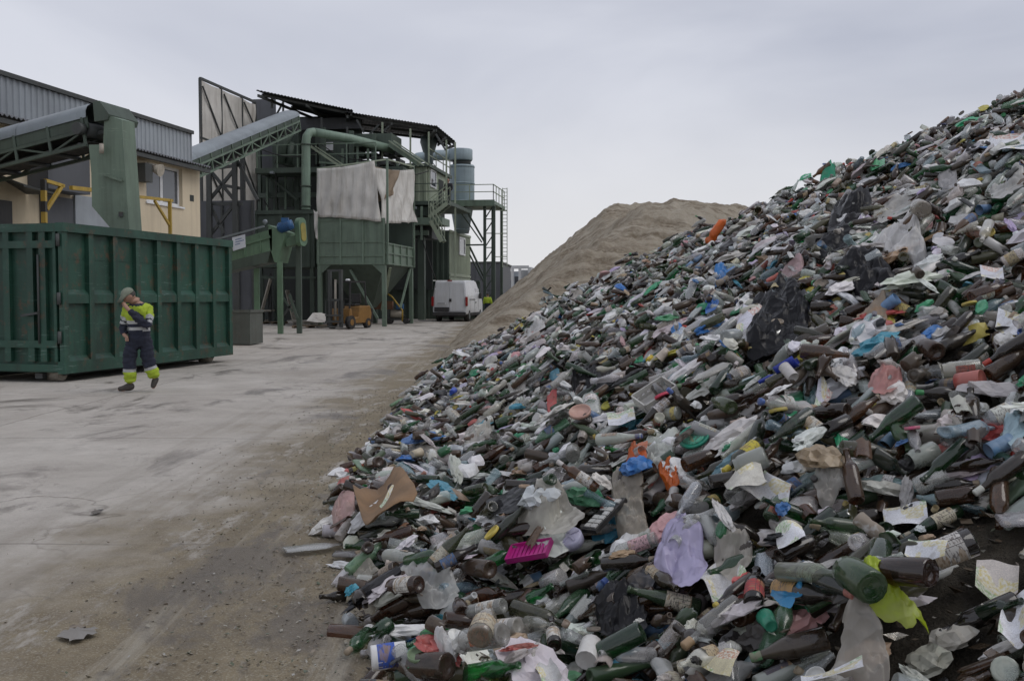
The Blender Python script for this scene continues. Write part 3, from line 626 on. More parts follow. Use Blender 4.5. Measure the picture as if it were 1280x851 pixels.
CNAME = [('BROWN', 'brown'), ('OLIVE', 'olive'), ('GREEN', 'dark green'), ('BRIGHT', 'bright green'), ('CLEAR', 'clear')]
def jitc(c, k=.2): q = 1 + random.uniform(-k, k); return tuple(min(.9, v * q * (1 + random.uniform(-.06, .06))) for v in c)
def pick_theta():
    if random.random() < .62: return random.gauss(R(8), R(32)) + (math.pi if random.random() < .5 else 0)
    return random.uniform(0, 2 * math.pi)
def random_piece(x, y):
    u = random.random(); th = pick_theta(); far = y > 9
    if u < .55:                                   # glass bottles
        v = random.random()
        if v < .45: pal, cn = BROWN, 'brown'
        elif v < .52: pal, cn = OLIVE, 'olive'
        elif v < .70: pal, cn = GREEN, 'dark green'
        elif v < .735: pal, cn = BRIGHT, 'bright green'
        else: pal, cn = CLEAR, 'clear'
        kind = random.choices(['wine', 'champ', 'litre', 'beer', 'stubby', 'liquor', 'broken', 'broken2', 'hock', 'neck', 'flask'], [24, 12, 6, 16, 5, 8, 9, 7, 7, 7, 4])[0]
        if cn == 'clear': kind = random.choices(['liquor', 'wine', 'beer', 'broken', 'broken2', 'litre', 'hock', 'flask', 'neck', 'stubby'], [24, 16, 14, 10, 8, 6, 8, 9, 6, 6])[0]
        drop(kind, x, y, th, random.uniform(.80, .98), jitc(random.choice(pal)), random.uniform(.15, .7), 1, cn=cn,
             lab=random.random() < .17, cap=random.random() < .20)
    elif u < .60:
        c = random.choice(BROWN + GREEN + CLEAR + CLEAR + OLIVE); drop(random.choice(['shard0', 'shard1', 'shard2']), x, y, random.uniform(0, 6.28), random.uniform(.8, 1.35), jitc(c), .3, 1, cn='shard')
    elif u < .65: drop(random.choice(['jar', 'bigjar', 'jar']), x, y, th, random.uniform(.75, 1.05), jitc(random.choice(CLEAR)), .4, 2, cn='clear', lab=random.random() < .4)
    elif u < .74: drop(random.choice(['pet', 'petcrush', 'petflat', 'petcrush']), x, y, th, random.uniform(.7, 1.1), jitc(random.choice(CLEAR[:4] + [(.52, .54, .54), (.5, .5, .48), (.25, .40, .45), (.12, .30, .16)])), .4, 2, cn='clear', cap=random.random() < .4, lab=random.random() < .3)
    elif u < .77: drop(random.choice(['can', 'tin', 'cup']), x, y, th, random.uniform(.85, 1.1), jitc(random.choice([(.50, .50, .49), (.40, .09, .07), (.10, .20, .34), (.6, .6, .58), (.42, .36, .28), (.45, .45, .44), (.3, .28, .25)])), .4, 2, cn='metal')
    elif u < .955:
        c = random.choice(FILM) if random.random() < (.78 if far else .72) else random.choice(FILMC)
        drop(random.choice(['film0', 'film1', 'film2', 'film3', 'film4', 'film5', 'film6', 'film6', 'film7', 'film8']), x, y, th, random.uniform(.55, 1.2), jitc(c), .5, 1, cn='film')
    else: drop(random.choice(['lid', 'lid', 'cap', 'cap']), x, y, th, random.uniform(.8, 1.3), jitc(random.choice(CAPC)), .2, 1, cn='lid')
def inview(x, y, m=1.18): return abs(x) < (y * .5145) * m + .25
n_try = 0
DENS = 135
cand_xy = []
xs_, ys_ = GX0 + .3, GY0 + .6
n_total = int((7.4 - xs_) * (24.6 - ys_) * DENS)
for _ in range(n_total):
    x = random.uniform(xs_, 7.4); y = random.uniform(ys_, 24.6)
    if not inview(x, y): continue
    h = float(heap_h(np.array(x), np.array(y)))
    if h < -.07: continue
    if h < .05 and random.random() > (.14 if h < -.02 else .6): continue
    jy, jx = hidx(x, y); qx, qy = proj(x, y, float(Hm[jy, jx]) + .22); er = math.hypot((qx - 1222) / 92, (qy - 632) / 60) + random.uniform(-.18, .18)
    if er < 1 and random.random() < .93: continue          # a bare earthy patch on the right slope
    # behind the crest nothing shows: thin it out
    bk = .55 * ((23.2 - y) * .893 - (x + 1.3) * .45)
    if bk < h + .02 and x > 0 and random.random() < .55: continue
    cand_xy.append((x, y))
for x, y in cand_xy: random_piece(x, y)
# the last layer: small scraps strewn over everything
for _ in range(3800):
    x = random.uniform(-2.2, 7.2); y = 1.2 + 22.5 * random.random() ** 1.15
    if not inview(x, y) or float(heap_h(np.array(x), np.array(y))) < -.04: continue
    jy, jx = hidx(x, y); qx, qy = proj(x, y, float(Hm[jy, jx]) + .05)
    if math.hypot((qx - 1222) / 92, (qy - 632) / 60) < .8 and random.random() < .6: continue
    u = random.random(); th = random.uniform(0, 6.28)
    if u < .42: drop(random.choice(['shard0', 'shard1', 'shard2']), x, y, th, random.uniform(.5, 1.15), jitc(random.choice(BROWN + BROWN + GREEN + CLEAR + [(.012, .012, .012)] * 3)), .2, 1, cn='shard')
    elif u < .80: drop(random.choice(['film4', 'film5', 'film7', 'film6', 'film0', 'film8']), x, y, th, random.uniform(.28, .62), jitc(random.choice(FILM + FILM + FILMC + [(.012, .012, .013)] * 5)), .4, 1, cn='film')
    elif u < .90: drop(random.choice(['broken2', 'neck', 'broken', 'stubby']), x, y, th, random.uniform(.6, .85), jitc(random.choice(BROWN + GREEN + CLEAR)), .3, 1, cn='brown')
    else: drop(random.choice(['lid', 'cap', 'cap', 'can']), x, y, th, random.uniform(.6, 1.0), jitc(random.choice(CAPC)), .2, 1, cn='lid')
print('dropped', len(P), round(time.time() - T0, 1))

# ---------------------------------------------------------------- rays onto the heap surface
def hit(px, py, lift=0.0):
    d = ray(px, py); k = np.arange(1.2, 40, .012); x = d.x * k; y = d.y * k; z = CAMH + d.z * k
    iy, ix = hidx(x, y); h = Hm[iy, ix] + lift
    ok = (x > GX0) & (x < GX1) & (y > GY0) & (y < GY1)
    h = np.where(ok, h, 0.0)
    w = np.nonzero(z < h)[0]
    i = w[0] if len(w) else len(k) - 1
    return Vector((x[i], y[i], z[i]))
def hit_s(px, py):
    """hit on the smooth heap form (no bottles)"""
    d = ray(px, py); k = np.arange(1.2, 40, .012); x = d.x * k; y = d.y * k; z = CAMH + d.z * k
    h = np.maximum(heap_h(x, y) + .02, 0.0); w = np.nonzero(z < h)[0]; i = w[0] if len(w) else len(k) - 1
    return Vector((x[i], y[i], z[i]))
def tangent(px, py, lift=.02):
    """plane of the heap where this pixel's ray meets its surface"""
    c0 = hit(px, py); e = .15; x, y = c0.x, c0.y
    f_ = lambda a, b: max(0.0, float(heap_h(np.array(a), np.array(b))))
    n = Vector((-(f_(x + e, y) - f_(x - e, y)) / (2 * e), -(f_(x, y + e) - f_(x, y - e)) / (2 * e), 1)).normalized()
    return c0 + n * lift, n
def on_plane(px, py, c0, n):
    d = ray(px, py); o = Vector((0, 0, CAMH)); k = (c0 - o).dot(n) / d.dot(n) if abs(d.dot(n)) > 1e-5 else c0.length
    return o + d * k if k > 0 else c0.copy()
# hand-placed bottles: neck pixel, base pixel
HAND = [
 (454, 772, 541, 771, 'litre', (.050, .022, .014), 'brown', 'brown litre bottle with round white emblem label at the heap toe', dict(lab=(.62, .60, .55))),
 (429, 828, 469, 788, 'wine', (.030, .11, .05), 'green', 'green bottle with cork and white band lying alone on the mud', dict(lab=(.7, .7, .68), cap=(.35, .27, .18), labpos='base')),
 (470, 806, 570, 812, 'litre', (.055, .034, .024), 'brown', 'brown bottle lying flat behind the white and blue tub', {}),
 (505, 840, 590, 825, 'litre', (.040, .026, .02), 'brown', 'dark brown bottle touching the white and blue tub', {}),
 (555, 785, 640, 768, 'liquor', (.45, .46, .43), 'clear', 'clear spirits bottle beside the brown emblem bottle', dict(lab=(.55, .54, .5))),
 (575, 800, 660, 792, 'liquor', (.50, .50, .47), 'clear', 'clear bottle with small printed label below another clear bottle', dict(lab=(.6, .58, .55))),
 (556, 716, 628, 726, 'champ', (.06, .032, .018), 'brown', 'long brown bottle just above the crumpled translucent film', {}),
 (644, 686, 598, 712, 'wine', (.035, .14, .055), 'green', 'green bottle with red cap left of the magenta tray', dict(cap=(.5, .04, .03))),
 (556, 699, 508, 712, 'wine', (.03, .085, .038), 'green', 'dark green bottle with its open base facing the cardboard', {}),
 (562, 637, 614, 626, 'wine', (.05, .075, .035), 'olive', 'olive green wine bottle above the cardboard piece', {}),
 (880, 626, 812, 622, 'champ', (.085, .055, .035), 'brown', 'rusty brown champagne bottle under the orange bag', {}),
 (1120, 405, 1192, 430, 'champ', (.060, .032, .020), 'brown', 'large glossy brown bottle lying right of the black bag', {}),
 (962, 556, 1014, 520, 'champ', (.035, .055, .036), 'green', 'thick dark green bottle pointing down left in mid heap', {}),
 (905, 588, 950, 552, 'wine', (.05, .055, .025), 'olive', 'olive bottle with yellow label beside the printed leaflets', dict(lab=(.5, .42, .05), cap=(.5, .4, .05))),
 (1045, 758, 962, 745, 'wine', (.03, .02, .016), 'brown', 'near black bottle with orange paper label', dict(lab=(.42, .25, .10))),
 (1072, 826, 996, 782, 'champ', (.018, .028, .018), 'green', 'dark champagne bottle with red foil below the yellow bag', dict(lab=(.6, .6, .57), cap=(.42, .03, .03))),
 (1098, 770, 1222, 722, 'litre', (.028, .020, .016), 'brown', 'large black brown bottle with white label and orange foil', dict(lab=(.55, .53, .50), cap=(.45, .14, .06))),
 (1052, 722, 1168, 728, 'champ', (.048, .026, .018), 'brown', 'brown bottle with red cap above the large labelled bottle', dict(cap=(.45, .03, .03))),
 (855, 818, 922, 762, 'liquor', (.30, .30, .275), 'clear', 'dusty grey bottle with cork under the lavender bag', dict(cap=(.38, .26, .15))),
 (852, 746, 803, 712, 'wine', (.055, .040, .022), 'brown', 'brown bottle with torn beige label left of the lavender bag', dict(lab=(.42, .36, .26))),
 (946, 722, 941, 776, 'beer', (.022, .016, .014), 'brown', 'small dark bottle with red label standing nearly upright', dict(lab=(.35, .05, .05))),
 (1052, 770, 972, 764, 'litre', (.16, .18, .15), 'clear', 'grey green cylinder bottle lying across the near heap', {}),
 (1182, 806, 1262, 772, 'litre', (.020, .016, .015), 'brown', 'near black bottle next to the corner leaflet', {}),
 (688, 775, 694, 822, 'beer', (.035, .024, .018), 'brown', 'dark beer bottle with wide white label pointing away', dict(lab=(.58, .56, .52))),
 (640, 840, 590, 848, 'wine', (.03, .13, .05), 'green', 'bright green bottle at the bottom edge near the tin', {}),
 (545, 850, 640, 838, 'liquor', (.42, .42, .40), 'clear', 'clear bottle with orange label at the bottom edge', dict(lab=(.55, .15, .06))),
 (740, 705, 830, 672, 'liquor', (.46, .46, .42), 'clear', 'long clear bottle with pink label right of the magenta tray', dict(lab=(.5, .32, .34))),
 (440, 599, 488, 590, 'wine', (.06, .03, .02), 'brown', 'brown bottle with red foil lying at the left tip of the heap', dict(cap=(.45, .08, .04), lab=(.5, .5, .47))),
 (880, 500, 925, 520, 'wine', (.07, .10, .045), 'olive', 'light olive bottle above the green tub lid', {}),
 (975, 425, 1040, 395, 'wine', (.04, .03, .022), 'brown', 'dark bottle leaning against the right end of the black bag', {}),
]
hand_obj = []
for (ax, ay, bx, by, kd, colr, cn, lb, kw) in HAND:
    c_0, n_0 = tangent((ax + bx) / 2, (ay + by) / 2); a = on_plane(ax, ay, c_0, n_0); b = on_plane(bx, by, c_0, n_0); th = math.atan2(a.y - b.y, a.x - b.x); ln = (a - b).length
    sc = max(.88, min(1.05, ln / TPL[kd]['L']))
    m = hit((ax + bx) / 2, (ay + by) / 2)
    drop(kd, m.x, m.y, th, sc, colr, .25, 1, cn=cn, hand=lb, lab=kw.get('lab', False), cap=kw.get('cap', False), labpos=kw.get('labpos'))
# small coloured things placed by hand: (px, py, template, scale, colour, name, category, label)
for (px, py, kd, sc, colr, th, nm, ct, lb) in [
 (486, 833, 'tin', 1.15, (.72, .72, .72), .2, 'plastic_tub', 'tub', 'white plastic tub with blue printed band at the bottom edge'),
 (604, 826, 'bigjar', .85, (.40, .36, .28), 1.4, 'glass_jar', 'jar', 'jar with white lid and beige label near the bottom edge'),
 (736, 845, 'tin', 1.0, (.62, .61, .58), 1.3, 'plastic_tub', 'tub', 'dull white plastic tub cut by the bottom edge'),
 (812, 452, 'cup', .55, (.72, .52, .02), .6, 'plastic_cup', 'cup', 'small bright yellow plastic cup on the mid heap'),
 (938, 628, 'jar', 1.15, (.40, .44, .41), 2.9, 'glass_jar', 'jar', 'clear glass jar with open mouth under the printed leaflets'),
 (1072, 762, 'bigjar', 1.1, (.03, .085, .03), 1.7, 'glass_jar', 'jar', 'green glass jar with open base above the yellow bag'),
 (1140, 548, 'lid', 1.0, (.62, .10, .22), .9, 'plastic_disc', 'lid', 'pink plastic lid beside a white bottle on the right slope'),
 (828, 502, 'lid', 1.3, (.58, .05, .10), 1.2, 'plastic_disc', 'lid', 'red plastic lid in front of the white crate'),
 (758, 512, 'lid', 1.1, (.40, .38, .05), 1.1, 'plastic_disc', 'lid', 'yellow green lid left of the white crate'),
 (716, 578, 'bigjar', 1.0, (.38, .38, .35), 1.5, 'glass_jar', 'jar', 'clear jar with flat base facing the viewer in mid heap'),
 (960, 782, 'cup', .8, (.02, .28, .17), 1.6, 'plastic_cup', 'cup', 'teal plastic cup left of the thick grey green bottle'),
 (725, 524, 'lid', 1.9, (.50, .30, .24), 1.3, 'plastic_disc', 'lid', 'large red and white round lid left of the orange bag'),
 (1160, 549, 'bigjar', 1.15, (.60, .58, .52), 2.2, 'glass_jar', 'jar', 'whitish jar with yellow band on the right slope'),
 (566, 495, 'cup', .9, (.03, .09, .50), 1.2, 'plastic_cup', 'cup', 'blue plastic cup near the far toe of the heap'),
 (1150, 268, 'bigjar', 1.1, (.42, .38, .32), 1.4, 'glass_jar', 'jar', 'pale jar with round base showing high on the heap'),
]:
    m = hit(px, py); drop(kd, m.x, m.y, th, sc, colr, .15, 1, cn='hand', hand=lb, nm=nm, ct=ct, lab=(.04, .10, .42) if 'blue printed' in lb else ((.5, .44, .33) if 'beige label' in lb else False))
# ---------------------------------------------------------------- litter materials
M_GD = glass_mat('dusty_dark_glass', 'obj', False, .34, .14); M_GC = glass_mat('dusty_clear_glass', 'obj', True, .24, .22)
M_PL = glass_mat('dusty_clear_plastic', 'obj', True, .26, .26, 16, .16); M_MT = litter_mat('printed_tin', 'obj', .35, 0, .55, .1, .6)
M_FM = litter_mat('crumpled_film', 'obj', .30, 0, .22, .9, .45, .18, 9); M_CLR = litter_mat('clear_film', 'obj', .2, .55, .26, .9, .6, .25, 9); M_CPm = litter_mat('cap_plastic', 'obj', .35, 0, .45)
M_BLK = litter_mat('black_bag_film', 'obj', .28, 0, .015, .9, .16, 0, 9); M_LBL = print_mat('bottle_label_paper', 'obj', 'label'); M_SHEET = print_mat('leaflet_paper', 'obj', 'sheet')
A_GD = glass_mat('dusty_dark_glass_many', 'attr', False, .5, .16); A_GC = glass_mat('dusty_clear_glass_many', 'attr', True, .28, .22)
A_PL = glass_mat('dusty_clear_plastic_many', 'attr', True, .28, .28, 16, .18); A_MT = litter_mat('printed_tin_many', 'attr', .35, 0, .55); A_FM = litter_mat('crumpled_film_many', 'attr', .30, 0, .16, .6, .45, .15, 9)
A_CP = litter_mat('cap_plastic_many', 'attr', .35, 0, .45); A_LBL = print_mat('label_paper_many', 'attr', 'label')
GLASSK = ('wine', 'champ', 'litre', 'beer', 'stubby', 'liquor', 'broken', 'broken2', 'hock', 'flask', 'neck')
def matclass(p):
    k = p['kind']
    if p.get('nm') in ('plastic_tub', 'plastic_cup'): return 'MT'
    if k in GLASSK or 'jar' in k or k.startswith('shard'): return 'GC' if (max(p['col']) > .22 and p['col'][1] < p['col'][0] * 1.8) else 'GD'
    if k.startswith('pet'): return 'PL'
    if k in ('tin', 'can', 'cup'): return 'MT'
    if k.startswith('film'): return 'FM'
    return 'CP'
OBJM = dict(GD=M_GD, GC=M_GC, PL=M_PL, MT=M_MT, FM=M_FM, CP=M_CPm); ATM = ['GD', 'GC', 'PL', 'MT', 'FM', 'CP', 'LB']; ATMM = [A_GD, A_GC, A_PL, A_MT, A_FM, A_CP, A_LBL]
def pose(p):
    th, b = p['th'], p['b']; ph = math.atan(b); k = p['kind']
    if k in ('lid', 'cap'):
        e = .05; x, y = p['x'], p['y']
        n = Vector((-(float(heap_h(np.array(x + e), np.array(y))) - float(heap_h(np.array(x - e), np.array(y)))) / (2 * e), -.1, 1))
        if p['z'] < .08: n = Vector((0, 0, 1))
        X_ = (n.normalized() + Vector((math.cos(p['roll']), math.sin(p['roll']), 0)) * (.45 if k == 'lid' else .9)).normalized()
        Y_ = X_.orthogonal().normalized(); Z_ = X_.cross(Y_)
    else:
        X_ = Vector((math.cos(th) * math.cos(ph), math.sin(th) * math.cos(ph), math.sin(ph)))
        Y_ = Vector((0, 0, 1)).cross(X_).normalized(); Z_ = X_.cross(Y_)
        if k.startswith('film') or k.startswith('shard'):
            e = .06; x, y = p['x'], p['y']; g = max(0, float(heap_h(np.array(x), np.array(y + e))) - float(heap_h(np.array(x), np.array(y - e)))) / (2 * e)
        else:
            r = p['roll']
            if k.startswith('pet') and k != 'pet': r = random.Random(int(x_seed(p))).gauss(0, .35)
            Y_, Z_ = Y_ * math.cos(r) + Z_ * math.sin(r), Z_ * math.cos(r) - Y_ * math.sin(r)
    m = Matrix((X_, Y_, Z_)).transposed().to_4x4(); return m
def x_seed(p): return (p['x'] * 1000) % 9973
def lab_mesh(kind, pos=None):
    tp = TPL[kind]; L, Rr = tp['L'], tp['R'] * 1.012
    f0, f1 = (.12, .46) if kind in ('wine', 'liquor', 'litre', 'champ') else (.14, .48)
    if kind in ('jar', 'bigjar', 'tin', 'can', 'cup'): f0, f1 = .18, .68
    if kind.startswith('pet'): f0, f1 = .40, .60; Rr *= .93
    if kind == 'champ': f0, f1 = .08, .40
    if pos == 'base': f0, f1 = .03, .16
    n = 12; a0, a1 = (-2.3, 2.3); V = []; Q = []
    for i in range(n + 1):
        t = a0 + (a1 - a0) * i / n
        V.append(((f0 - .5) * L, Rr * math.cos(t), Rr * math.sin(t))); V.append(((f1 - .5) * L, Rr * math.cos(t), Rr * math.sin(t)))
    for i in range(n): Q.append((2 * i, 2 * i + 1, 2 * i + 3, 2 * i + 2))
    return np.array(V), np.array(Q, np.int32)
def cap_mesh(kind, long_):
    tp = TPL[kind]; L, Rr = tp['L'], tp['R']
    rn = {'wine': .45, 'litre': .45, 'champ': .42, 'beer': .53, 'stubby': .53, 'liquor': .49, 'pet': .40, 'petcrush': .40, 'petflat': .40}.get(kind, .45) * Rr
    x0 = (.86 if long_ else .935) * L - L / 2; x1 = 1.008 * L - L / 2; n = 10
    V = []; Q = []; Tn = []
    for (x, r) in ((x0, rn * .96), (x1 - .003, rn), (x1, rn * .85)):
        for k in range(n): t = 2 * math.pi * k / n; V.append((x, r * math.cos(t), r * math.sin(t)))
    for i in range(2):
        for k in range(n): Q.append((i * n + k, (i + 1) * n + k, (i + 1) * n + (k + 1) % n, i * n + (k + 1) % n))
    V.append((x1, 0, 0))
    for k in range(n): Tn.append((3 * n, 2 * n + (k + 1) % n, 2 * n + k))
    return np.array(V), np.array(Q, np.int32), np.array(Tn, np.int32)
LABC = [(.60, .58, .53), (.52, .47, .38), (.62, .62, .60), (.48, .40, .26), (.32, .09, .07), (.45, .37, .12), (.10, .10, .11), (.08, .14, .28), (.45, .43, .40), (.55, .53, .48), (.40, .36, .29)]

# ---------------------------------------------------------------- which pieces show largest: those become single objects
Pa = P
cams = np.array([0, 0, CAMH])
for p in Pa:
    d = math.dist((p['x'], p['y'], p['z']), (0, 0, CAMH)); p['d'] = d
    p['px'], p['py'] = proj(p['x'], p['y'], p['z']); p['size'] = TPL[p['kind']]['L'] * p['sc'] * FPX / d
    tp = TPL[p['kind']]; c, s = math.cos(p['th']), math.sin(p['th']); ts = tp['ts'] * p['sc']
    iy, ix = hidx(p['x'] + ts * c, p['y'] + ts * s)
    vis = (p['z'] + p['b'] * ts + tp['rs'] * p['sc'] * 1.0 + .012 >= Hm[iy, ix]).mean()
    p['vis'] = vis; p['inf'] = -15 < p['px'] < 1295 and -10 < p['py'] < 862
def kgroup(p):
    k = p['kind']
    return 'glass' if k in GLASSK else 'jar' if 'jar' in k else 'pet' if k.startswith('pet') else 'tin' if k in ('tin', 'can', 'cup') else 'film' if k.startswith('film') else 'shard' if k.startswith('shard') else 'lid'
LIM = dict(glass=300, jar=120, pet=170, tin=90, film=260, lid=90)
singles = []
for g, lim in LIM.items():
    q = [p for p in Pa if kgroup(p) == g and p['inf'] and p['vis'] > .34 and p['size'] > 11 and not p['hand']]
    q.sort(key=lambda p: -p['size'] * (.5 + .5 * p['vis'])); singles += q[:lim]
hands = [p for p in Pa if p['hand']]
sid = set(id(p) for p in singles) | set(id(p) for p in hands)
rest = [p for p in Pa if id(p) not in sid]

# ---------------------------------------------------------------- joined rest: one mesh of everything smaller or half buried
def join_rest(pieces, name, label):
    VV = []; QQ = []; TT = []; QM = []; TM = []; CC = []; off = 0
    from collections import defaultdict
    buck = defaultdict(list)
    for p in pieces:
        lod = 'hi' if p['d'] < 8.5 else 'lo'
        if p['kind'].startswith('film'): lod = 'hi' if p['d'] < 5.5 else 'lo'
        buck[(p['kind'], lod)].append(p)
    def emit(Vt, Qt, Tt, qm, tm, ps, cols):
        nonlocal off
        M = np.array([np.array(p['M'])[:3, :3] @ np.diag((p['sc'], p['sc'] * p['ra'], p['sc'] * p['ra'])) for p in ps]); T_ = np.array([(p['x'], p['y'], p['z']) for p in ps])
        V = np.einsum('kij,nj->kni', M, Vt) + T_[:, None, :]; k, n, _ = V.shape
        o = off + np.arange(k)[:, None, None] * n
        VV.append(V.reshape(-1, 3)); CC.append(np.repeat(np.array([tuple(c) + (random.random(),) for c in cols]), n, 0))
        if len(Qt): QQ.append((Qt[None] + o).reshape(-1, 4)); QM.append(qm)
        if len(Tt): TT.append((Tt[None] + o).reshape(-1, 3)); TM.append(tm)
        off += k * n
    for p in pieces: p['M'] = pose(p)
    for (kind, lod), ps in buck.items():
        V, Q, Tn, _, _ = TPL[kind]['mesh'][lod]
        mc = np.array([ATM.index(matclass(p)) for p in ps])
        emit(V, Q, Tn, np.repeat(mc, len(Q)), np.repeat(mc, len(Tn)), ps, [p['col'] for p in ps])
        ls = [p for p in ps if p.get('lab') and p['d'] < 14 and kind not in ('flask', 'neck')]
        if ls:
            V, Q = lab_mesh(kind); emit(V, Q, [], np.full(len(ls) * len(Q), 6), None, ls, [jitc(random.choice(LABC)) for _ in ls])
        cs = [p for p in ps if p.get('cap') and kind in ('wine', 'champ', 'litre', 'beer', 'stubby', 'liquor', 'hock', 'pet', 'petcrush', 'petflat') and p['d'] < 18]
        if cs:
            V, Q, Tn = cap_mesh(kind, not kind.startswith('pet')); emit(V, Q, Tn, np.full(len(cs) * len(Q), 5), np.full(len(cs) * len(Tn), 5), cs, [jitc(random.choice(CAPC)) for _ in cs])
    Q = np.concatenate(QQ); Tn = np.concatenate(TT)
    me = fast_mesh(name, np.concatenate(VV), Q, Tn, ATMM, np.concatenate(QM + TM), np.concatenate(QM + TM) != 4, np.concatenate(CC))
    o = bpy.data.objects.new(name, me); COL.objects.link(o); tag(o, label, kind='stuff')
    print(name, len(pieces), 'pieces', len(Q) * 2 + len(Tn), 'tris'); return o
join_rest(rest, 'bottle_litter', 'mass of half buried and distant bottles jars and film making up the heap')

# fines: shards, crumbs and scraps between the bottles
def shards(n, name, label, where, smin_, smax, cols, mat):
    V = []; T_ = []; C = []; o = 0
    a = rng.random((n, 8))
    for i in range(n):
        pt = where(i)
        if pt is None: continue
        x, y, z, nrm = pt
        s = smin_ * (smax / smin_) ** a[i, 2]
        ph = a[i, 3] * 6.28; u = Vector((math.cos(ph), math.sin(ph), (a[i, 4] - .5) * 1.4)).normalized(); v = u.cross(Vector((.3 * (a[i, 5] - .5), .3 * (a[i, 6] - .5), 1))).normalized(); w = u.cross(v)
        p = Vector((x, y, z)); k1 = .35 + .5 * a[i, 5]; k2 = .12 + .22 * a[i, 6]
        V += [p + u * s * .5, p + v * s * k1 * .5 - u * s * .1, p - u * s * .45, p - v * s * k1 * .5 + u * s * .12, p + w * s * k2]
        T_ += [(o, o + 1, o + 4), (o + 1, o + 2, o + 4), (o + 2, o + 3, o + 4), (o + 3, o, o + 4), (o, o + 3, o + 2), (o, o + 2, o + 1)]
        c = cols[int(a[i, 7] * len(cols)) % len(cols)]; C += [c + (a[i, 0],)] * 5; o += 5
    me = fast_mesh(name, np.array([q[:] for q in V]), None, np.array(T_, np.int32), [mat], None, False, np.array(C))
    ob = bpy.data.objects.new(name, me); COL.objects.link(ob); tag(ob, label, kind='stuff'); return ob
def on_heap(i):
    for _ in range(6):
        y = 1.2 + 22 * random.random() ** 1.35; x = random.uniform(-1.9, min(6.8, .56 * y + .3))
        h = float(heap_h(np.array(x), np.array(y)))
        if h > -.05:
            iy, ix = hidx(x, y); return x, y, float(Hcore[iy, ix]) + float(Hm[iy, ix] - Hcore[iy, ix]) * random.uniform(.25, .95) + .006, None
    return None
SC_ = [(.06, .045, .03), (.03, .06, .03), (.30, .30, .28), (.05, .035, .02), (.15, .12, .09), (.45, .44, .42), (.03, .03, .03), (.13, .10, .07), (.08, .06, .04), (.30, .27, .22)]
shards(16000, 'glass_shards', 'broken glass shards and crumbs between the bottles', on_heap, .012, .085, SC_, A_GD)
def on_yard(i):
    y = 2.6 + 14 * random.random() ** 1.8; xt = float(np.interp(y, YT, XT)); x = xt + .15 - abs(random.gauss(0, .55)) - (.9 * random.random() if random.random() < .25 else 0)
    return x, y, .004, None
shards(9000, 'glass_grit', 'fine glass grit and crumbs on the muddy strip', on_yard, .004, .032, [(.16, .14, .10), (.26, .24, .19), (.10, .08, .05), (.07, .09, .05), (.33, .32, .29), (.20, .17, .12)], A_MT)
print('rest done', round(time.time() - T0, 1))

# ---------------------------------------------------------------- draped bags, film, papers: traced footprints laid over the bottles
def box_blur(A, r):
    for ax in (0, 1):
        c = np.cumsum(np.pad(A, [(r + 1, r) if a == ax else (0, 0) for a in (0, 1)], mode='edge'), axis=ax)
        n = A.shape[ax]; A = (np.take(c, range(2 * r + 1, 2 * r + 1 + n), ax) - np.take(c, range(0, n), ax)) / (2 * r + 1)
    return A
Hb = box_blur(Hm, 3); Hbb = box_blur(Hm, 7)
def samp(A, x, y):
    fx = np.clip((np.asarray(x) - GX0) / G, 0, A.shape[1] - 1.001); fy = np.clip((np.asarray(y) - GY0) / G, 0, A.shape[0] - 1.001)
    i = fx.astype(int); j = fy.astype(int); u = fx - i; v = fy - j
    return (A[j, i] * (1 - u) + A[j, i + 1] * u) * (1 - v) + (A[j + 1, i] * (1 - u) + A[j + 1, i + 1] * u) * v
LAND = []
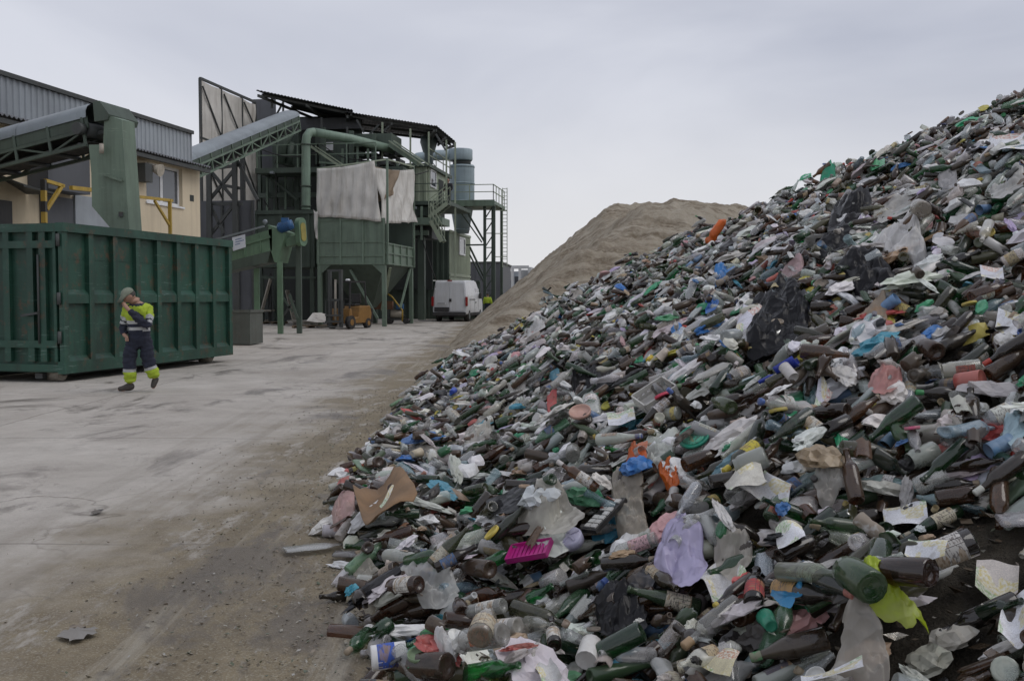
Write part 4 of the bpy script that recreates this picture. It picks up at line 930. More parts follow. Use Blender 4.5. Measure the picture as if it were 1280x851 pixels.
def drape(name, px, py, w, h, ang, col, label, cat, mat=None, dome=.06, wr=1.0, seed=None, group=None, land=None, rings=22, seg=64, rag=.26):
    w *= .88; h *= .86; rs = random.Random(seed if seed is not None else int(px * 7 + py)); sd = rs.randint(0, 999)
    pts = []; ca, sa = math.cos(R(ang)), math.sin(R(ang))
    c0, n0 = tangent(px, py, 0.0)
    for k in range(seg):
        t = 2 * math.pi * k / seg
        rr = 1 + rag * (mnoise.noise(Vector((math.cos(t) * 1.3, math.sin(t) * 1.3, sd))) * 1.6 + .5 * mnoise.noise(Vector((math.cos(t) * 4, math.sin(t) * 4, sd + 9))))
        ex, ey = rr * w / 2 * math.cos(t), rr * h / 2 * math.sin(t)
        q = on_plane(px + ex * ca - ey * sa, py + ex * sa + ey * ca, c0, n0); v = Vector((q.x - c0.x, q.y - c0.y)); lim = 2.3 * max(w, h) / 2 * c0.length / FPX
        if v.length > lim: v = v.normalized() * lim
        pts.append(v)
    V = [(c0.x, c0.y)]; rho = [0.0]
    for i in range(1, rings + 1):
        f = i / rings
        for k in range(seg): V.append((c0.x + pts[k].x * f, c0.y + pts[k].y * f)); rho.append(f)
    V = np.array(V); rho = np.array(rho); x, y = V[:, 0], V[:, 1]
    size = max(p.length for p in pts)
    lf = .016 if mat is M_BLK or dome > .05 else 0.0; z = np.maximum(samp(Hbb, x, y) + .006 + lf, samp(Hb, x, y) + .001 + lf) + .008
    wz = np.zeros(len(x)); rr_ = np.random.default_rng(sd)
    for k in range(15):                              # creases: folded ridges in several directions
        a = rr_.random() * 6.28; fr = (rr_.uniform(1.2, 5) if k < 9 else rr_.uniform(6, 12)) / max(size, .06); ph = rr_.random() * 6
        u = (x * math.cos(a) + y * math.sin(a)) * fr + ph + 2.6 * fbm(x / size, y / size, sd + k, 3, scale=1.6)
        wz += (np.abs((u % 1) - .5) * 2 - .5) * rr_.uniform(.4, 1) / fr * (.20 if k < 9 else .16)
    z = z + dome * np.sqrt(np.maximum(0, 1 - rho ** 2.2)) * (.75 + .8 * fbm(x / size, y / size, sd, 3, scale=1.6)) + wz * wr * np.clip((1.02 - rho) * 5, .12, 1) + .02 * fbm(x / size, y / size, sd + 3, 3, scale=6) * wr
    z = np.where(rho > .99, np.minimum(z, samp(Hb, x, y) + .01), z)
    z = np.maximum(z, c0.z - (n0.x * (x - c0.x) + n0.y * (y - c0.y)) / n0.z - .07)
    # a little sideways crumple too
    x = x + .2 * wz * wr * np.clip((1 - rho) * 3, 0, 1); y = y + .2 * wz * wr * np.clip((1 - rho) * 3, 0, 1)
    Q = []; Tn = [(0, 1 + k, 1 + (k + 1) % seg) for k in range(seg)]
    for i in range(rings - 1):
        for k in range(seg): a = 1 + i * seg + k; b = 1 + i * seg + (k + 1) % seg; Q.append((a, a + seg, b + seg, b))
    loc = Vector((c0.x, c0.y, float(z.min())))
    me = fast_mesh(name, np.stack([x - loc.x, y - loc.y, z - loc.z], -1), np.array(Q, np.int32), np.array(Tn, np.int32), [mat or M_FM], None, True)
    o = bpy.data.objects.new(name, me); COL.objects.link(o); o.location = loc; o.color = tuple(col) + (1,)
    tag(o, label, cat, group)
    LAND.append((px, py, land or label)) if land else None
    return o
BK = (.012, .012, .014)
BAGS = [
 (972, 390, 112, 78, -38, BK, 'large black bin bag torn open in the middle of the heap', 'bin bag', M_BLK, .13, 'large black bin bag'),
 (1078, 346, 92, 34, -12, BK, 'crumpled black bag just below the large white bag', 'bin bag', M_BLK, .07, None),
 (1062, 262, 74, 62, -40, BK, 'black bag in the dark hollow high on the heap', 'bin bag', M_BLK, .10, 'black bag in the high hollow'),
 (1040, 300, 60, 34, -20, BK, 'small black bag below the dark hollow high on the heap', 'bin bag', M_BLK, .06, None),
 (738, 470, 66, 48, 15, BK, 'black bag left of the white plastic crate', 'bin bag', M_BLK, .09, None),
 (650, 604, 100, 34, -20, BK, 'flat black film lying across bottles in the left heap', 'film', M_BLK, .03, None),
 (772, 748, 76, 60, 10, BK, 'black bag left of the lavender bag near the bottom', 'bin bag', M_BLK, .13, None),
 (906, 336, 20, 54, 25, (.035, .20, .52), 'bright blue plastic bag hanging down the upper heap', 'plastic bag', M_FM, .04, 'bright blue bag'),
 (889, 372, 18, 32, 10, (.03, .14, .46), 'small dark blue bag below the bright blue bag', 'plastic bag', M_FM, .03, None),
 (984, 712, 46, 40, -20, (.03, .22, .44), 'torn sky blue bag above the near black bottle', 'plastic bag', M_FM, .03, 'torn blue bag'),
 (1112, 786, 112, 24, -18, (.36, .46, .02), 'long yellow green plastic bag in the near right corner', 'plastic bag', M_FM, .03, 'yellow green bag'),
 (851, 682, 64, 84, 12, (.48, .44, .64), 'crumpled lavender plastic bag in the near heap', 'plastic bag', M_FM, .10, 'lavender bag'),
 (912, 668, 62, 84, -20, (.42, .39, .34), 'dirty translucent bag with orange print right of the lavender bag', 'plastic bag', M_FM, .07, None),
 (786, 656, 62, 52, 0, (.40, .36, .30), 'dusty beige plastic bag left of the lavender bag', 'plastic bag', M_FM, .07, None),
 (688, 632, 104, 46, -14, (.45, .43, .38), 'wide dusty translucent sheet of film on the left heap', 'film', M_FM, .06, 'wide dusty film sheet'),
 (796, 552, 26, 44, 25, (.62, .11, .01), 'bright orange plastic net bag in mid heap', 'plastic bag', M_FM, .04, 'bright orange net bag'),
 (836, 606, 30, 22, 0, (.60, .13, .02), 'small orange plastic wrapper above the rusty brown bottle', 'wrapper', M_FM, .03, None),
 (1122, 311, 80, 36, -5, (.62, .61, .60), 'large white plastic bag on the upper right slope', 'plastic bag', M_FM, .09, 'large white bag'),
 (1120, 246, 78, 46, -30, (.50, .50, .48), 'long grey white film high on the right slope', 'film', M_FM, .05, None),
 (1258, 222, 60, 26, -25, (.48, .47, .45), 'grey white film at the right edge high on the heap', 'film', M_FM, .07, None),
 (1097, 198, 22, 30, 15, (.10, .42, .20), 'pale green plastic bag on the crest line', 'plastic bag', M_FM, .06, 'pale green crest bag'),
 (1034, 218, 26, 16, -20, (.03, .36, .20), 'emerald green plastic scrap on the crest line', 'plastic bag', M_FM, .04, None),
 (1105, 457, 44, 42, -25, (.52, .24, .22), 'pink and red striped plastic bag right of the blue scoop', 'plastic bag', M_FM, .04, 'pink striped bag'),
 (429, 641, 32, 40, 20, (.58, .38, .36), 'red and white plastic bag at the left tip of the heap', 'plastic bag', M_FM, .06, None),
 (463, 724, 58, 26, 5, (.40, .38, .33), 'dirty flattened film at the toe below the cardboard', 'film', M_FM, .015, None),
 (540, 728, 92, 34, -8, (.47, .47, .45), 'grey translucent film right of the flattened toe film', 'film', M_FM, .025, None),
 (556, 808, 38, 46, 0, (.66, .66, .65), 'white knotted plastic bag near the bottom edge', 'plastic bag', M_FM, .07, 'white knotted bag'),
 (1090, 383, 46, 20, -5, (.26, .17, .10), 'crumpled brown paper bag below a black bag', 'paper bag', M_CPm, .05, None),
 (826, 556, 46, 88, 30, (.50, .52, .48), 'pale plastic sack hanging open beside the orange net bag', 'plastic bag', M_FM, .07, None),
 (990, 330, 38, 22, -10, (.44, .30, .31), 'dull pink plastic bag on the upper heap', 'plastic bag', M_FM, .04, None),
 (1268, 515, 30, 42, 0, (.38, .52, .58), 'light blue plastic bag at the right edge', 'plastic bag', M_FM, .05, 'light blue bag'),
 (1102, 352, 40, 18, -15, (.54, .44, .06), 'yellow plastic strip among bottles below the white bag', 'plastic bag', M_FM, .02, None),
 (690, 509, 14, 20, 20, (.50, .07, .07), 'red plastic tray piece left of the orange net bag', 'plastic tray', M_CPm, .02, None),
 (645, 480, 50, 26, -10, (.52, .51, .48), 'grey white plastic film in the far left heap', 'film', M_FM, .04, 'grey far film'),
 (580, 462, 36, 20, 0, (.50, .48, .46), 'small pale film at the far toe of the heap', 'film', M_FM, .05, None),
 (720, 372, 22, 20, 0, (.48, .45, .41), 'pale round bag on the far crest before the sand heap', 'plastic bag', M_FM, .10, None),
 (668, 408, 40, 24, -5, (.56, .55, .54), 'white plastic bag on the far crest before the van', 'plastic bag', M_FM, .09, 'white far crest bag'),
 (1052, 535, 28, 18, 0, (.04, .32, .15), 'green plastic scrap below the thick green bottle', 'plastic bag', M_FM, .02, None),
 (1185, 225, 40, 20, -10, (.60, .60, .63), 'white plastic sheet above the green wine bottle on the high slope', 'film', M_FM, .02, None),
 (600, 545, 60, 26, -10, (.46, .44, .40), 'dusty film lump in the left mid heap', 'film', M_FM, .05, 'dusty left film lump'),
 (1040, 620, 60, 26, -30, (.42, .40, .36), 'dirty pale film right of the printed leaflets', 'film', M_FM, .03, None),
 (1080, 840, 90, 30, -10, (.46, .44, .40), 'crumpled grey film at the bottom edge right of centre', 'film', M_FM, .03, None),
]
for (px, py, w, h, an, colr, lb, ct, mt, dm, land) in BAGS:
    nm = {'bin bag': 'bin_bag', 'plastic bag': 'plastic_bag', 'film': 'plastic_film', 'wrapper': 'wrapper', 'paper bag': 'paper_bag', 'plastic tray': 'plastic_tray'}[ct]
    if mt is M_FM and max(colr) - min(colr) < .12: mt = M_CLR; colr = tuple(min(.85, c * 1.35) for c in colr); dm *= .8; w *= .9; h *= .9
    drape(nm, px, py, w, h, an, colr, lb, ct, mt, dm, 1.0 if mt is not M_CPm else .7, None, 'bags and film on the heap', land)
def sheet(px, py, w, h, ang, col, label, name='paper_sheet', cat='paper', mat=None, nx=9, ny=11, curl=.03, land=None, lift=.012, thick=0, rough_edge=0):
    w, h = (w * .86, h * .86) if cat == 'paper' else (w, h); c0, n0 = tangent(px, py, .015 + lift); ca, sa = math.cos(R(ang)), math.sin(R(ang)); rs = random.Random(int(px * 13 + py))
    cor = []
    for (u, v) in ((-1, -1), (1, -1), (1, 1), (-1, 1)):
        ex, ey = u * w / 2, v * h / 2; q = on_plane(px + ex * ca - ey * sa, py + ex * sa + ey * ca, c0, n0); cor.append((q.x, q.y, q.z))
    U, Vv = np.meshgrid(np.linspace(0, 1, nx), np.linspace(0, 1, ny))
    if rough_edge: U = U + rough_edge * fbm(Vv * 3, U * 0 + px, 5, 2, scale=2) * (np.abs(U - .5) * 2); Vv = Vv + rough_edge * fbm(U * 3, Vv * 0 + py, 6, 2, scale=2) * (np.abs(Vv - .5) * 2)
    cor = np.array(cor); x = (cor[0, 0] * (1 - U) + cor[1, 0] * U) * (1 - Vv) + (cor[3, 0] * (1 - U) + cor[2, 0] * U) * Vv
    y = (cor[0, 1] * (1 - U) + cor[1, 1] * U) * (1 - Vv) + (cor[3, 1] * (1 - U) + cor[2, 1] * U) * Vv
    pl = (cor[0, 2] * (1 - U) + cor[1, 2] * U) * (1 - Vv) + (cor[3, 2] * (1 - U) + cor[2, 2] * U) * Vv
    pl = np.maximum(pl, samp(Hbb, x, y) * .6 + pl * .4)
    a1, a2, p1 = rs.uniform(-1, 1), rs.uniform(-1, 1), rs.uniform(0, 6)
    z = pl + curl * (np.sin((U * a1 + Vv * a2) * 5 + p1) * .6 + 1.6 * ((U - .5) ** 2) * rs.choice([-1, 1]) + 1.2 * ((Vv - .5) ** 2) * rs.choice([-1, 1])) + .3 * curl * np.abs(((U * a2 - Vv * a1) * 2.3 + p1) % 1 - .5)
    i = np.arange(ny - 1)[:, None] * nx + np.arange(nx - 1)[None, :]; Q = np.stack([i, i + 1, i + nx + 1, i + nx], -1).reshape(-1, 4)
    loc = Vector((c0.x, c0.y, float(z.min())))
    me = fast_mesh(name, np.stack([x - loc.x, y - loc.y, z - loc.z], -1).reshape(-1, 3), Q, None, [mat or M_SHEET], None, True, None, np.stack([U, Vv], -1).reshape(-1, 2))
    o = bpy.data.objects.new(name, me); COL.objects.link(o); o.location = loc; o.color = tuple(col) + (1,); tag(o, label, cat, 'papers on the heap' if cat == 'paper' else None)
    if thick: sd = o.modifiers.new('thickness', 'SOLIDIFY'); sd.thickness = thick
    if land: LAND.append((px, py, land))
    return o
WP = (.82, .83, .86)
for a in [(958, 608, 74, 34, 14, WP, 'white leaflet with yellow and green print lying on top of the pair', None),
          (930, 592, 58, 40, -22, (.62, .60, .52), 'yellowish map leaflet tilted beside the green bottles', None),
          (988, 668, 40, 24, -12, WP, 'small white leaflet below the leaflet pair', None),
          (1132, 653, 64, 28, -10, WP, 'white folded leaflet on bare earth near the right side', 'folded leaflet'),
          (1158, 686, 60, 24, 14, WP, 'white printed slip just below the folded leaflet', None),
          (1246, 738, 62, 50, 3, (.66, .60, .54), 'magazine page with brown red picture near the right edge', 'magazine page'),
          (1268, 776, 40, 56, 10, WP, 'white leaflet cut by the right edge below the magazine page', None),
          (1262, 178, 56, 24, -12, WP, 'white papers at the right edge near the crest', 'crest papers'),
          (1262, 408, 40, 24, 14, WP, 'white leaflet at the right edge beside brown bottles', None),
          (776, 518, 40, 18, -10, WP, 'white paper with blue corner left of the orange net bag', None),
          (1028, 502, 20, 34, 20, (.60, .60, .68), 'pale lilac card standing between dark bottles', 'lilac card'),
          (902, 722, 60, 40, -35, (.64, .63, .62), 'torn leaflet under the lower end of the lavender bag', None),
          (900, 818, 48, 34, 25, (.66, .60, .38), 'yellow printed leaflet near the bottom edge', 'yellow leaflet'),
          (1040, 847, 90, 16, -8, WP, 'white paper edge at the bottom right of centre', None),
          (936, 396, 28, 42, 15, (.66, .66, .74), 'white torn paper left of the large black bag', None),
          (1240, 345, 34, 18, -8, (.66, .66, .70), 'white paper on the right edge below the crest', None),
          (682, 836, 40, 34, 60, (.60, .60, .58), 'white ribbed paper at the bottom edge of the heap', None)]:
    sheet(*a[:7], land=a[7])
# cardboard, flattened things on the mud, tray, panel, crate, scoop, lid
M_CARD = paint('cardboard', (.25, .155, .085), .85, dirt=(.10, .075, .05), streak=False, scale=4, bump=.1)
cb = sheet(482, 631, 66, 48, -38, (.3, .2, .12), 'bent brown cardboard piece at the left tip of the heap', 'cardboard_piece', 'cardboard', M_CARD, 8, 8, .10, 'cardboard piece', .05, .006, .12)
cb2 = sheet(492, 626, 34, 26, -50, (.6, .58, .56), 'white crumpled paper lying inside the bent cardboard', 'paper_sheet', 'paper', None, 8, 8, .03, None, .09)
# special rigid things on the heap -------------------------------------------------
def frame_on(px, py, yaw, pitchx=0.0, roll=0.0, lift=.05):
    m = hit(px, py); z = float(samp(Hbb, np.array([m.x]), np.array([m.y]))[0]) + lift
    sl_ = float(heap_h(np.array(m.x + .1), np.array(m.y)) - heap_h(np.array(m.x - .1), np.array(m.y))) / .2 if m.z > .1 else 0
    Mx = Matrix.Translation((m.x, m.y, z)) @ Matrix.Rotation(-math.atan(sl_) + roll, 4, 'Y') @ Matrix.Rotation(pitchx, 4, 'X') @ Matrix.Rotation(yaw, 4, 'Z')
    return (lambda a, b, c: Mx @ Vector((a, b, c))), Vector((m.x, m.y, z))
def solid(name, c, rough=.4, dirt_amt=.45, scale=5): return paint(name, c, rough, dirt=(.16, .14, .12), dirt_amt=dirt_amt, streak=False, scale=scale, bump=.1, var=.12)
# magenta tray
tf, o = frame_on(663, 688, R(-28), R(18)); mb = MB(); L_, W_ = .105, .05
for i in range(9):
    x0 = -L_ + i * 2 * L_ / 9; mb.box(x0, x0 + 2 * L_ / 9 - .006, -W_, W_, .004, .014, tf)
mb.box(-L_, L_, -W_, W_, 0, .0035, tf); mb.box(-L_ - .006, L_ + .006, -W_ - .006, -W_ - .001, 0, .03, tf); mb.box(-L_ - .006, L_ + .006, W_ + .001, W_ + .006, 0, .03, tf)
mb.box(-L_ - .007, -L_ - .001, -W_ - .001, W_ + .001, 0, .03, tf); mb.box(L_ + .001, L_ + .007, -W_ - .001, W_ + .001, 0, .03, tf)
top(mb, 'plastic_tray', solid('magenta_plastic', (.46, .02, .22)), 'magenta ribbed plastic tray standing in the near left heap', 'tray', None, o); LAND.append((663, 688, 'magenta tray'))
# lavender plastic lid with spokes
tf, o = frame_on(713, 672, 0, R(28), 0, .06); mb = MB()
mb.lathe([(.02, .022), (.055, .02), (.062, .008), (.060, -.03), (.05, -.03), (.052, .0), (.02, .008)], (0, 0, 0), 20)
for k in range(5):
    t = 6.28 * k / 5; mb.beam((.012 * math.cos(t), .012 * math.sin(t), .024), (.053 * math.cos(t), .053 * math.sin(t), .022), .010, .008)
mb.v = [tuple(tf(*p)) for p in mb.v]
top(mb, 'plastic_disc', solid('lilac_plastic', (.46, .45, .60)), 'round lilac plastic base with star ribs right of the magenta tray', 'lid', None, o)
# black panel with white keys
tf, o = frame_on(757, 636, R(38), R(14), 0, .05); kb = thing('keypad_panel', 'black panel with rows of white keys above the dusty beige bag', 'panel', o)
mb = MB(); mb.box(-.13, .13, -.05, .05, 0, .022, tf); mb.build('housing', solid('black_plastic', (.02, .02, .022)), kb)
kw_ = solid('white_keys', (.6, .6, .58))
for i in range(7):
    for j in range(2):
        if (i, j) in ((3, 1), (5, 0)): continue
        mb = MB(); mb.box(-.115 + i * .033, -.09 + i * .033, -.038 + j * .042, -.004 + j * .042, .0225, .030, tf); mb.build('key', kw_, kb)
# white crate
tf, o = frame_on(822, 482, R(12), R(22), 0, .06); cr_ = thing('plastic_crate', 'dirty white plastic crate lying on its side in mid heap', 'crate', o); mb = MB(); wc = solid('crate_white', (.50, .49, .46))
a_, b_, h_ = .115, .09, .075
mb.box(-a_, a_, -b_, b_, 0, .008, tf); mb.build('floor_panel', wc, cr_)
for (x0, x1, y0, y1) in ((-a_, a_, -b_ - .010, -b_ - .001), (-a_, a_, b_ + .001, b_ + .010), (-a_ - .010, -a_ - .001, -b_, b_), (a_ + .001, a_ + .010, -b_, b_)):
    mb = MB(); mb.box(x0, x1, y0, y1, 0, .03, tf); mb.box(x0, x1, y0, y1, h_ - .03, h_, tf)
    n = 5
    for i in range(n + 1):
        if x1 - x0 > .1: xx = x0 + (x1 - x0 - .02) * i / n; mb.box(xx, xx + .02, y0 + .001, y1 - .001, .0302, h_ - .0302, tf)
        else: yy = y0 + (y1 - y0 - .02) * i / n; mb.box(x0 + .001, x1 - .001, yy, yy + .02, .0302, h_ - .0302, tf)
    mb.build('side_panel', wc, cr_)
LAND.append((822, 482, 'white plastic crate'))
# blue scoop
tf, o = frame_on(1000, 455, R(70), R(-20), 0, .06); mb = MB(); n = 12
V = []; rowl = []
for i in range(7):
    for k in range(n + 1):
        t = math.pi * (k / n - .5) * 1.1; w = .075 * (1 - .25 * i / 6); V.append(tf(w * math.sin(t), .02 * i, -.05 * math.cos(t) * (1 - .1 * i / 6) + .05))
mb.add(V, [(i * (n + 1) + k, i * (n + 1) + k + 1, (i + 1) * (n + 1) + k + 1, (i + 1) * (n + 1) + k) for i in range(6) for k in range(n)], 0, True)
mb.tube([tf(0, .12, .012), tf(0, .17, .03), tf(0, .23, .032)], .012, 8)
sc_o = top(mb, 'plastic_scoop', solid('blue_plastic', (.02, .045, .36)), 'blue plastic scoop left of the pink striped bag', 'scoop', None, o); sd = sc_o.modifiers.new('thickness', 'SOLIDIFY'); sd.thickness = .003; LAND.append((1000, 455, 'blue scoop'))
# green tub lid with print
tf, o = frame_on(868, 533, R(20), R(30), 0, .06); gl = thing('tub_lid', 'teal green tub lid with printed picture right of the orange net bag', 'lid', o)
mb = MB(); mb.lathe([(.075, 0), (.085, .004), (.085, .016), (.078, .02), (.074, .014), (.01, .014)], (0, 0, 0), 24); mb.v = [tuple(tf(*p)) for p in mb.v]; mb.build('rim', solid('teal_plastic', (.02, .26, .17)), gl)
mb = MB(); mb.lathe([(.062, .0145), (.062, .0165), (.01, .0165)], (0, 0, 0), 24); mb.v = [tuple(tf(*p)) for p in mb.v]; gp = mb.build('printed_disc', M_LBL, gl); gp.color = (.10, .42, .28, 1); LAND.append((868, 533, 'teal green tub lid'))
# orange pipe piece on the crest and a wooden slat
cr0 = hit(893, 296); mb = MB(); a = Vector((cr0.x - .08, cr0.y, cr0.z - .10)); b = Vector((cr0.x + .10, cr0.y - .05, cr0.z + .22))
mb.tube([a.lerp(b, k / 9) for k in range(10)], [.035, .055, .062, .066, .06, .068, .06, .052, .045, .03], 16)
mb.v = [tuple(Vector(v) + Vector((1, .6, .5)) * .07 * mnoise.noise(Vector(v) * 9) + Vector((0, 0, .05)) * mnoise.noise(Vector(v) * 17)) for v in mb.v]
top(mb, 'plastic_sack', solid('orange_plastic', (.62, .12, .012)), 'bright orange crumpled plastic sack standing at the crest before the sand heap', 'plastic bag'); LAND.append((890, 278, 'orange crest sack'))
c0 = hit(1150, 326); mb = MB(); z0 = float(samp(Hm, np.array([c0.x]), np.array([c0.y]))[0]) + .03
mb.beam((c0.x - .13, c0.y + .02, z0 - .05), (c0.x + .13, c0.y - .04, z0 + .09), .04, .02); top(mb, 'wooden_slat', paint('raw_wood', (.34, .22, .12), .8, streak=False, scale=6), 'pale wooden slat lying just below the large white bag', 'slat')
# rubbish lying on the yard mud
def flat_bottle(px, py, w, ang, col, label, mat, squ=.25):
    m = gnd(px, py); V, Q, Tn, _, _ = TPL['petflat']['mesh']['hi']; k = w / .3; V = V * k; V = V * np.array([1, 1.25, squ]); V[:, 2] += .45 * .05 * k * squ + .012
    me = fast_mesh('crushed_bottle', V, Q, Tn, [mat]); o = bpy.data.objects.new('crushed_bottle', me); COL.objects.link(o); o.location = (m.x, m.y, 0); o.rotation_euler = (0, 0, R(ang)); o.color = tuple(col) + (1,); tag(o, label, 'plastic bottle', 'flattened bottles on the mud')
flat_bottle(391, 687, .36, 25, (.42, .42, .39), 'flattened pale plastic bottle lying on the mud apart from the heap', M_PL)
flat_bottle(448, 698, .30, -4, (.14, .145, .15), 'dark crushed plastic bottle on the mud right of the pale one', M_PL, .7)
for (px, py, w, h, colr, lb) in [(122, 641, 12, 5, (.03, .028, .026), 'small black scrap lying on the pale concrete'), (98, 793, 46, 16, (.20, .185, .165), 'flattened grey scrap sheet on the concrete at the lower left'), (97, 786, 22, 4, (.03, .028, .026), 'dark strip beside the flattened grey scrap')]:
    g0 = gnd(px, py); g1 = gnd(px + w / 2, py); g2 = gnd(px, py - h / 2); n = 34; V = [(g0.x, g0.y, .022)]; T_ = []
    for k in range(n):
        t = 6.28 * k / n; r = 1 + .5 * mnoise.noise(Vector((math.cos(t) * 1.5, math.sin(t) * 1.5, px))) + .25 * mnoise.noise(Vector((math.cos(t) * 5, math.sin(t) * 5, px)))
        V.append((g0.x + (g1.x - g0.x) * math.cos(t) * r, g0.y + (g2.y - g0.y) * math.sin(t) * r, .006 + .012 * random.random())); T_.append((0, 1 + k, 1 + (k + 1) % n))
    mb = MB(); mb.add(V, T_, 0, True); o = top(mb, 'flat_scrap', M_CPm, lb, 'scrap'); o.color = tuple(colr) + (1,)

# ---------------------------------------------------------------- the single bottles, jars, cans, caps
MESHC = {}
def tmesh(kind, mc, lod='hi'):
    k = (kind, mc, lod)
    if k not in MESHC:
        V, Q, Tn, _, _ = TPL[kind]['mesh'][lod]; MESHC[k] = fast_mesh(kind + '_' + mc.lower(), V, Q, Tn, [OBJM[mc]], None, mc != 'FM')
    return MESHC[k]
def lmesh(kind, pos):
    k = (kind, 'lab', pos)
    if k not in MESHC: V, Q = lab_mesh(kind, pos); MESHC[k] = fast_mesh(kind + '_label', V, Q, None, [M_LBL])
    return MESHC[k]
def cmesh(kind, lg):
    k = (kind, 'cap', lg)
    if k not in MESHC: V, Q, Tn = cap_mesh(kind, lg); MESHC[k] = fast_mesh(kind + '_cap', V, Q, Tn, [M_CPm])
    return MESHC[k]
NAMES = dict(wine=('wine_bottle', 'wine bottle', 'bottle'), champ=('champagne_bottle', 'champagne bottle', 'bottle'), litre=('litre_bottle', 'litre bottle', 'bottle'), beer=('beer_bottle', 'beer bottle', 'bottle'), stubby=('stubby_bottle', 'stubby bottle', 'bottle'), hock=('slim_bottle', 'slim tall bottle', 'bottle'), flask=('flask_bottle', 'flat flask bottle', 'bottle'), neck=('broken_bottle', 'broken bottle neck', 'bottle'), liquor=('spirits_bottle', 'spirits bottle', 'bottle'), broken=('broken_bottle', 'broken bottle', 'bottle'), broken2=('broken_bottle', 'broken bottle', 'bottle'),
             jar=('glass_jar', 'glass jar', 'jar'), bigjar=('glass_jar', 'glass jar', 'jar'), tin=('food_tin', 'food tin', 'tin'), can=('drink_can', 'drink can', 'can'), cup=('plastic_cup', 'plastic cup', 'cup'), pet=('plastic_bottle', 'plastic bottle', 'plastic bottle'), petcrush=('crushed_bottle', 'crushed bottle', 'plastic bottle'), petflat=('crushed_bottle', 'crushed bottle', 'plastic bottle'), lid=('jar_top', 'jar lid', 'lid'), cap=('crown_cap', 'bottle cap', 'cap'))
def cname(c):
    r, g, b = c; mx = max(c); mn = min(c)
    if mx - mn < .22 * mx: return 'white' if mx > .5 else 'grey' if mx > .12 else 'black'
    if r >= g >= b: return ('yellow' if g > .7 * r and mx > .3 else 'orange' if mx > .45 and g > .2 * r else 'red' if g < .35 * r and mx > .25 else 'tan' if mx > .25 else 'brown' if mx > .02 else 'black')
    if g >= r and g >= b: return 'green'
    if b >= r and b >= g: return 'blue' if r < .7 * b else 'lilac'
    return 'pink' if b > g else 'red'
GRP = dict(shard='glass shards', glass='glass bottles on the heap', jar='glass jars on the heap', pet='plastic bottles on the heap', tin='cans and tins on the heap', film='bags and film on the heap', lid='caps and lids on the heap')
ORD = ['nearest', 'second nearest', 'third nearest', 'fourth nearest', 'fifth nearest', 'sixth nearest', 'seventh nearest', 'eighth nearest', 'ninth nearest', 'tenth nearest', 'eleventh nearest', 'twelfth nearest', 'thirteenth nearest', 'fourteenth nearest', 'fifteenth nearest', 'sixteenth nearest', 'seventeenth nearest', 'eighteenth nearest']
def make_single(p, label, nm, ct):
    mc = matclass(p); blackf = mc == 'FM' and max(p['col']) < .06
    o = bpy.data.objects.new(nm, tmesh(p['kind'], mc, 'hi' if p['d'] < 9 or not p['kind'].startswith('film') else 'lo')); COL.objects.link(o)
    o.matrix_world = Matrix.Translation((p['x'], p['y'], p['z'])) @ pose(p) @ Matrix.Diagonal((p['sc'], p['sc'] * p['ra'], p['sc'] * p['ra'], 1))
    o.color = tuple(p['col']) + (1,); tag(o, label, ct, GRP[kgroup(p)])
    if p.get('lab') and p['kind'] not in ('flask', 'neck'):
        c = bpy.data.objects.new('paper_label', lmesh(p['kind'], p.get('labpos'))); COL.objects.link(c); c.parent = o
        c.color = (tuple(p['lab']) if isinstance(p['lab'], tuple) else jitc(random.choice(LABC))) + (1,)
        if p['hand']: c.rotation_euler = (random.uniform(-.5, .5) + math.pi / 2 - p['roll'] , 0, 0)
    if p.get('cap') and p['kind'] in ('wine', 'champ', 'litre', 'beer', 'stubby', 'liquor', 'hock', 'pet', 'petcrush', 'petflat'):
        lg = not p['kind'].startswith('pet') and p['kind'] not in ('beer', 'stubby')
        c = bpy.data.objects.new('foil' if lg else 'cap', cmesh(p['kind'], lg)); COL.objects.link(c); c.parent = o
        c.color = (tuple(p['cap']) if isinstance(p['cap'], tuple) else jitc(random.choice(CAPC))) + (1,)
    return o
from collections import defaultdict
byl = defaultdict(list)
for p in singles:
    lm = min(LAND, key=lambda l: math.hypot(l[0] - p['px'], (l[1] - p['py']) * 1.2)); dx, dy = p['px'] - lm[0], p['py'] - lm[1]
    rel = ('right of' if dx > 0 else 'left of') if abs(dx) > abs(dy) else ('below' if dy > 0 else 'above')
    k = p['kind']
    if k.startswith('film'): nm, noun, ct = 'plastic_film', 'scrap of plastic film', 'film'; cn = cname(p['col'])
    else:
        nm, noun, ct = NAMES[k]; cn = p.get('cn')
        if cn in (None, 'metal', 'lid', 'clear') and k not in GLASSK and 'jar' not in k: cn = cname(p['col'])
    wl = ' with label' if p.get('lab') and k not in ('flask', 'neck') else ''
    byl[(nm, ct, f'{cn} {noun}{wl}', rel, lm[2])].append((math.hypot(dx, dy), p))
for (nm, ct, what, rel, lm), q in byl.items():
    q.sort(key=lambda a: a[0])
    for i, (_, p) in enumerate(q):
        lm2 = lm; lb = f'{ORD[min(i, len(ORD) - 1)] + " " if len(q) > 1 else "only "}{what} {rel} the {lm}'
        make_single(p, lb, nm, ct)
for p in hands:
    if p.get('nm'): make_single(p, p['hand'], p['nm'], p['ct'])
    else: make_single(p, p['hand'], NAMES[p['kind']][0], 'bottle')
print('heap done', len(singles), len(hands), round(time.time() - T0, 1))
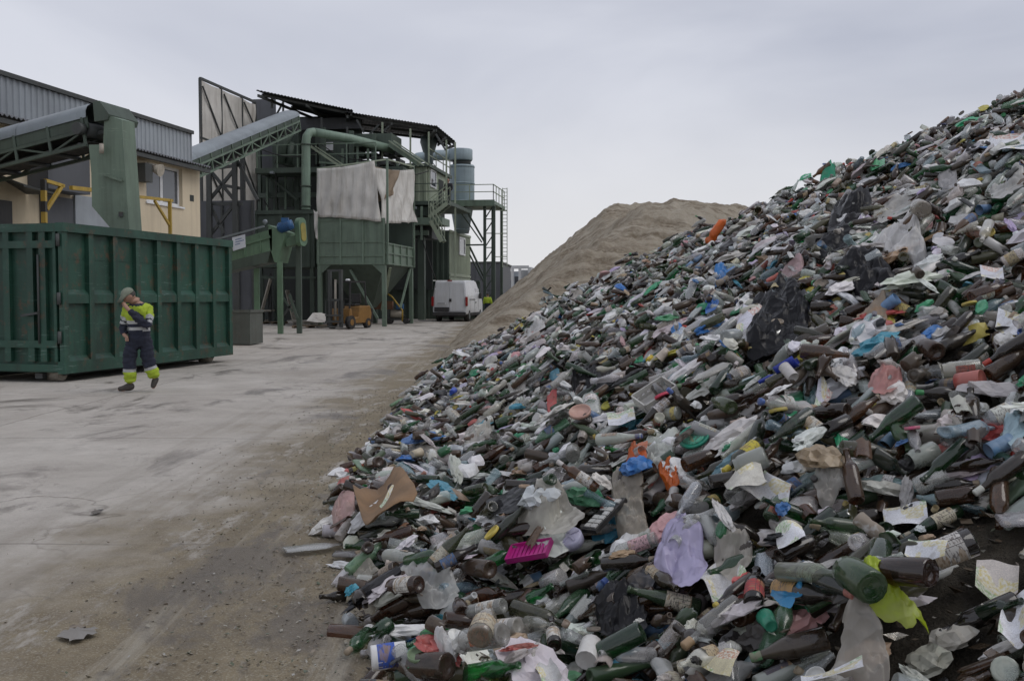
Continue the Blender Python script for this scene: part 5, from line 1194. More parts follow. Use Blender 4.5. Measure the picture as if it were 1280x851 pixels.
# ================================================================== BUILDINGS, PLANT, VEHICLES
GRN_C = paint('container_green', (.017, .064, .043), .5, dirt=(.018, .03, .023), dirt_amt=.85, rust=.6, scale=.9, scuff=.9, var=.4)
GRN = paint('plant_green', (.142, .195, .145), .55, dirt=(.045, .060, .042), dirt_amt=.6, rust=.12, scale=.8, scuff=.35)
GRN_L = paint('plant_green_pale', (.30, .345, .255), .6, dirt=(.10, .12, .08), dirt_amt=.5, rust=.1, scale=.7)
GRN_D = paint('plant_green_dark', (.064, .088, .068), .6, dirt=(.025, .03, .024), dirt_amt=.6, scale=.8)
GRN_P = paint('duct_green', (.205, .285, .22), .5, dirt=(.06, .09, .06), dirt_amt=.5, scale=.9)
DKS = paint('dark_steel', (.055, .060, .058), .6, dirt=(.02, .02, .02), rust=.35, scale=1.0)
GRY = paint('grey_cladding', (.30, .33, .36), .45, dirt=(.14, .15, .16), dirt_amt=.4, scale=.5)
DGY = paint('dark_cladding', (.085, .09, .10), .6, dirt=(.04, .04, .045), scale=.5)
SHT = paint('zinc_cover', (.23, .26, .275), .4, metal=.35, dirt=(.12, .13, .13), dirt_amt=.4, scale=.7)
BGE = paint('beige_render', (.62, .53, .385), .85, dirt=(.36, .30, .22), dirt_amt=.45, scale=.6, bump=.3, var=.1)
YEL = paint('safety_yellow', (.42, .28, .04), .5, dirt=(.12, .09, .04), rust=.1, scale=3)
BLK = paint('black_paint', (.018, .018, .018), .5, scale=3); WHT = paint('white_frame', (.72, .73, .74), .4, dirt=(.4, .4, .4), dirt_amt=.2, scale=2)
TRP = paint('tarpaulin', (.58, .565, .53), .75, dirt=(.20, .17, .13), dirt_amt=.75, scale=.8, bump=.3, var=.2)
TRPB = paint('old_canvas', (.60, .575, .53), .85, dirt=(.13, .09, .06), dirt_amt=.6, scale=.6, bump=.3)
TRPC = paint('brown_canvas', (.24, .185, .13), .85, dirt=(.08, .06, .04), scale=.8, bump=.3)
ROOF = paint('dark_roof_sheet', (.070, .073, .080), .6, dirt=(.03, .03, .03), scale=.6)
CYC = paint('cyclone_blue', (.27, .34, .37), .5, dirt=(.10, .13, .14), dirt_amt=.4, rust=.1, scale=.6)
VOID = paint('painted_interior_shade', (.040, .046, .042), .9, dirt=(.01, .01, .01), scale=.5)  # near-black colour standing in for the shade of unlit insides
TILE = paint('roof_sheet_grey', (.13, .135, .145), .7, dirt=(.05, .05, .05), scale=.8)
def glassy(name, c, rough=.08):
    m = bpy.data.materials.new(name); t = nodes(m)
    b = N(t, 'ShaderNodeBsdfPrincipled', {'Base Color': c4(c), 'Roughness': rough, 'Specular IOR Level': .8})
    o = N(t, 'ShaderNodeOutputMaterial'); t.links.new(b.outputs[0], o.inputs[0]); return m
PANE = glassy('window_pane', (.09, .10, .115)); RUB = solid('rubber', (.018, .018, .018), .8, .5)
class Fr:
    """a local frame: a along r, b along back, z up"""
    def __init__(s, o, ang): s.o = Vector((o[0], o[1], 0)); s.r = Vector((math.cos(ang), -math.sin(ang), 0)); s.b = Vector((math.sin(ang), math.cos(ang), 0))
    def __call__(s, a, b, z): return s.o + s.r * a + s.b * b + Vector((0, 0, z))
    def uz(s, px, py, b):
        """where the ray of a photo pixel meets the plane b = const: returns (a, z)"""
        d = ray(px, py); p0 = s.o + s.b * b; n = s.b; k = (p0.x * n.x + p0.y * n.y) / (d.x * n.x + d.y * n.y)
        q = Vector((d.x * k, d.y * k, CAMH + d.z * k)); return (q - p0).dot(s.r), q.z
    def bz(s, px, py, a):
        d = ray(px, py); p0 = s.o + s.r * a; n = s.r; k = (p0.x * n.x + p0.y * n.y) / (d.x * n.x + d.y * n.y)
        q = Vector((d.x * k, d.y * k, CAMH + d.z * k)); return (q - p0).dot(s.b), q.z
def part(parent, name, mat, *boxes, tf=None, bevel=0):
    mb = MB()
    for b in boxes: mb.box(*b, tf=tf)
    return mb.build(name, mat, parent, None, bevel)
def stick(parent, name, mat, segs, w=.08, h=None, tube=False):
    mb = MB()
    for p, q in segs:
        if tube: mb.tube([p, q], w / 2, 6)
        else: mb.beam(p, q, w, h)
    return mb.build(name, mat, parent)
def corr(mb, tf, a0, a1, z0, z1, b, pitch=.2, depth=.035, vert=True):
    """trapezoid corrugated sheet in the plane b, ribs running up"""
    n = max(1, int(round((a1 - a0) / pitch))); pts = []
    for i in range(n):
        x = a0 + (a1 - a0) * i / n; w = (a1 - a0) / n; pts += [(x, 0), (x + w * .45, 0), (x + w * .55, depth), (x + w * .9, depth)]
    pts.append((a1, 0)); V = [tf(x, b - d, z0) for x, d in pts] + [tf(x, b - d, z1) for x, d in pts]; m = len(pts)
    mb.add(V, [(i, i + 1, m + i + 1, m + i) for i in range(m - 1)])

# ---------------------------------------------------------------- roll-off container
Cc = Fr((-8.06, 17.9), math.atan2(.228, .974)); Cw = lambda a, b, z: Cc(-b, a, z)     # a along, b inward (left), z
LC, WC, Z0, Z1 = 6.06, 2.5, .17, 2.87
ct_ = thing('skip_container', 'large open green steel roll-off container with ribbed sides', 'container', Cw(LC / 2, WC / 2, 0))
part(ct_, 'floor_plate', GRN_C, (.05, LC - .05, .05, WC - .05, Z0, Z0 + .08), tf=Cw)
for (a0, a1, b0, b1) in ((.06, LC - .06, .09, .12), (.06, LC - .06, WC - .12, WC - .09), (.09, .12, .12, WC - .12), (LC - .12, LC - .09, .12, WC - .12)):
    part(ct_, 'wall_plate', GRN_C, (a0, a1, b0, b1, Z0 + .08, Z1 - .04), tf=Cw)
part(ct_, 'bottom_rail', GRN_C, (0, LC, 0, .14, Z0 - .02, Z0 + .2), tf=Cw); part(ct_, 'bottom_rail', GRN_C, (0, LC, WC - .14, WC, Z0 - .02, Z0 + .2), tf=Cw)
part(ct_, 'top_rail', GRN_C, (-.02, LC + .02, -.03, .12, Z1 - .16, Z1), tf=Cw); part(ct_, 'top_rail', GRN_C, (-.02, LC + .02, WC - .12, WC + .03, Z1 - .16, Z1), tf=Cw)
part(ct_, 'top_rail', GRN_C, (-.02, .12, .121, WC - .121, Z1 - .16, Z1 - .01), tf=Cw); part(ct_, 'top_rail', GRN_C, (LC - .12, LC + .02, .121, WC - .121, Z1 - .16, Z1 - .01), tf=Cw)
part(ct_, 'middle_rail', GRN_C, (.1, LC - .1, .012, .09, 1.42, 1.58), tf=Cw); part(ct_, 'middle_rail', GRN_C, (.1, LC - .1, WC - .09, WC - .012, 1.42, 1.58), tf=Cw)
for i in range(9):
    a = i * (LC - .14) / 8
    for (b0, b1) in ((0, .09), (WC - .09, WC)): part(ct_, 'rib', GRN_C, (a, a + .14, b0, b1, Z0 + .2, Z1 - .16), tf=Cw)
    if i < 8:            # sloped dirt ledges at the foot of each panel, and the welded seam
        a1 = (i + 1) * (LC - .14) / 8; mb = MB()
        for zz in (Z0 + .2, 1.58):
            mb = MB(); mb.prism([Cw(a + .14, .013, zz), Cw(a + .14, .09, zz), Cw(a + .14, .09, zz + .09)], Cw(a1, 0, 0) - Cw(a + .14, 0, 0)); mb.build('ledge', GRN_C, ct_)
        mb = MB(); mb.box(a + .14, a1, .082, .09, 2.23, 2.245, tf=Cw); mb.build('weld_seam', GRN_C, ct_)
for b in (.0, .36, .62, 1.12, 1.62, 2.36): part(ct_, 'end_rib', GRN_C, (-.005, .09, b if b else .142, b + .13 if b else .2, Z0 + .2, Z1 - .16), tf=Cw)
for z in (Z0 + .02, .62, 2.42): part(ct_, 'end_bar', GRN_C, (-.012 if z > .5 else .001, .088, .142, WC - .142, z, z + .13), tf=Cw)
for z in (.7, 1.4, 2.45): mb = MB(); mb.tube([Cw(-.03, .07, z), Cw(-.03, .07, z + .22)], .035, 8); mb.build('hinge', DKS, ct_)
mb = MB(); mb.tube([Cw(-.02, .50, .7), Cw(-.02, .50, 2.3)], .02, 6); mb.beam(Cw(-.04, .50, 1.25), Cw(-.04, .85, 1.2), .04); mb.build('latch_bar', DKS, ct_)
part(ct_, 'skid_rail', DKS, (.1, LC - .1, .55, .70, Z0 - .12, Z0 - .021), tf=Cw); part(ct_, 'skid_rail', DKS, (.1, LC - .1, WC - .70, WC - .55, Z0 - .12, Z0 - .021), tf=Cw)
ROL = paint('worn_roller', (.44, .40, .33), .6, dirt=(.08, .06, .05), rust=.3, streak=False, scale=5)
for a in (.35, LC - .5):
    for b in (.30, WC - .55):
        mb = MB(); mb.tube([Cw(a - (.02 if a < 1 else 0), b, .125), Cw(a, b + .28, .125)], .125, 18); mb.build('roller', ROL, ct_)
        part(ct_, 'roller_bracket', DKS, (a - .05, a + .05, b - .06, b - .02, .10, Z0 - .021), tf=Cw)
# waste in the container, just under the rim
mb = MB()
for i in range(60):
    a, b = random.uniform(.3, LC - .3), random.uniform(.3, WC - .3); s = random.uniform(.05, .16); p = Cw(a, b, Z1 - .55 + .2 * random.random()); q = p + Vector((random.uniform(-1, 1), random.uniform(-1, 1), random.uniform(-.2, .5))).normalized() * s * 2; mb.tube([p, q], s * .35, 6)
mb.box(.13, LC - .13, .13, WC - .13, Z0 + .3, Z1 - .5, tf=Cw); o = top(mb, 'container_waste', A_MT, None, None); tag(o, 'waste filling the green container below its rim', kind='stuff')

# ---------------------------------------------------------------- feed conveyor and chute over the container
hd = at(130, 163, 21.7); tl = at(0, 197, 22.6); dv = (tl - hd).normalized(); tail = hd + dv * 7.6
cA = thing('belt_conveyor', 'green belt conveyor with arched zinc cover rising to the chute above the container', 'conveyor', (tail.x, tail.y, 0))
nrm = Vector((0, 0, 1)); side = Vector((-dv.y, dv.x, 0)).normalized();
if side.y > 0: side = -side                # towards the viewer
upv = side.cross(dv).normalized()
if upv.z < 0: upv = -upv
def cv(s, w, h): return hd + dv * s + side * w + upv * h
def truss_conveyor(root, cv, LEN, wd, bay, side_mat, frame_mat, cover=True, hc=(.2, .58), plate=(-.02, .22), low=-.36, w=.07):
    for sgn in (1, -1):
        mb = MB(); mb.hexa([cv(0, sgn * wd, plate[0]), cv(LEN, sgn * wd, plate[0]), cv(LEN, sgn * (wd - .03), plate[0]), cv(0, sgn * (wd - .03), plate[0])], [cv(0, sgn * wd, plate[1]), cv(LEN, sgn * wd, plate[1]), cv(LEN, sgn * (wd - .03), plate[1]), cv(0, sgn * (wd - .03), plate[1])]); mb.build('side_plate', side_mat, root)
        for h in (plate[0] - .05, low): mb = MB(); mb.beam(cv(0.1, sgn * wd, h), cv(LEN, sgn * wd, h), w); mb.build('chord', frame_mat, root)
        n = int(LEN / bay)
        for i in range(n + 1):
            s = .12 + i * (LEN - .2) / n; mb = MB(); mb.beam(cv(s, sgn * (wd + .006), low), cv(s, sgn * (wd + .006), plate[1]), w * .8); mb.build('upright', frame_mat, root)
            if i < n: s2 = .12 + (i + 1) * (LEN - .2) / n; mb = MB(); mb.beam(cv(s, sgn * (wd - .004), low if i % 2 else plate[0] - .05), cv(s2, sgn * (wd - .004), plate[0] - .05 if i % 2 else low), w * .6); mb.build('diagonal', frame_mat, root)
    for h in (plate[0] + .05, low + .08): mb = MB(); mb.beam(cv(.1, 0, h), cv(LEN, 0, h), wd * 1.7, .02, up=upv); mb.build('belt', RUB, root)
    for i in range(int(LEN / bay) + 1): mb = MB(); mb.tube([cv(.3 + i * bay, -wd, low + .04), cv(.3 + i * bay, wd, low + .04)], .045, 8); mb.build('idler_roller', DKS, root)
    if cover:
        n = 10; nseg = max(1, int(LEN / 1.9))
        for k in range(nseg):
            V = []; e0 = LEN * k / nseg; e1 = LEN * (k + 1) / nseg - .012
            for s in (e0, e1):
                for rr in (0, .008):
                    for i in range(n + 1):
                        t = math.pi * i / n; V.append(cv(s, (wd + .02 + rr) * math.cos(t), hc[0] + (hc[1] - hc[0] + rr) * math.sin(t) ** .8))
            m = n + 1; mb = MB(); mb.add(V, [(m + i, m + i + 1, 3 * m + i + 1, 3 * m + i) for i in range(n)] + [(i + 1, i, 2 * m + i, 2 * m + i + 1) for i in range(n)], 0, True); mb.build('cover_sheet', SHT, root)
truss_conveyor(cA, cv, 7.6, .48, .85, GRN_D, GRN_D)
mb = MB(); mb.tube([cv(.12, -.44, -.03), cv(.12, .44, -.03)], .16, 14); mb.build('head_drum', DKS, cA)
mb = MB(); mb.tube([cv(.15, .49, -.03), cv(.15, .66, -.03)], .13, 12); mb.build('bearing', DKS, cA)
for s in (4.6, 7.2):
    for sg in (.5, -.5): q = cv(s, sg, -.36); mb = MB(); mb.beam(q, (q.x, q.y, 0), .1); mb.build('leg', GRN_D, cA)
# hood at the conveyor head and the drop chute
mb = MB(); mb.prism([at(x, y, 21.15) for x, y in ((116, 128), (124, 126), (136, 143), (134, 150), (118, 152))], (.25, 1.0, 0)); mb.build('head_hood', GRN_D, cA)
front = [(137, 145), (130, 152), (129, 181), (111, 181), (114, 215), (115, 258), (138, 285), (162, 293), (152, 150)]
chx = thing('drop_chute', 'tall green sheet steel drop chute hanging over the container', 'chute', at(150, 288, 21.4))
mb = MB(); mb.prism([at(x, y, 21.2) for x, y in front], (.10, .45, .02)); mb.build('chute_body', GRN, chx)
mb = MB(); mb.beam(at(129, 218, 21.15), at(153, 226, 21.15), .05, .05); mb.build('stiffener', GRN, chx)
mb = MB(); mb.tube([at(127, 180, 21.05), at(127, 192, 21.05)], .05, 8); mb.build('hook', ROL, chx)
mb = MB(); mb.box(-.04, .04, -.02, .02, -.05, .05, tf=lambda a, b, z: at(151, 268, 21.17) + Vector((a, b, z))); mb.build('bolt_plate', DKS, chx)
mb = MB(); mb.beam(at(131, 165, 21.4), cv(.1, .2, -.1), .08); mb.build('hanger', DKS, chx)

# ---------------------------------------------------------------- beige building behind the container
BA = math.atan2(.2, 1)
Bf = Fr((-10.6, 34.0), BA); Bw = lambda s, t, z: Bf(-t, -s, z)       # s towards the viewer along the wall, t inward, z up
def wall_s(px, t=0.0):
    b, z = Bf.bz(px, 300, -t); return -b
def wall_z(px, py, t=0.0): return Bf.bz(px, py, -t)[1]
EAVE = 5.85; LB_ = 15.0
bb = thing('site_building', 'beige rendered building with dark sheet roof and grey metal parapet', 'building', Bw(LB_ / 2, 3, 0))
s0, s1 = wall_s(229), wall_s(184); zw0, zw1 = wall_z(228, 259), wall_z(228, 212)
part(bb, 'wall', BGE, (0, s0, 0, .3, 0, EAVE), (s1, LB_, 0, .3, 0, EAVE), (s0, s1, 0, .3, 0, zw0), (s0, s1, 0, .3, zw1, EAVE), (0, .3, .301, 8, 0, EAVE), (0, LB_, 7.7, 8, 0, EAVE), tf=Bw)
wn_ = part(bb, 'window', WHT, (s0, s1, .12, .18, zw0, zw0 + .09), (s0, s1, .12, .18, zw1 - .09, zw1), (s0, s0 + .09, .121, .179, zw0 + .09, zw1 - .09), (s1 - .09, s1, .121, .179, zw0 + .09, zw1 - .09), ((s0 + s1) / 2 - .07, (s0 + s1) / 2 + .07, .122, .178, zw0 + .09, zw1 - .09), tf=Bw)
for (a, b) in ((s0 + .09, (s0 + s1) / 2 - .07), ((s0 + s1) / 2 + .07, s1 - .09)): part(wn_, 'pane', PANE, (a, b, .14, .16, zw0 + .09, zw1 - .09), tf=Bw)
part(bb, 'window_sill', WHT, (s0 - .06, s1 + .06, -.05, .12, zw0 - .06, zw0 - .002), tf=Bw)
part(bb, 'hole_shade_patch', VOID, (wall_s(243), wall_s(238), -.004, .01, wall_z(240, 252), wall_z(240, 244)), tf=Bw)  # flat dark patch on the wall, painted as the shade in a hole
# roof in sheets of corrugated metal
nsh = 15
for i in range(nsh):
    sa, sb = i * LB_ / nsh, (i + 1) * LB_ / nsh - .01; mb = MB(); n = 12; V = []
    for (t, z) in ((-.45, EAVE - .02), (2.6, EAVE + .62)):
        for k in range(n + 1): V.append(Bw(sa + (sb - sa) * k / n, t, z + .05 + .03 * (1 if k % 2 else -1)))
    for (t, z) in ((-.45, EAVE - .02), (2.6, EAVE + .62)):
        for k in range(n + 1): V.append(Bw(sa + (sb - sa) * k / n, t, z + .035 + .03 * (1 if k % 2 else -1)))
    m = n + 1; mb.add(V, [(k, k + 1, m + k + 1, m + k) for k in range(n)] + [(2 * m + k + 1, 2 * m + k, 3 * m + k, 3 * m + k + 1) for k in range(n)] + [(k + 1, k, 2 * m + k, 2 * m + k + 1) for k in range(n)]); mb.build('roof_sheet', TILE, bb)
part(bb, 'eave_beam', DKS, (0, LB_, -.40, -.28, EAVE - .16, EAVE - .04), tf=Bw)
PT = 2.6; ztop = wall_z(240, 166, PT); sr = wall_s(240, PT); 
for i in range(14):
    sa = sr + i * 1.05; mb = MB(); corr(mb, lambda a, b, z: Bw(a, PT + b, z), sa, sa + 1.045, EAVE + .5, ztop - .08, 0, .26, .035); corr(mb, lambda a, b, z: Bw(a, PT + .05 + b, z), sa, sa + 1.045, EAVE + .5, ztop - .08, 0, .26, .035); mb.build('cladding_sheet', GRY, bb)
part(bb, 'parapet_cap', DKS, (sr - .06, sr + 14.8, PT - .12, PT + .2, ztop - .079, ztop + .05), tf=Bw)
part(bb, 'parapet_end', GRY, (sr - .05, sr - .002, PT - .03, PT + 4, EAVE + .4, ztop - .081), tf=Bw)
part(bb, 'upper_block', DGY, (sr + .2, LB_, PT + .21, 7.6, EAVE, ztop - .3), tf=Bw)
# dark clad box, doors and sheet on the wall left of the chute
sa, sb = wall_s(114, -.6), wall_s(62, -.6); zt, zb = wall_z(90, 196, -.6), wall_z(90, 240, -.6)
part(bb, 'clad_box', DGY, (sa, sb, -.6, -.002, zb, zt), tf=Bw)
sa2, sb2 = wall_s(90), wall_s(50); part(bb, 'roller_door', DGY, (sa2, sb2, -.06, -.003, 0, zb - .1), tf=Bw)
for i in range(14): part(bb, 'door_slat', DGY, (sa2, sb2, -.085, -.061, .1 + i * .23, .1 + i * .23 + .2), tf=Bw)
sa3, sb3 = wall_s(146), wall_s(91); part(bb, 'sheet_panel', GRY, (sa3, sb3, -.10, -.04, 0, wall_z(100, 245)), tf=Bw)
part(bb, 'door', BLK, (wall_s(14), wall_s(-12), -.05, -.003, 0, wall_z(7, 251)), tf=Bw)
mb = MB(); mb.prism([Bw(wall_s(33), -.02, wall_z(33, 243)), Bw(wall_s(-10), -.02, wall_z(0, 218)), Bw(wall_s(-10), -.9, wall_z(0, 236)), Bw(wall_s(33), -.9, wall_z(33, 245))], (0, 0, .05)); mb.build('door_canopy', DKS, bb)
mb = MB(); mb.box(wall_s(181), wall_s(172), -.3, -.002, wall_z(176, 228), wall_z(176, 205), tf=Bw); mb.build('floodlight_box', DKS, bb)
mb = MB(); mb.tube([Bw(wall_s(186), -.05, wall_z(186, 210)), Bw(wall_s(186), -.45, wall_z(186, 214))], [.05, .2], 12); mb.build('lamp_shade', ROL, bb)
# yellow guard frames
gf = thing('guard_frame', 'yellow guard rail frame with diagonal brace in front of the window', 'guard frame', Bw(wall_s(213, -1.2), -1.2, 0))
w_ = lambda px, py, t=-1.2: Bw(wall_s(px, t), t, wall_z(px, py, t))
q = w_(213, 252); stick(gf, 'post', YEL, [((q.x, q.y, 0), w_(213, 249))], .09); stick(gf, 'top_rail', YEL, [(w_(172, 246), w_(216, 251))], .08); stick(gf, 'brace', YEL, [(w_(194, 251), w_(213, 283))], .065)
g2 = thing('guard_frame', 'yellow guard frame with black striped post left of the chute', 'guard frame', Bw(wall_s(56, -1.2), -1.2, 0))
q = w_(56, 225); stick(g2, 'brace', YEL, [(w_(79, 232), w_(59, 262))], .08); stick(g2, 'top_rail', YEL, [(w_(58, 226), w_(81, 233))], .08); stick(g2, 'rail', YEL, [(w_(90, 235), w_(118, 238))], .10)
zq = q.z; k = 0
while zq > .05:
    stick(g2, 'post_band', BLK if k % 2 == 0 else YEL, [((q.x, q.y, zq), (q.x, q.y, max(0, zq - .26)))], .11); zq -= .26; k += 1

# ---------------------------------------------------------------- grey steel box behind the container
g = gnd(298, 431); mb = MB(); gb = Fr((g.x - .1, g.y), R(8)); sb_ = thing('scrap_bin', 'dull grey steel scrap bin behind the far end of the container', 'bin', gb(0, .5, 0)); GBM = paint('bin_grey', (.10, .11, .095), .7, rust=.3, scale=1.5)
part(sb_, 'bin_body', GBM, (-.5, .5, 0, .04, .02, 1.1), (-.5, .5, 1.0, 1.04, .02, 1.1), (-.5, -.46, .041, .999, .02, 1.1), (.46, .5, .041, .999, .02, 1.1), (-.459, .459, .041, .999, .02, .06), tf=gb)
part(sb_, 'rim', GBM, (-.53, .53, -.03, -.001, 1.02, 1.1), (-.53, .53, 1.041, 1.07, 1.02, 1.1), (.501, .53, 0, 1.04, 1.02, 1.1), (-.53, -.501, 0, 1.04, 1.02, 1.1), tf=gb)

# ---------------------------------------------------------------- the sorting plant (frame: a right, b back; origin at the hopper's front right leg)
Pf = Fr((-6.35, 50.0), R(8.5))
def pa(px, b): return Pf.uz(px, 300, b)[0]
def pz(px, py, b): return Pf.uz(px, py, b)[1]
def pp(px, py, b): a, z = Pf.uz(px, py, b); return Pf(a, b, z)
def pbox(px0, px1, py0, py1, b0, b1):
    """box whose front face (at b0) spans these photo pixels"""
    a0, a1 = pa(px0, b0), pa(px1, b0); return (a0, a1, b0, b1, pz((px0 + px1) / 2, py1, b0), pz((px0 + px1) / 2, py0, b0))
def rail(root, pts, h=1.0, post=1.3, mat=GRN, r=.045):
    """hand rail with two bars and posts along a polyline of floor points"""
    for i in range(len(pts) - 1):
        p, q = Vector(pts[i]), Vector(pts[i + 1]); n = max(1, int((q - p).length / post))
        for hh in (h, h * .55): stick(root, 'rail_bar', mat, [(p + Vector((0, 0, hh)), q + Vector((0, 0, hh)))], r)
        for k in range(n + 1): a = p.lerp(q, k / n); stick(root, 'rail_post', mat, [(a, a + Vector((0, 0, h)))], r * 1.1)
# hopper ------------------------------------------------------------
aL, aR = pa(397, 0), 0.0; HD = 5.6; zb_, zt_ = pz(440, 331, 0), pz(440, 273, 0); zm = pz(440, 303, 0)
hp = thing('storage_hopper', 'green steel storage hopper on legs with ribbed front panels', 'hopper', Pf((aL + aR) / 2, HD / 2, 0))
part(hp, 'front_wall', GRN, (aL, aR, 0, .06, zb_, zt_), tf=Pf); part(hp, 'back_wall', GRN_D, (aL, aR, HD - .06, HD, zb_, zt_ + .2), tf=Pf)
part(hp, 'side_wall', GRN, (aR - .06, aR, .061, HD - .061, zb_, zm), tf=Pf); part(hp, 'side_wall', GRN, (aL, aL + .06, .061, HD - .061, zb_, zt_), tf=Pf)
for f in (0, .33, .66, .97): part(hp, 'rib', GRN, (aL + (aR - aL) * f, aL + (aR - aL) * f + .1, -.07, -.001, zb_, zt_), tf=Pf)
for z in (zb_ + .02, zb_ + .42, zm, zt_ - .12): part(hp, 'rail', GRN, (aL, aR, -.05, -.002, z, z + .07), tf=Pf)
for f in (0.02, .25, .5, .75, .97): part(hp, 'rib', GRN, (aR + .001, aR + .08, HD * f, HD * f + .1, zb_, zm), tf=Pf)
for z in (zb_ + .03, (zb_ + zm) / 2, zm - .08): part(hp, 'rail', GRN, (aR + .002, aR + .06, 0, HD, z, z + .07), tf=Pf)
for (a, b) in ((aL + .08, .08), (aR - .08, .08), (aL + .08, HD - .08), (aR - .08, HD - .08)): part(hp, 'leg', GRN, (a - .1, a + .1, b - .1, b + .1, 0, zb_ - .001), tf=Pf)
for (a, b, z1) in ((aR + .10, .10, pz(482, 198, 0)), (aR + .10, HD - .1, pz(514, 207, HD))): part(hp, 'tarp_post', GRN, (a - .05, a + .05, b - .05, b + .05, zb_, z1), tf=Pf)
mb = MB(); c_a, c_b = (aL + aR) / 2, HD / 2; V0 = [Pf(aL + .1, .1, zb_), Pf(aR - .1, .1, zb_), Pf(aR - .1, HD - .1, zb_), Pf(aL + .1, HD - .1, zb_)]; V1 = [Pf(c_a - .35, c_b - .35, .9), Pf(c_a + .35, c_b - .35, .9), Pf(c_a + .35, c_b + .35, .9), Pf(c_a - .35, c_b + .35, .9)]
mb.hexa(V1, V0); mb.build('hopper_cone', GRN_D, hp)
stick(hp, 'brace', GRN, [(pp(438, 337, .3), pp(472, 398, .3))], .12); stick(hp, 'brace', GRN_L, [(Pf(aR - .1, 1.2, zb_ - .1), Pf(aR - .9, 2.6, .8))], .16); stick(hp, 'brace', GRN, [(Pf(aR - .05, HD - .3, zb_), Pf(aR - .05, HD * .55, .9))], .1)
mb = MB(); 
for sgn, a in ((1, aL + .18), (-1, aR - .18)): mb.prism([Pf(a, .0, zb_), Pf(a + sgn * .5, .0, zb_), Pf(a, .0, zb_ - .45)], Pf(0, .05, 0) - Pf(0, 0, 0))
mb.build('gusset', GRN, hp)
def cloth(name, corners, mat, label, folds=9, amp=.10, nx=26, ny=16, sag=.1, seed=1, hem=.12):
    """hung cloth between four corners (top-left, top-right, bottom-right, bottom-left) with slanted folds"""
    c = [Vector(p) for p in corners]; n = (c[1] - c[0]).cross(c[3] - c[0]).normalized(); V = []
    for j in range(ny + 1):
        v = j / ny
        for i in range(nx + 1):
            u = i / nx; p = c[0].lerp(c[1], u).lerp(c[3].lerp(c[2], u), v)
            w = math.sin((u * folds + v * 2.4) * 2 * math.pi * .5 + 2 * mnoise.noise(Vector((u * 2, v * 2, seed)))) + .8 * mnoise.noise(Vector((u * 7, v * 4, seed + 5)))
            p = p + n * (amp * w * (.25 + .75 * v)) + Vector((0, 0, -sag * math.sin(math.pi * u) * (1 - v) * .8 + hem * v ** 3 * mnoise.noise(Vector((u * 6, 0, seed + 9)))))
            V.append(p)
    mb = MB(); m = nx + 1; mb.add(V, [(j * m + i, j * m + i + 1, (j + 1) * m + i + 1, (j + 1) * m + i) for j in range(ny) for i in range(nx)], 0, True)
    o = top(mb, name, mat, label, 'tarpaulin', 'tarpaulins on the plant'); sd = o.modifiers.new('thickness', 'SOLIDIFY'); sd.thickness = .012; return o
cloth('tarpaulin', [pp(396, 211, -.15), pp(468, 201, -.15), pp(476, 277, -.15), pp(396, 270, -.15)], TRP, 'large white tarpaulin hung over the front of the hopper', 10, .10, seed=3)
cloth('tarpaulin', [Pf(aR - .5, .1, pz(468, 210, .2)), Pf(aR + .15, HD - .3, pz(503, 213, HD)), Pf(aR + .2, HD - .1, pz(512, 279, HD)), Pf(aR - .15, .25, pz(480, 279, .3))], TRP, 'smaller slanting tarpaulin on the right side of the hopper', 7, .14, seed=6)
cloth('tarpaulin', [pp(463, 206, .5), pp(500, 213, 2.5), pp(490, 244, 1.6), pp(470, 254, .5)], TRPC, 'brown canvas corner folded between the two white tarpaulins', 5, .10, seed=9)
cloth('tarpaulin', [pp(392, 262, -.1), pp(397, 264, -.1), pp(397, 300, -.1), pp(394, 296, -.1)], TRP, 'narrow white tarpaulin strip hanging at the hopper left edge', 2, .06, 6, 12, seed=12)
stick(hp, 'tarp_frame', GRN_L, [(Pf(aR + .1, .1, pz(482, 199, 0)), Pf(aR + .1, HD - .1, pz(514, 209, HD))), (Pf(aL, 0, pz(397, 211, 0)), Pf(aR + .1, .1, pz(482, 199, 0)))], .07)
stick(hp, 'tarp_post', GRN, [(pp(397, 330, .1), pp(397, 211, .1))], .09)
# rear bin wall left of the hopper ------------------------------------
rb = thing('steel_bunker', 'dark green steel bunker on legs behind the screw trough', 'bunker', Pf(pa(355, 2), 3, 0))
bx0 = pbox(316, 393, 263, 334, 1.2, 5.5)
part(rb, 'bunker_body', GRN_D, bx0, tf=Pf); part(rb, 'top_rail', GRN_D, (bx0[0] - .05, bx0[1] + .05, 1.08, 1.199, bx0[5] - .2, bx0[5]), tf=Pf)
for px in (318, 350, 384): a = pa(px, 1.2); part(rb, 'rib', GRN_D, (a, a + .16, 1.12, 1.199, bx0[4], bx0[5] - .21), tf=Pf)
for px in (320, 352, 372, 390): a = pa(px, 1.4); part(rb, 'leg', GRN_D, (a - .1, a + .1, 1.3, 1.5, 0, bx0[4] - .002), tf=Pf)
part(rb, 'cross_beam', GRN_D, (bx0[0], bx0[1], 1.25, 1.38, bx0[4] - .6, bx0[4] - .48), tf=Pf)
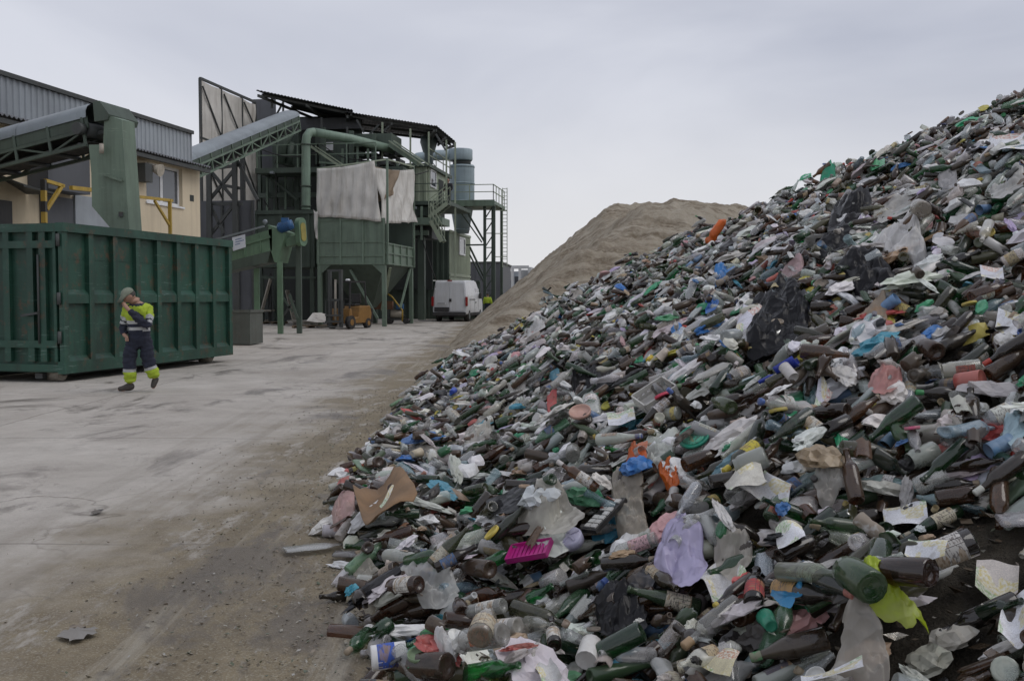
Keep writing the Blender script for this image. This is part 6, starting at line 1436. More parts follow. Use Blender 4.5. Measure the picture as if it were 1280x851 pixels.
# plant main frame: floors, posts, dark back sheets painted as the interior's shade ---------------------
mf = thing('sorting_plant', 'tall green sorting plant frame with walkways and dark cladding', 'plant', Pf(0, 9, 0))
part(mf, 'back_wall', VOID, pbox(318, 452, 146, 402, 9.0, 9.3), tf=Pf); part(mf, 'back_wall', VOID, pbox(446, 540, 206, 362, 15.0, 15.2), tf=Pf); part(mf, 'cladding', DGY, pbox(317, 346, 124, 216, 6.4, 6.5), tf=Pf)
zfl = pz(390, 209, 4.0)
part(mf, 'walkway', GRN_D, (pa(320, 4), pa(470, 4), 4.0, 6.0, zfl - .28, zfl), tf=Pf)
rail(mf, [Pf(pa(322, 4), 4.05, zfl), Pf(pa(398, 4), 4.05, zfl)], 1.25, 1.1, GRN, .06); rail(mf, [Pf(pa(398, 4), 4.05, zfl), Pf(pa(470, 4), 4.05, zfl)], 1.25, 1.2, GRN, .06)
for px in (325, 345, 372, 405, 440, 468): a = pa(px, 5.8); part(mf, 'column', GRN_D, (a - .12, a + .12, 5.7, 5.94, 0, pz(px, 150 + (px - 325) * .12, 5.8)), tf=Pf)
part(mf, 'cross_beam', GRN_D, pbox(320, 512, 240, 246, 5.6, 5.8), tf=Pf); part(mf, 'cross_beam', GRN_D, pbox(320, 512, 300, 307, 7.0, 7.2), tf=Pf)
stick(mf, 'brace', GRN_D, [(pp(330, 216, 5.0), pp(372, 250, 5.0))], .14); stick(mf, 'brace', GRN_L, [(pp(388, 183, 3.8), pp(425, 208, 3.8))], .12); stick(mf, 'brace', GRN_L, [(pp(394, 183, 3.8), pp(432, 208, 3.8))], .06)
part(mf, 'machine_box', GRN_D, pbox(395, 440, 168, 205, 6.6, 8.6), tf=Pf); part(mf, 'machine_box', GRN_D, pbox(440, 490, 167, 183, 6.2, 8.4), tf=Pf); part(mf, 'machine_box', GRN_D, pbox(352, 372, 172, 206, 6.6, 8.0), tf=Pf)
part(mf, 'white_sign', WHT, pbox(407, 417, 178, 188, 6.5, 6.56), tf=Pf)
mb = MB(); mb.tube([pp(350, 205, 5), pp(353, 180, 5), pp(362, 166, 5)], [.3, .28, .28], 12); mb.build('bent_duct', GRN_D, mf)
mb = MB(); mb.tube([pp(361, 205, 5.2), pp(364, 178, 5.2)], .2, 10); mb.build('pipe', GRN_D, mf)
rr_ = random.Random(5)
for i in range(16): x = rr_.uniform(440, 500); y = rr_.uniform(186, 202); w = rr_.uniform(4, 12); part(mf, 'machine_part', rr_.choice([DKS, GRN_D, DKS]), pbox(x, x + w, y, y + rr_.uniform(4, 9), 6.0 + i * .13, 7.2 + i * .13), tf=Pf)
stick(mf, 'sorting_belt', GRN, [(pp(488, 180, 6.0), pp(524, 204, 6.0))], .5, .35)
part(mf, 'floor_deck', GRN_D, (pa(470, 6), pa(504, 6), 6.0, 12.0, pz(500, 208, 6) - .25, pz(500, 208, 6)), tf=Pf)
# cables, conduits, small lamps and signs that clutter the frame
for (a, b, c, sag) in (((325, 186, 4.0), (398, 190, 4.0), None, .35), ((398, 178, 5.0), (470, 196, 5.2), None, .5), ((345, 216, 4.2), (345, 262, 4.2), None, 0), ((470, 206, 5.5), (536, 214, 7.8), None, .4), ((405, 205, 4.4), (407, 262, 4.4), None, 0), ((512, 214, 6.0), (512, 262, 6.0), None, 0), ((330, 250, 4.6), (372, 300, 4.6), None, .3), ((520, 270, 7.4), (545, 350, 7.4), None, .2)):
    p0, p1 = pp(*a), pp(*b); mb = MB(); mb.tube([p0.lerp(p1, k / 8) - Vector((0, 0, sag * math.sin(math.pi * k / 8))) for k in range(9)], .03, 5); mb.build('cable', BLK, mf)
for (x, y, b) in ((338, 214, 4.0), (420, 212, 4.0), (466, 205, 5.0), (516, 258, 7.2)): part(mf, 'flood_lamp', SHT, pbox(x, x + 4, y, y + 3, b - .3, b - .05), tf=Pf)
for (x0, x1, y0, y1, b) in ((326, 342, 222, 246, 6.2), (350, 366, 224, 258, 6.8), (398, 412, 286, 330, 7.4), (500, 512, 232, 256, 8.4)): part(mf, 'panel', random.choice([GRN_D, GRN, DKS]), pbox(x0, x1, y0, y1, b, b + .3), tf=Pf)
for (x, y0, y1, b) in ((334, 222, 300, 5.5), (357, 214, 262, 5.5), (428, 186, 206, 5.2), (447, 183, 206, 5.2), (460, 186, 208, 5.4), (497, 206, 252, 6.2), (527, 258, 300, 7.2)): stick(mf, 'conduit', GRN, [(pp(x, y1, b), pp(x, y0, b))], .12)
stick(mf, 'belt_frame', GRN, [(pp(398, 203, 4.6), pp(500, 212, 6.8))], .10); stick(mf, 'belt_frame', GRN_L, [(pp(486, 176, 5.6), pp(530, 207, 5.6))], .07); stick(mf, 'belt_frame', GRN_L, [(pp(492, 176, 5.6), pp(536, 206, 5.6))], .07)
# vertical and horizontal duct ----------------------------------------
du = thing('exhaust_duct', 'pale green exhaust duct rising from the bunker and bending right', 'duct', pp(382, 262, 2.6))
e = [pp(382.5, 262, 2.6), pp(382.5, 230, 2.6), pp(382.5, 195, 2.6), pp(382.5, 178, 2.6), pp(383.5, 171, 2.65), pp(387, 166, 2.8), pp(393, 165.5, 3.0)]
mb = MB(); mb.tube(e, .235, 16, 0, False); mb.build('riser', GRN_P, du)
mb = MB(); mb.tube([e[-1], pp(440, 174, 4.6), pp(494, 188, 6.6)], [.235, .24, .25], 16); mb.build('cross_run', GRN_P, du)
for y in (181, 233, 258): mb = MB(); c_ = pp(382.5, y, 2.6); mb.tube([c_ + Vector((0, 0, -.04)), c_ + Vector((0, 0, .04))], .28, 16); mb.build('flange', GRN_D, du)
# roof canopy ----------------------------------------------------------
rc = thing('roof_canopy', 'dark corrugated roof canopy on thin posts above the plant', 'canopy', Pf(0, 10, 0))
def roof_panel(q, n=12):
    """four corners near-left, near-right, far-right, far-left -> corrugated strips, each its own sheet"""
    q = [Vector(p) for p in q]
    for i in range(n):
        u0, u1 = i / n, (i + 1) / n + .002; V = []; m = 7
        for lift in (0, -.02):
            for (A, Bq) in ((q[0], q[1]), (q[3], q[2])):
                for k in range(m): p = A.lerp(Bq, u0 + (u1 - u0) * k / (m - 1)); V.append(p + Vector((0, 0, .05 * (k % 2) + lift)))
        mb = MB(); mb.add(V, [(k, k + 1, m + k + 1, m + k) for k in range(m - 1)] + [(2 * m + k + 1, 2 * m + k, 3 * m + k, 3 * m + k + 1) for k in range(m - 1)] + [(k + 1, k, 2 * m + k, 2 * m + k + 1) for k in range(m - 1)] + [(m + k, m + k + 1, 3 * m + k + 1, 3 * m + k) for k in range(m - 1)]); mb.build('roof_sheet', ROOF, rc)
    for f in (.08, .5, .92): a = q[0].lerp(q[3], f); b = q[1].lerp(q[2], f); stick(rc, 'purlin', DKS, [(a - Vector((0, 0, .12)), b - Vector((0, 0, .12)))], .12, .14)
    for f in (.02, .5, .98): a = q[0].lerp(q[1], f); b = q[3].lerp(q[2], f); stick(rc, 'rafter', DKS, [(a - Vector((0, 0, .26)), b - Vector((0, 0, .26)))], .1, .14)
A_, B_, C_, D_ = pp(320, 113, 2.0), pp(441, 138, 7.0), pp(440, 163, 13.0), pp(402, 147, 11.0)
roof_panel([A_, B_, C_, D_], 10)
A2, B2, C2, D2 = pp(432, 140, 6.6), pp(545, 158, 9.5), pp(536, 172, 15.0), pp(430, 160, 13.0)
roof_panel([A2, B2, C2, D2], 10)
A3, B3, C3, D3 = pp(545, 157, 9.5), pp(569, 177, 10.3), pp(558, 181, 14), pp(537, 172, 15.0); roof_panel([A3, B3, C3, D3], 3)
for (px, y0, y1, b) in ((340, 119, 135, 4.0), (354, 124, 140, 6), (402, 146, 180, 6), (434, 158, 206, 6.5), (478, 152, 212, 6.5), (513, 160, 210, 8.0), (536, 164, 252, 9.2), (558, 174, 262, 9.9), (569, 177, 348, 10.2)):
    stick(rc, 'post', GRN_L if px > 470 else DKS, [(pp(px, y1, b), pp(px, y0 + 1, b))], .10)
for (p, q) in (((346, 143), (354, 128)), ((360, 143), (372, 134)), ((545, 168), (557, 188)), ((462, 168), (474, 156)), ((478, 166), (486, 158)), ((446, 150), (455, 166))): stick(rc, 'strut', DKS, [(pp(*p, 7.0), pp(*q, 7.0))], .09)
part(rc, 'screen_board', DGY, pbox(345, 452, 148, 162, 8.2, 8.3), tf=Pf)
# screen wall with canvas ---------------------------------------------
Sf = Fr((at(250, 300, 50.0).x, 50.0), R(12.5))
def sb(px, py): b, z = Sf.bz(px, py, 0); return Sf(0, b, z)
sw = thing('canvas_screen', 'tall steel frame screen with stained canvas panels beside the inclined conveyor', 'screen', sb(285, 380))
for px, yt in ((250, 98), (276, 110), (302, 121), (319, 128)):
    q = sb(px, yt); stick(sw, 'post', DKS, [((q.x, q.y, 0), q)], .13)
stick(sw, 'top_rail', DKS, [(sb(250, 98), sb(319, 128))], .12); stick(sw, 'middle_rail', DKS, [(sb(250, 172), sb(278, 182))], .1)
for (p, q) in (((251, 108), (275, 172)), ((278, 118), (296, 163)), ((303, 128), (316, 158)), ((300, 190), (322, 252)), ((258, 208), (277, 250))): stick(sw, 'diagonal', DKS, [(sb(*p) + Sf.r * .1, sb(*q) + Sf.r * .1)], .065)
for (x0, x1, y0, y1, y2, y3, sd) in ((250, 276, 100, 112, 186, 184, 21), (276, 302, 112, 123, 184, 176, 24), (302, 319, 123, 131, 176, 170, 27), (253, 276, 190, 190, 296, 292, 31), (276, 302, 188, 182, 292, 288, 34), (302, 321, 182, 178, 288, 284, 37)):
    n_, m_ = 10, 14; V = []
    for j in range(m_ + 1):
        for i in range(n_ + 1):
            u, v = i / n_, j / m_; xx = x0 + (x1 - x0) * u; p = sb(xx, (y0 + (y1 - y0) * u) * (1 - v) + (y3 * u + y2 * (1 - u)) * v)
            V.append(p + Sf.r * (.05 * mnoise.noise(Vector((u * 2.5, v * 3, sd))) + .03) + Vector((0, 0, -.05 * math.sin(math.pi * u) * (1 - v) ** 3)))
    mb = MB(); mb.add(V, [(j * (n_ + 1) + i, j * (n_ + 1) + i + 1, (j + 1) * (n_ + 1) + i + 1, (j + 1) * (n_ + 1) + i) for j in range(m_) for i in range(n_)], 0, True); mb.build('canvas_panel', TRPB, sw)
low = thing('shed_wall', 'low dark grey sheet wall below the inclined conveyor', 'wall', Pf(pa(285, -2), -2, 0)); part(low, 'sheet', DGY, pbox(240, 318, 251, 402, -2.0, -1.9), tf=Pf)
for px in (258, 276, 296, 314): a = pa(px, -2.1); part(low, 'batten', DKS, (a, a + .1, -2.1, -2.001, 0, pz(px, 252, -2)), tf=Pf)
# inclined conveyor B ----------------------------------------------------
hB = at(362, 148, 52.5); tB = at(236, 200, 41.0); dvB = (tB - hB).normalized(); LBc = (tB - hB).length + 2.5
sdB = Vector((-dvB.y, dvB.x, 0)).normalized();
if sdB.x < 0: sdB = -sdB
upB = sdB.cross(dvB).normalized();
if upB.z < 0: upB = -upB
upv_save = upv; upv = upB
cB = thing('belt_conveyor', 'long inclined conveyor with zinc cover and lattice truss climbing to the plant roof', 'conveyor', (tB.x, tB.y, 0))
truss_conveyor(cB, lambda s, w, h: hB + dvB * s + sdB * w + upB * h, LBc, .55, 1.1, GRN_D, GRN, True, (.12, .40), (-.1, .12), -.62, .08)
upv = upv_save
for (px, yt, b) in ((261, 205, -3.5), (293, 190, -3.5), (303, 186, -1.5)):
    q = pp(px, yt, b); stick(cB, 'support_post', DKS, [((q.x, q.y, 0), q)], .22)
for (p, q) in (((262, 212), (293, 250)), ((293, 212), (262, 250)), ((262, 255), (303, 255)), ((258, 212), (303, 206)), ((262, 255), (280, 292)), ((293, 255), (258, 300)), ((296, 200), (322, 250)), ((280, 232), (303, 236))): stick(cB, 'support_brace', DKS, [(pp(*p, -3.4), pp(*q, -3.4))], .14)
# upper cabin, person at its door -----------------------------------------
cb_b = 9.0; ca0, ca1 = pa(506, cb_b), pa(534, cb_b); cz0, cz1 = pz(520, 253, cb_b), pz(520, 209, cb_b)
uc = thing('control_cabin', 'pale green control cabin with side window high on the plant', 'cabin', Pf((ca0 + ca1) / 2, cb_b + 3, cz0))
mb = MB(); corr(mb, Pf, ca0, ca1, cz0, cz1, cb_b, .42, .04); mb.build('front_sheet', GRN_L, uc)
part(uc, 'cabin_body', GRN_L, (ca0, ca1, cb_b + .01, cb_b + 6, cz0, cz1), tf=Pf); part(uc, 'cabin_roof', GRN_D, (ca0 - .15, ca1 + .2, cb_b - .2, cb_b + 6.2, cz1 + .002, cz1 + .2), tf=Pf)
b0, b1 = Pf.bz(538, 230, ca1)[0], Pf.bz(544, 230, ca1)[0]; wz0, wz1 = Pf.bz(541, 233, ca1)[1], Pf.bz(541, 215, ca1)[1]
cw_ = part(uc, 'window', WHT, (ca1 + .002, ca1 + .06, b0 - .1, b1 + .1, wz0 - .1, wz0), (ca1 + .002, ca1 + .06, b0 - .1, b1 + .1, wz1, wz1 + .1), (ca1 + .003, ca1 + .059, b0 - .1, b0, wz0, wz1), (ca1 + .003, ca1 + .059, b1, b1 + .1, wz0, wz1), tf=Pf); part(cw_, 'pane', PANE, (ca1 + .004, ca1 + .03, b0, b1, wz0, wz1), tf=Pf)
db0, db1 = Pf.bz(548, 230, ca1)[0], Pf.bz(554, 230, ca1)[0]; part(uc, 'doorway_shade_panel', VOID, (ca1 + .002, ca1 + .03, db0, db1, cz0 + .02, cz1 - .35), tf=Pf)  # the doorway is a dark slab on the wall, its shade painted
rail(uc, [Pf(ca1 + .1, cb_b, cz1 + .2), Pf(ca1 + .1, cb_b + 6, cz1 + .2)], .9, 1.5, GRN_L, .05)
part(uc, 'landing', GRN_D, (ca0 - 1.2, ca1 + 1.5, cb_b - .8, cb_b + 6, cz0 - .22, cz0 - .003), tf=Pf)
rail(uc, [Pf(ca0 - 1.1, cb_b - .75, cz0), Pf(ca1 + .9, cb_b - .75, cz0)], 1.0, 1.2, GRN_D, .05)
# stairs from the landing
st = thing('steel_stair', 'pale green steel stair with handrails zigzagging below the control cabin', 'stair', pp(552, 300, 7.0))
A_s, B_s, C_s, D_s = pp(559, 254, 7.4), pp(536, 272, 7.4), pp(538, 276, 6.8), pp(552, 302, 6.8)
for (p, q) in ((A_s, B_s), (C_s, D_s)):
    for off in (0, .8):
        o_ = Pf.b * off; stick(st, 'stringer', GRN_L, [(p + o_, q + o_)], .08, .22)
        for hh in (1.0, .55): stick(st, 'handrail', GRN_L, [(p + o_ + Vector((0, 0, hh)), q + o_ + Vector((0, 0, hh)))], .05)
        for k in range(5): e_ = p.lerp(q, k / 4) + o_; stick(st, 'baluster', GRN_L, [(e_, e_ + Vector((0, 0, 1.0)))], .04)
    for k in range(8): e_ = p.lerp(q, (k + .5) / 8); stick(st, 'tread', GRN_D, [(e_, e_ + Pf.b * .8)], .22, .04)
part(st, 'landing', GRN, pbox(512, 553, 272, 281, 7.0, 9.0), tf=Pf)
part(mf, 'machine_box', GRN_D, pbox(510, 545, 258, 270, 8.6, 11), tf=Pf); part(mf, 'machine_box', DKS, pbox(514, 540, 282, 298, 8.0, 10), tf=Pf); part(mf, 'column', GRN_D, pbox(522, 530, 296, 400, 7.6, 8.0), tf=Pf); part(mf, 'cross_beam', GRN, pbox(512, 535, 288, 294, 7.5, 7.8), tf=Pf)
# lower container cabin ----------------------------------------------------
lb_b = 16.5; la0, la1 = pa(534, lb_b), pa(562, lb_b); lz0, lz1 = pz(550, 350, lb_b), pz(550, 288, lb_b); ld = Pf.bz(588, 320, la1)[0] - lb_b
lc = thing('site_cabin', 'pale green corrugated cabin raised above the white van', 'cabin', Pf(la1, lb_b + ld / 2, lz0))
part(lc, 'cabin_body', GRN_L, (la0, la1 - .04, lb_b + .05, lb_b + ld, lz0, lz1), tf=Pf)
mb = MB(); corr(mb, Pf, la0, la1 - .04, lz0, lz1, lb_b + .045, .36, .04); mb.build('front_sheet', GRN_D, lc)
mb = MB(); corr(mb, lambda a, b, z: Pf(la1 - .04 - b, lb_b + .05 + a, z), 0, ld, lz0 + .5, lz1 - .1, 0, .3, .04); mb.build('side_sheet', GRN_L, lc)
part(lc, 'side_rail', GRN_L, (la1 - .039, la1 + .05, lb_b, lb_b + ld, lz1 - .12, lz1 + .04), (la1 - .039, la1 + .05, lb_b, lb_b + ld, lz0, lz0 + .14), (la1 - .039, la1 + .045, lb_b, lb_b + ld, lz0 + .26, lz0 + .4), tf=Pf)
wb0, wb1 = Pf.bz(574, 306, la1)[0], Pf.bz(580, 306, la1)[0]; wz0, wz1 = Pf.bz(577, 317, la1)[1], Pf.bz(577, 299, la1)[1]
cw_ = part(lc, 'window', WHT, (la1 + .001, la1 + .07, wb0 - .15, wb1 + .15, wz0 - .12, wz0), (la1 + .001, la1 + .07, wb0 - .15, wb1 + .15, wz1, wz1 + .12), (la1 + .002, la1 + .069, wb0 - .15, wb0, wz0, wz1), (la1 + .002, la1 + .069, wb1, wb1 + .15, wz0, wz1), tf=Pf); part(cw_, 'pane', PANE, (la1 + .003, la1 + .03, wb0, wb1, wz0, wz1), tf=Pf)
for (a, b) in ((la0 + .1, lb_b + .2), (la1 - .3, lb_b + .2), (la1 - .3, lb_b + ld - .3), (la0 + .1, lb_b + ld - .3)): part(lc, 'stilt', GRN_D, (a, a + .2, b, b + .2, 0, lz0 - .002), tf=Pf)
BWB = 15.5
bw = thing('base_wall', 'dark green steel base wall behind the white van', 'wall', Pf(pa(530, BWB), BWB, 0)); zbw = pz(540, 351, BWB); part(bw, 'wall_plate', GRN_D, (pa(440, BWB), pa(600, BWB), BWB, BWB + .1, 0, zbw), tf=Pf)
for px in (505, 515, 525, 535, 545, 558): a = pa(px, BWB); part(bw, 'rib', GRN_D, (a, a + .12, BWB - .08, BWB - .001, 0, zbw - .1), tf=Pf)
part(bw, 'top_rail', GRN_D, (pa(500, BWB), pa(600, BWB), BWB - .1, BWB - .002, zbw - .1, zbw), tf=Pf)
# cyclone and dust tower ------------------------------------------------------
def at_b(px, py, Y): return at(px, py, Y)
YC = 69.0; cc = at(577.5, 300, YC); zc = lambda y: at(577, y, YC).z; rC = 15.6 * YC / FPX
cy = thing('dust_cyclone', 'blue grey dust cyclone with cone base on the platform', 'cyclone', (cc.x, cc.y, zc(292)))
mb = MB(); mb.lathe([(rC * .55, zc(292)), (rC * .95, zc(256)), (rC, zc(252)), (rC, zc(209)), (rC * .98, zc(207))], (cc.x, cc.y, 0), 28); mb.build('barrel', CYC, cy)
mb = MB(); mb.lathe([(rC * .72, zc(207)), (rC * .72, zc(200))], (cc.x, cc.y, 0), 24); mb.build('neck', DKS, cy)
mb = MB(); mb.lathe([(rC * .92, zc(201.5)), (rC * .97, zc(200)), (rC * .97, zc(188)), (rC * .92, zc(187))], (cc.x - .1, cc.y, 0), 28); mb.build('outlet_drum', CYC, cy)
mb = MB(); mb.tube([(cc.x, cc.y, zc(194)), (cc.x - 1.9, cc.y - .3, zc(195)), (cc.x - 3.0, cc.y - .5, zc(199)), (cc.x - 3.3, cc.y - .6, zc(204))], [.36, .36, .36, .34], 14); mb.build('inlet_duct', CYC, cy)
for y in (252, 230, 209, 287): mb = MB(); k = rC * (1.03 if y < 260 else .63); mb.lathe([(k, zc(y) - .05), (k, zc(y) + .05)], (cc.x, cc.y, 0), 28); mb.build('band', CYC, cy)
vv = at(536, 190, 64.0); vz = lambda y: at(536, y, 64.0).z
vn = thing('roof_vent', 'blue grey conical roof vent above the control cabin', 'vent', (vv.x, vv.y, vz(205))); mb = MB(); mb.lathe([(.28, vz(205)), (.28, vz(192)), (.38, vz(190)), (.56, vz(178)), (.52, vz(172)), (.45, vz(171))], (vv.x, vv.y, 0), 20); mb.build('vent_cone', CYC, vn)
for k in range(3): mb = MB(); t = k * 2.1; mb.beam((vv.x + .25 * math.cos(t), vv.y + .25 * math.sin(t), vz(204)), (vv.x + .5 * math.cos(t), vv.y + .5 * math.sin(t), vz(210)), .05); mb.build('stay', GRN_D, vn)
tw = thing('platform_tower', 'green steel lattice tower carrying the cyclone platform', 'tower', at(611, 395, 64))
Tf = Fr((at(606, 300, 66.5).x, 66.5), R(8.5)); tz = lambda py: at(610, py, 66.5).z
zp = tz(256); TW = .62
part(tw, 'platform', GRN, (-2.6, TW + .1, -.6, 4.2, zp, zp + .22), tf=Tf); part(tw, 'edge_beam', GRN, (-2.6, TW + .15, -.72, -.601, zp - .14, zp + .26), tf=Tf)
for (a, b) in ((0, 0), (TW, 0), (0, 3.2), (TW, 3.2)): part(tw, 'post', GRN_D, (a - .09, a + .09, b - .09, b + .09, 0, zp - .002), tf=Tf)
nb = 8
for i in range(nb):
    z0, z1 = zp * i / nb, zp * (i + 1) / nb; stick(tw, 'lattice_bar', GRN_D, [(Tf(0, 0, z0), Tf(TW, 0, z1))], .07); stick(tw, 'lattice_bar', GRN_D, [(Tf(0, 0, z1), Tf(TW, 0, z1))], .06)
stick(tw, 'brace', GRN_D, [(Tf(-1.4, 0, zp - .1), Tf(0, 0, tz(303)))], .12); stick(tw, 'brace', GRN_D, [(Tf(-1.9, 0, zp - .1), Tf(-.2, 0, tz(303)))], .08); stick(tw, 'brace', GRN_D, [(Tf(-1.2, 1, tz(308)), Tf(0, 0, tz(348)))], .1); stick(tw, 'brace', GRN_D, [(Tf(-1.2, 1, tz(318)), Tf(0, 0, tz(355)))], .08); stick(tw, 'cross_tie', GRN_D, [(Tf(-1.3, .2, tz(306)), Tf(0, 0, tz(306)))], .1)
rail(tw, [Tf(-2.5, -.55, zp + .22), Tf(TW + .05, -.55, zp + .22), Tf(TW + .05, 4.1, zp + .22)], 1.05, 1.1, GRN_L, .05)
for a in (TW + .55, TW + .85): stick(tw, 'ladder_rail', GRN_L, [(Tf(a, .2, tz(334)), Tf(a, .2, tz(235)))], .05)
for k in range(22): z = tz(333) + (tz(236) - tz(333)) * k / 21; stick(tw, 'rung', GRN_L, [(Tf(TW + .55, .2, z), Tf(TW + .85, .2, z))], .035)
for py in (263, 292, 321): stick(tw, 'ladder_stay', GRN_L, [(Tf(TW, .1, tz(py)), Tf(TW + .85, .2, tz(py)))], .05)
# ---------------------------------------------------------------- screw trough with blue motor
YT_ = 40.5
tr = thing('screw_trough', 'sloping green screw trough with white sign and blue motor', 'screw conveyor', at(330, 395, YT_))
dB = Vector((.15, .99, 0)) * 1.1
def tq(px, py, k=0.0): return at(px, py, YT_) + dB * k
GRT = paint('trough_green', (.112, .190, .118), .5, dirt=(.05, .07, .045), dirt_amt=.5, rust=.1, scale=1.2)
mb = MB(); mb.prism([tq(250, 314), tq(340, 286), tq(340, 313), tq(250, 336)], dB); mb.build('trough_body', GRT, tr)
mb = MB(); mb.prism([tq(250, 336.3), tq(338, 313.5), tq(334, 328), tq(255, 346)], dB * .9 + Vector((0, .06, 0))); mb.build('trough_belly', GRN_D, tr)
mb = MB(); mb.prism([tq(335, 281), tq(357, 290), tq(347, 328), tq(343, 328), tq(338, 312)], dB * 1.06 + Vector((0, -.05, 0))); mb.build('end_box', GRT, tr)
stick(tr, 'top_flange', SHT, [(tq(250, 305, -.05), tq(331, 283, -.05))], .09, .07); stick(tr, 'side_rib', GRT, [(tq(262, 318, -.03), tq(338, 296, -.03))], .06, .1)
for i in range(3): x = 286 + i * 20; stick(tr, 'stiffener', GRT, [(tq(x, 304 - i * 5.5, -.02), tq(x, 325 - i * 5.2, -.02))], .06)
mb = MB(); mb.tube([tq(330, 281, .1), tq(330, 276, .1)], .03, 8); mb.lathe([(.03, -.03), (.10, -.015), (.10, .015), (.03, .03)], tq(330, 277, .1), 14, 0, 'y'); mb.build('lifting_eye', SHT, tr)
SGN = solid('sign_white', (.62, .65, .70), .5, .2, 2)
mb = MB(); mb.prism([tq(291, 297, -.06), tq(307, 293, -.06), tq(308, 309, -.06), tq(292, 314, -.06)], (0, .03, 0)); sg = mb.build('sign_plate', SGN, tr); INK = solid('sign_ink', (.12, .18, .32), .6, .1, 2)
for k, (y, w) in enumerate(((299.5, 8), (302.5, 11), (305.5, 6))): mb = MB(); mb.prism([tq(295, y, -.065), tq(295 + w, y - w * .25, -.065), tq(295 + w, y - w * .25 + 1, -.065), tq(295, y + 1, -.065)], (0, .004, 0)); mb.build('sign_line', INK, sg)
BLU = paint('motor_blue', (.025, .10, .24), .4, dirt=(.03, .05, .08), scale=4, streak=False)
mo = MB(); m0, m1 = tq(347, 286, .0), tq(366, 280, .0); mo.tube([m0, m0.lerp(m1, .1), m0.lerp(m1, .12), m0.lerp(m1, .85), m1], [.12, .18, .20, .20, .18], 16); mob = mo.build('motor', BLU, tr)
for k in range(9): f = .16 + k * .075; mb = MB(); mb.tube([m0.lerp(m1, f), m0.lerp(m1, f + .03)], .225, 16); mb.build('cooling_fin', BLU, mob)
mb = MB(); c_ = m0.lerp(m1, .5) + Vector((0, 0, .22)); mb.box(-.14, .14, -.1, .1, -.06, .12, tf=lambda a, b, z: c_ + Vector((a, b, z))); mb.build('terminal_box', BLU, mob)
g1 = tq(369, 279, .3); g2_ = tq(370.5, 300, .3); mb = MB(); V = []
for k in range(18):
    t = 2 * math.pi * k / 18; r = .24; c0_ = g1 if math.sin(t) > 0 else g2_; V.append(c0_ + Vector((.45 * r * math.cos(t), .9 * r * math.cos(t), r * math.sin(t))))
mb.prism(V, (.20, -.10, 0)); mb.build('belt_guard', GRT, tr)
mb = MB(); mb.prism([v + Vector((.205, -.105, 0)) * 1.0 + (Vector((g1 + g2_) / 2) - v) * .35 for v in V], (.02, -.01, 0)); mb.build('guard_plate', paint('guard_yellow', (.30, .25, .06), .6, dirt=(.10, .10, .04), streak=False, scale=4), tr)
mb = MB(); mb.prism([tq(352, 298, .25), tq(368, 293, .25), tq(370, 304, .25), tq(355, 308, .25)], dB * .5); mb.build('motor_bracket', GRT, tr)
for (x, yt, yb, k) in ((348.5, 327, 400, .1), (366, 303, 402, .6), (314, 335, 398, .5)): p = tq(x, yt, k); stick(tr, 'leg', GRT if x < 360 else GRN_D, [((p.x, p.y, 0), p)], .20)
stick(tr, 'leg_brace', GRN_D, [(tq(358, 368, .3), tq(368, 398, .3))], .1); stick(tr, 'leg_brace', GRN_D, [(tq(350, 372, .3), tq(362, 390, .3))], .08); stick(tr, 'leg_brace', DKS, [(tq(349, 396, .3), tq(364, 376, .3))], .08)
# steel rack below the trough
rk = thing('steel_rack', 'dark green steel rack with leaning bars under the screw trough', 'rack', gnd(325, 404))
YR = gnd(325, 404).y
def rq(px, py, k=0.0): return at(px, py, YR) + Vector((.15, .99, 0)) * k
for x in (300, 314, 328, 337): p = rq(x, 342 if x != 328 else 345); stick(rk, 'post', GRN_D if x != 337 else DKS, [((p.x, p.y, 0), p)], .16)
stick(rk, 'cross_bar', GRN_D, [(rq(296, 369), rq(340, 369))], .12); stick(rk, 'cross_bar', GRN_D, [(rq(313, 358), rq(330, 358))], .1); stick(rk, 'cross_bar', GRN_D, [(rq(327, 345), rq(338, 345))], .1)
stick(rk, 'leaning_bar', ROL, [(rq(331, 388, -.4), rq(339, 349, -.1))], .14); stick(rk, 'leaning_bar', GRN_D, [(rq(319, 386, -.4), rq(326, 374, -.1))], .1); stick(rk, 'bench_top', ROL, [(rq(306, 388, -.5), rq(346, 388, -.5))], .9, .08)
stick(rk, 'lean_panel', GRN_D, [(rq(303, 370, .5), rq(303, 400, .5))], .9, .05)
lp = thing('leaning_plank', 'grey plank leaning on the trough leg by the pallet', 'plank', gnd(367, 406)); stick(lp, 'board', ROL, [(gnd(369, 406) + Vector((0, 0, .04)), at(359, 363, gnd(369, 406).y + .8))], .22, .06)
WD = paint('pallet_wood', (.20, .15, .10), .85, dirt=(.06, .05, .04), streak=False, scale=3)
def pallet(px, py, yaw, label, w=1.2, d=.9, mat=WD):
    g = gnd(px, py); f = Fr((g.x, g.y), yaw); o = thing('pallet', label, 'pallet', f(0, 0, 0), 'pallets by the plant')
    for k in range(6): part(o, 'deck_board', mat, (-w / 2, w / 2, k * d / 6, k * d / 6 + d / 6 - .04, .10, .125), tf=f)
    for a in (-w / 2, -.06, w / 2 - .12): part(o, 'bearer', mat, (a, a + .12, 0, d, 0, .099), tf=f)
    return o
pallet(340, 405, R(5), 'worn wooden pallet under the screw trough'); pallet(324, 403, R(-6), 'wooden pallet left of the trough leg')
pl = pallet(384, 410, R(4), 'pallet with a grey steel sheet in front of the forklift', 1.5, 1.2); g = gnd(384, 408)
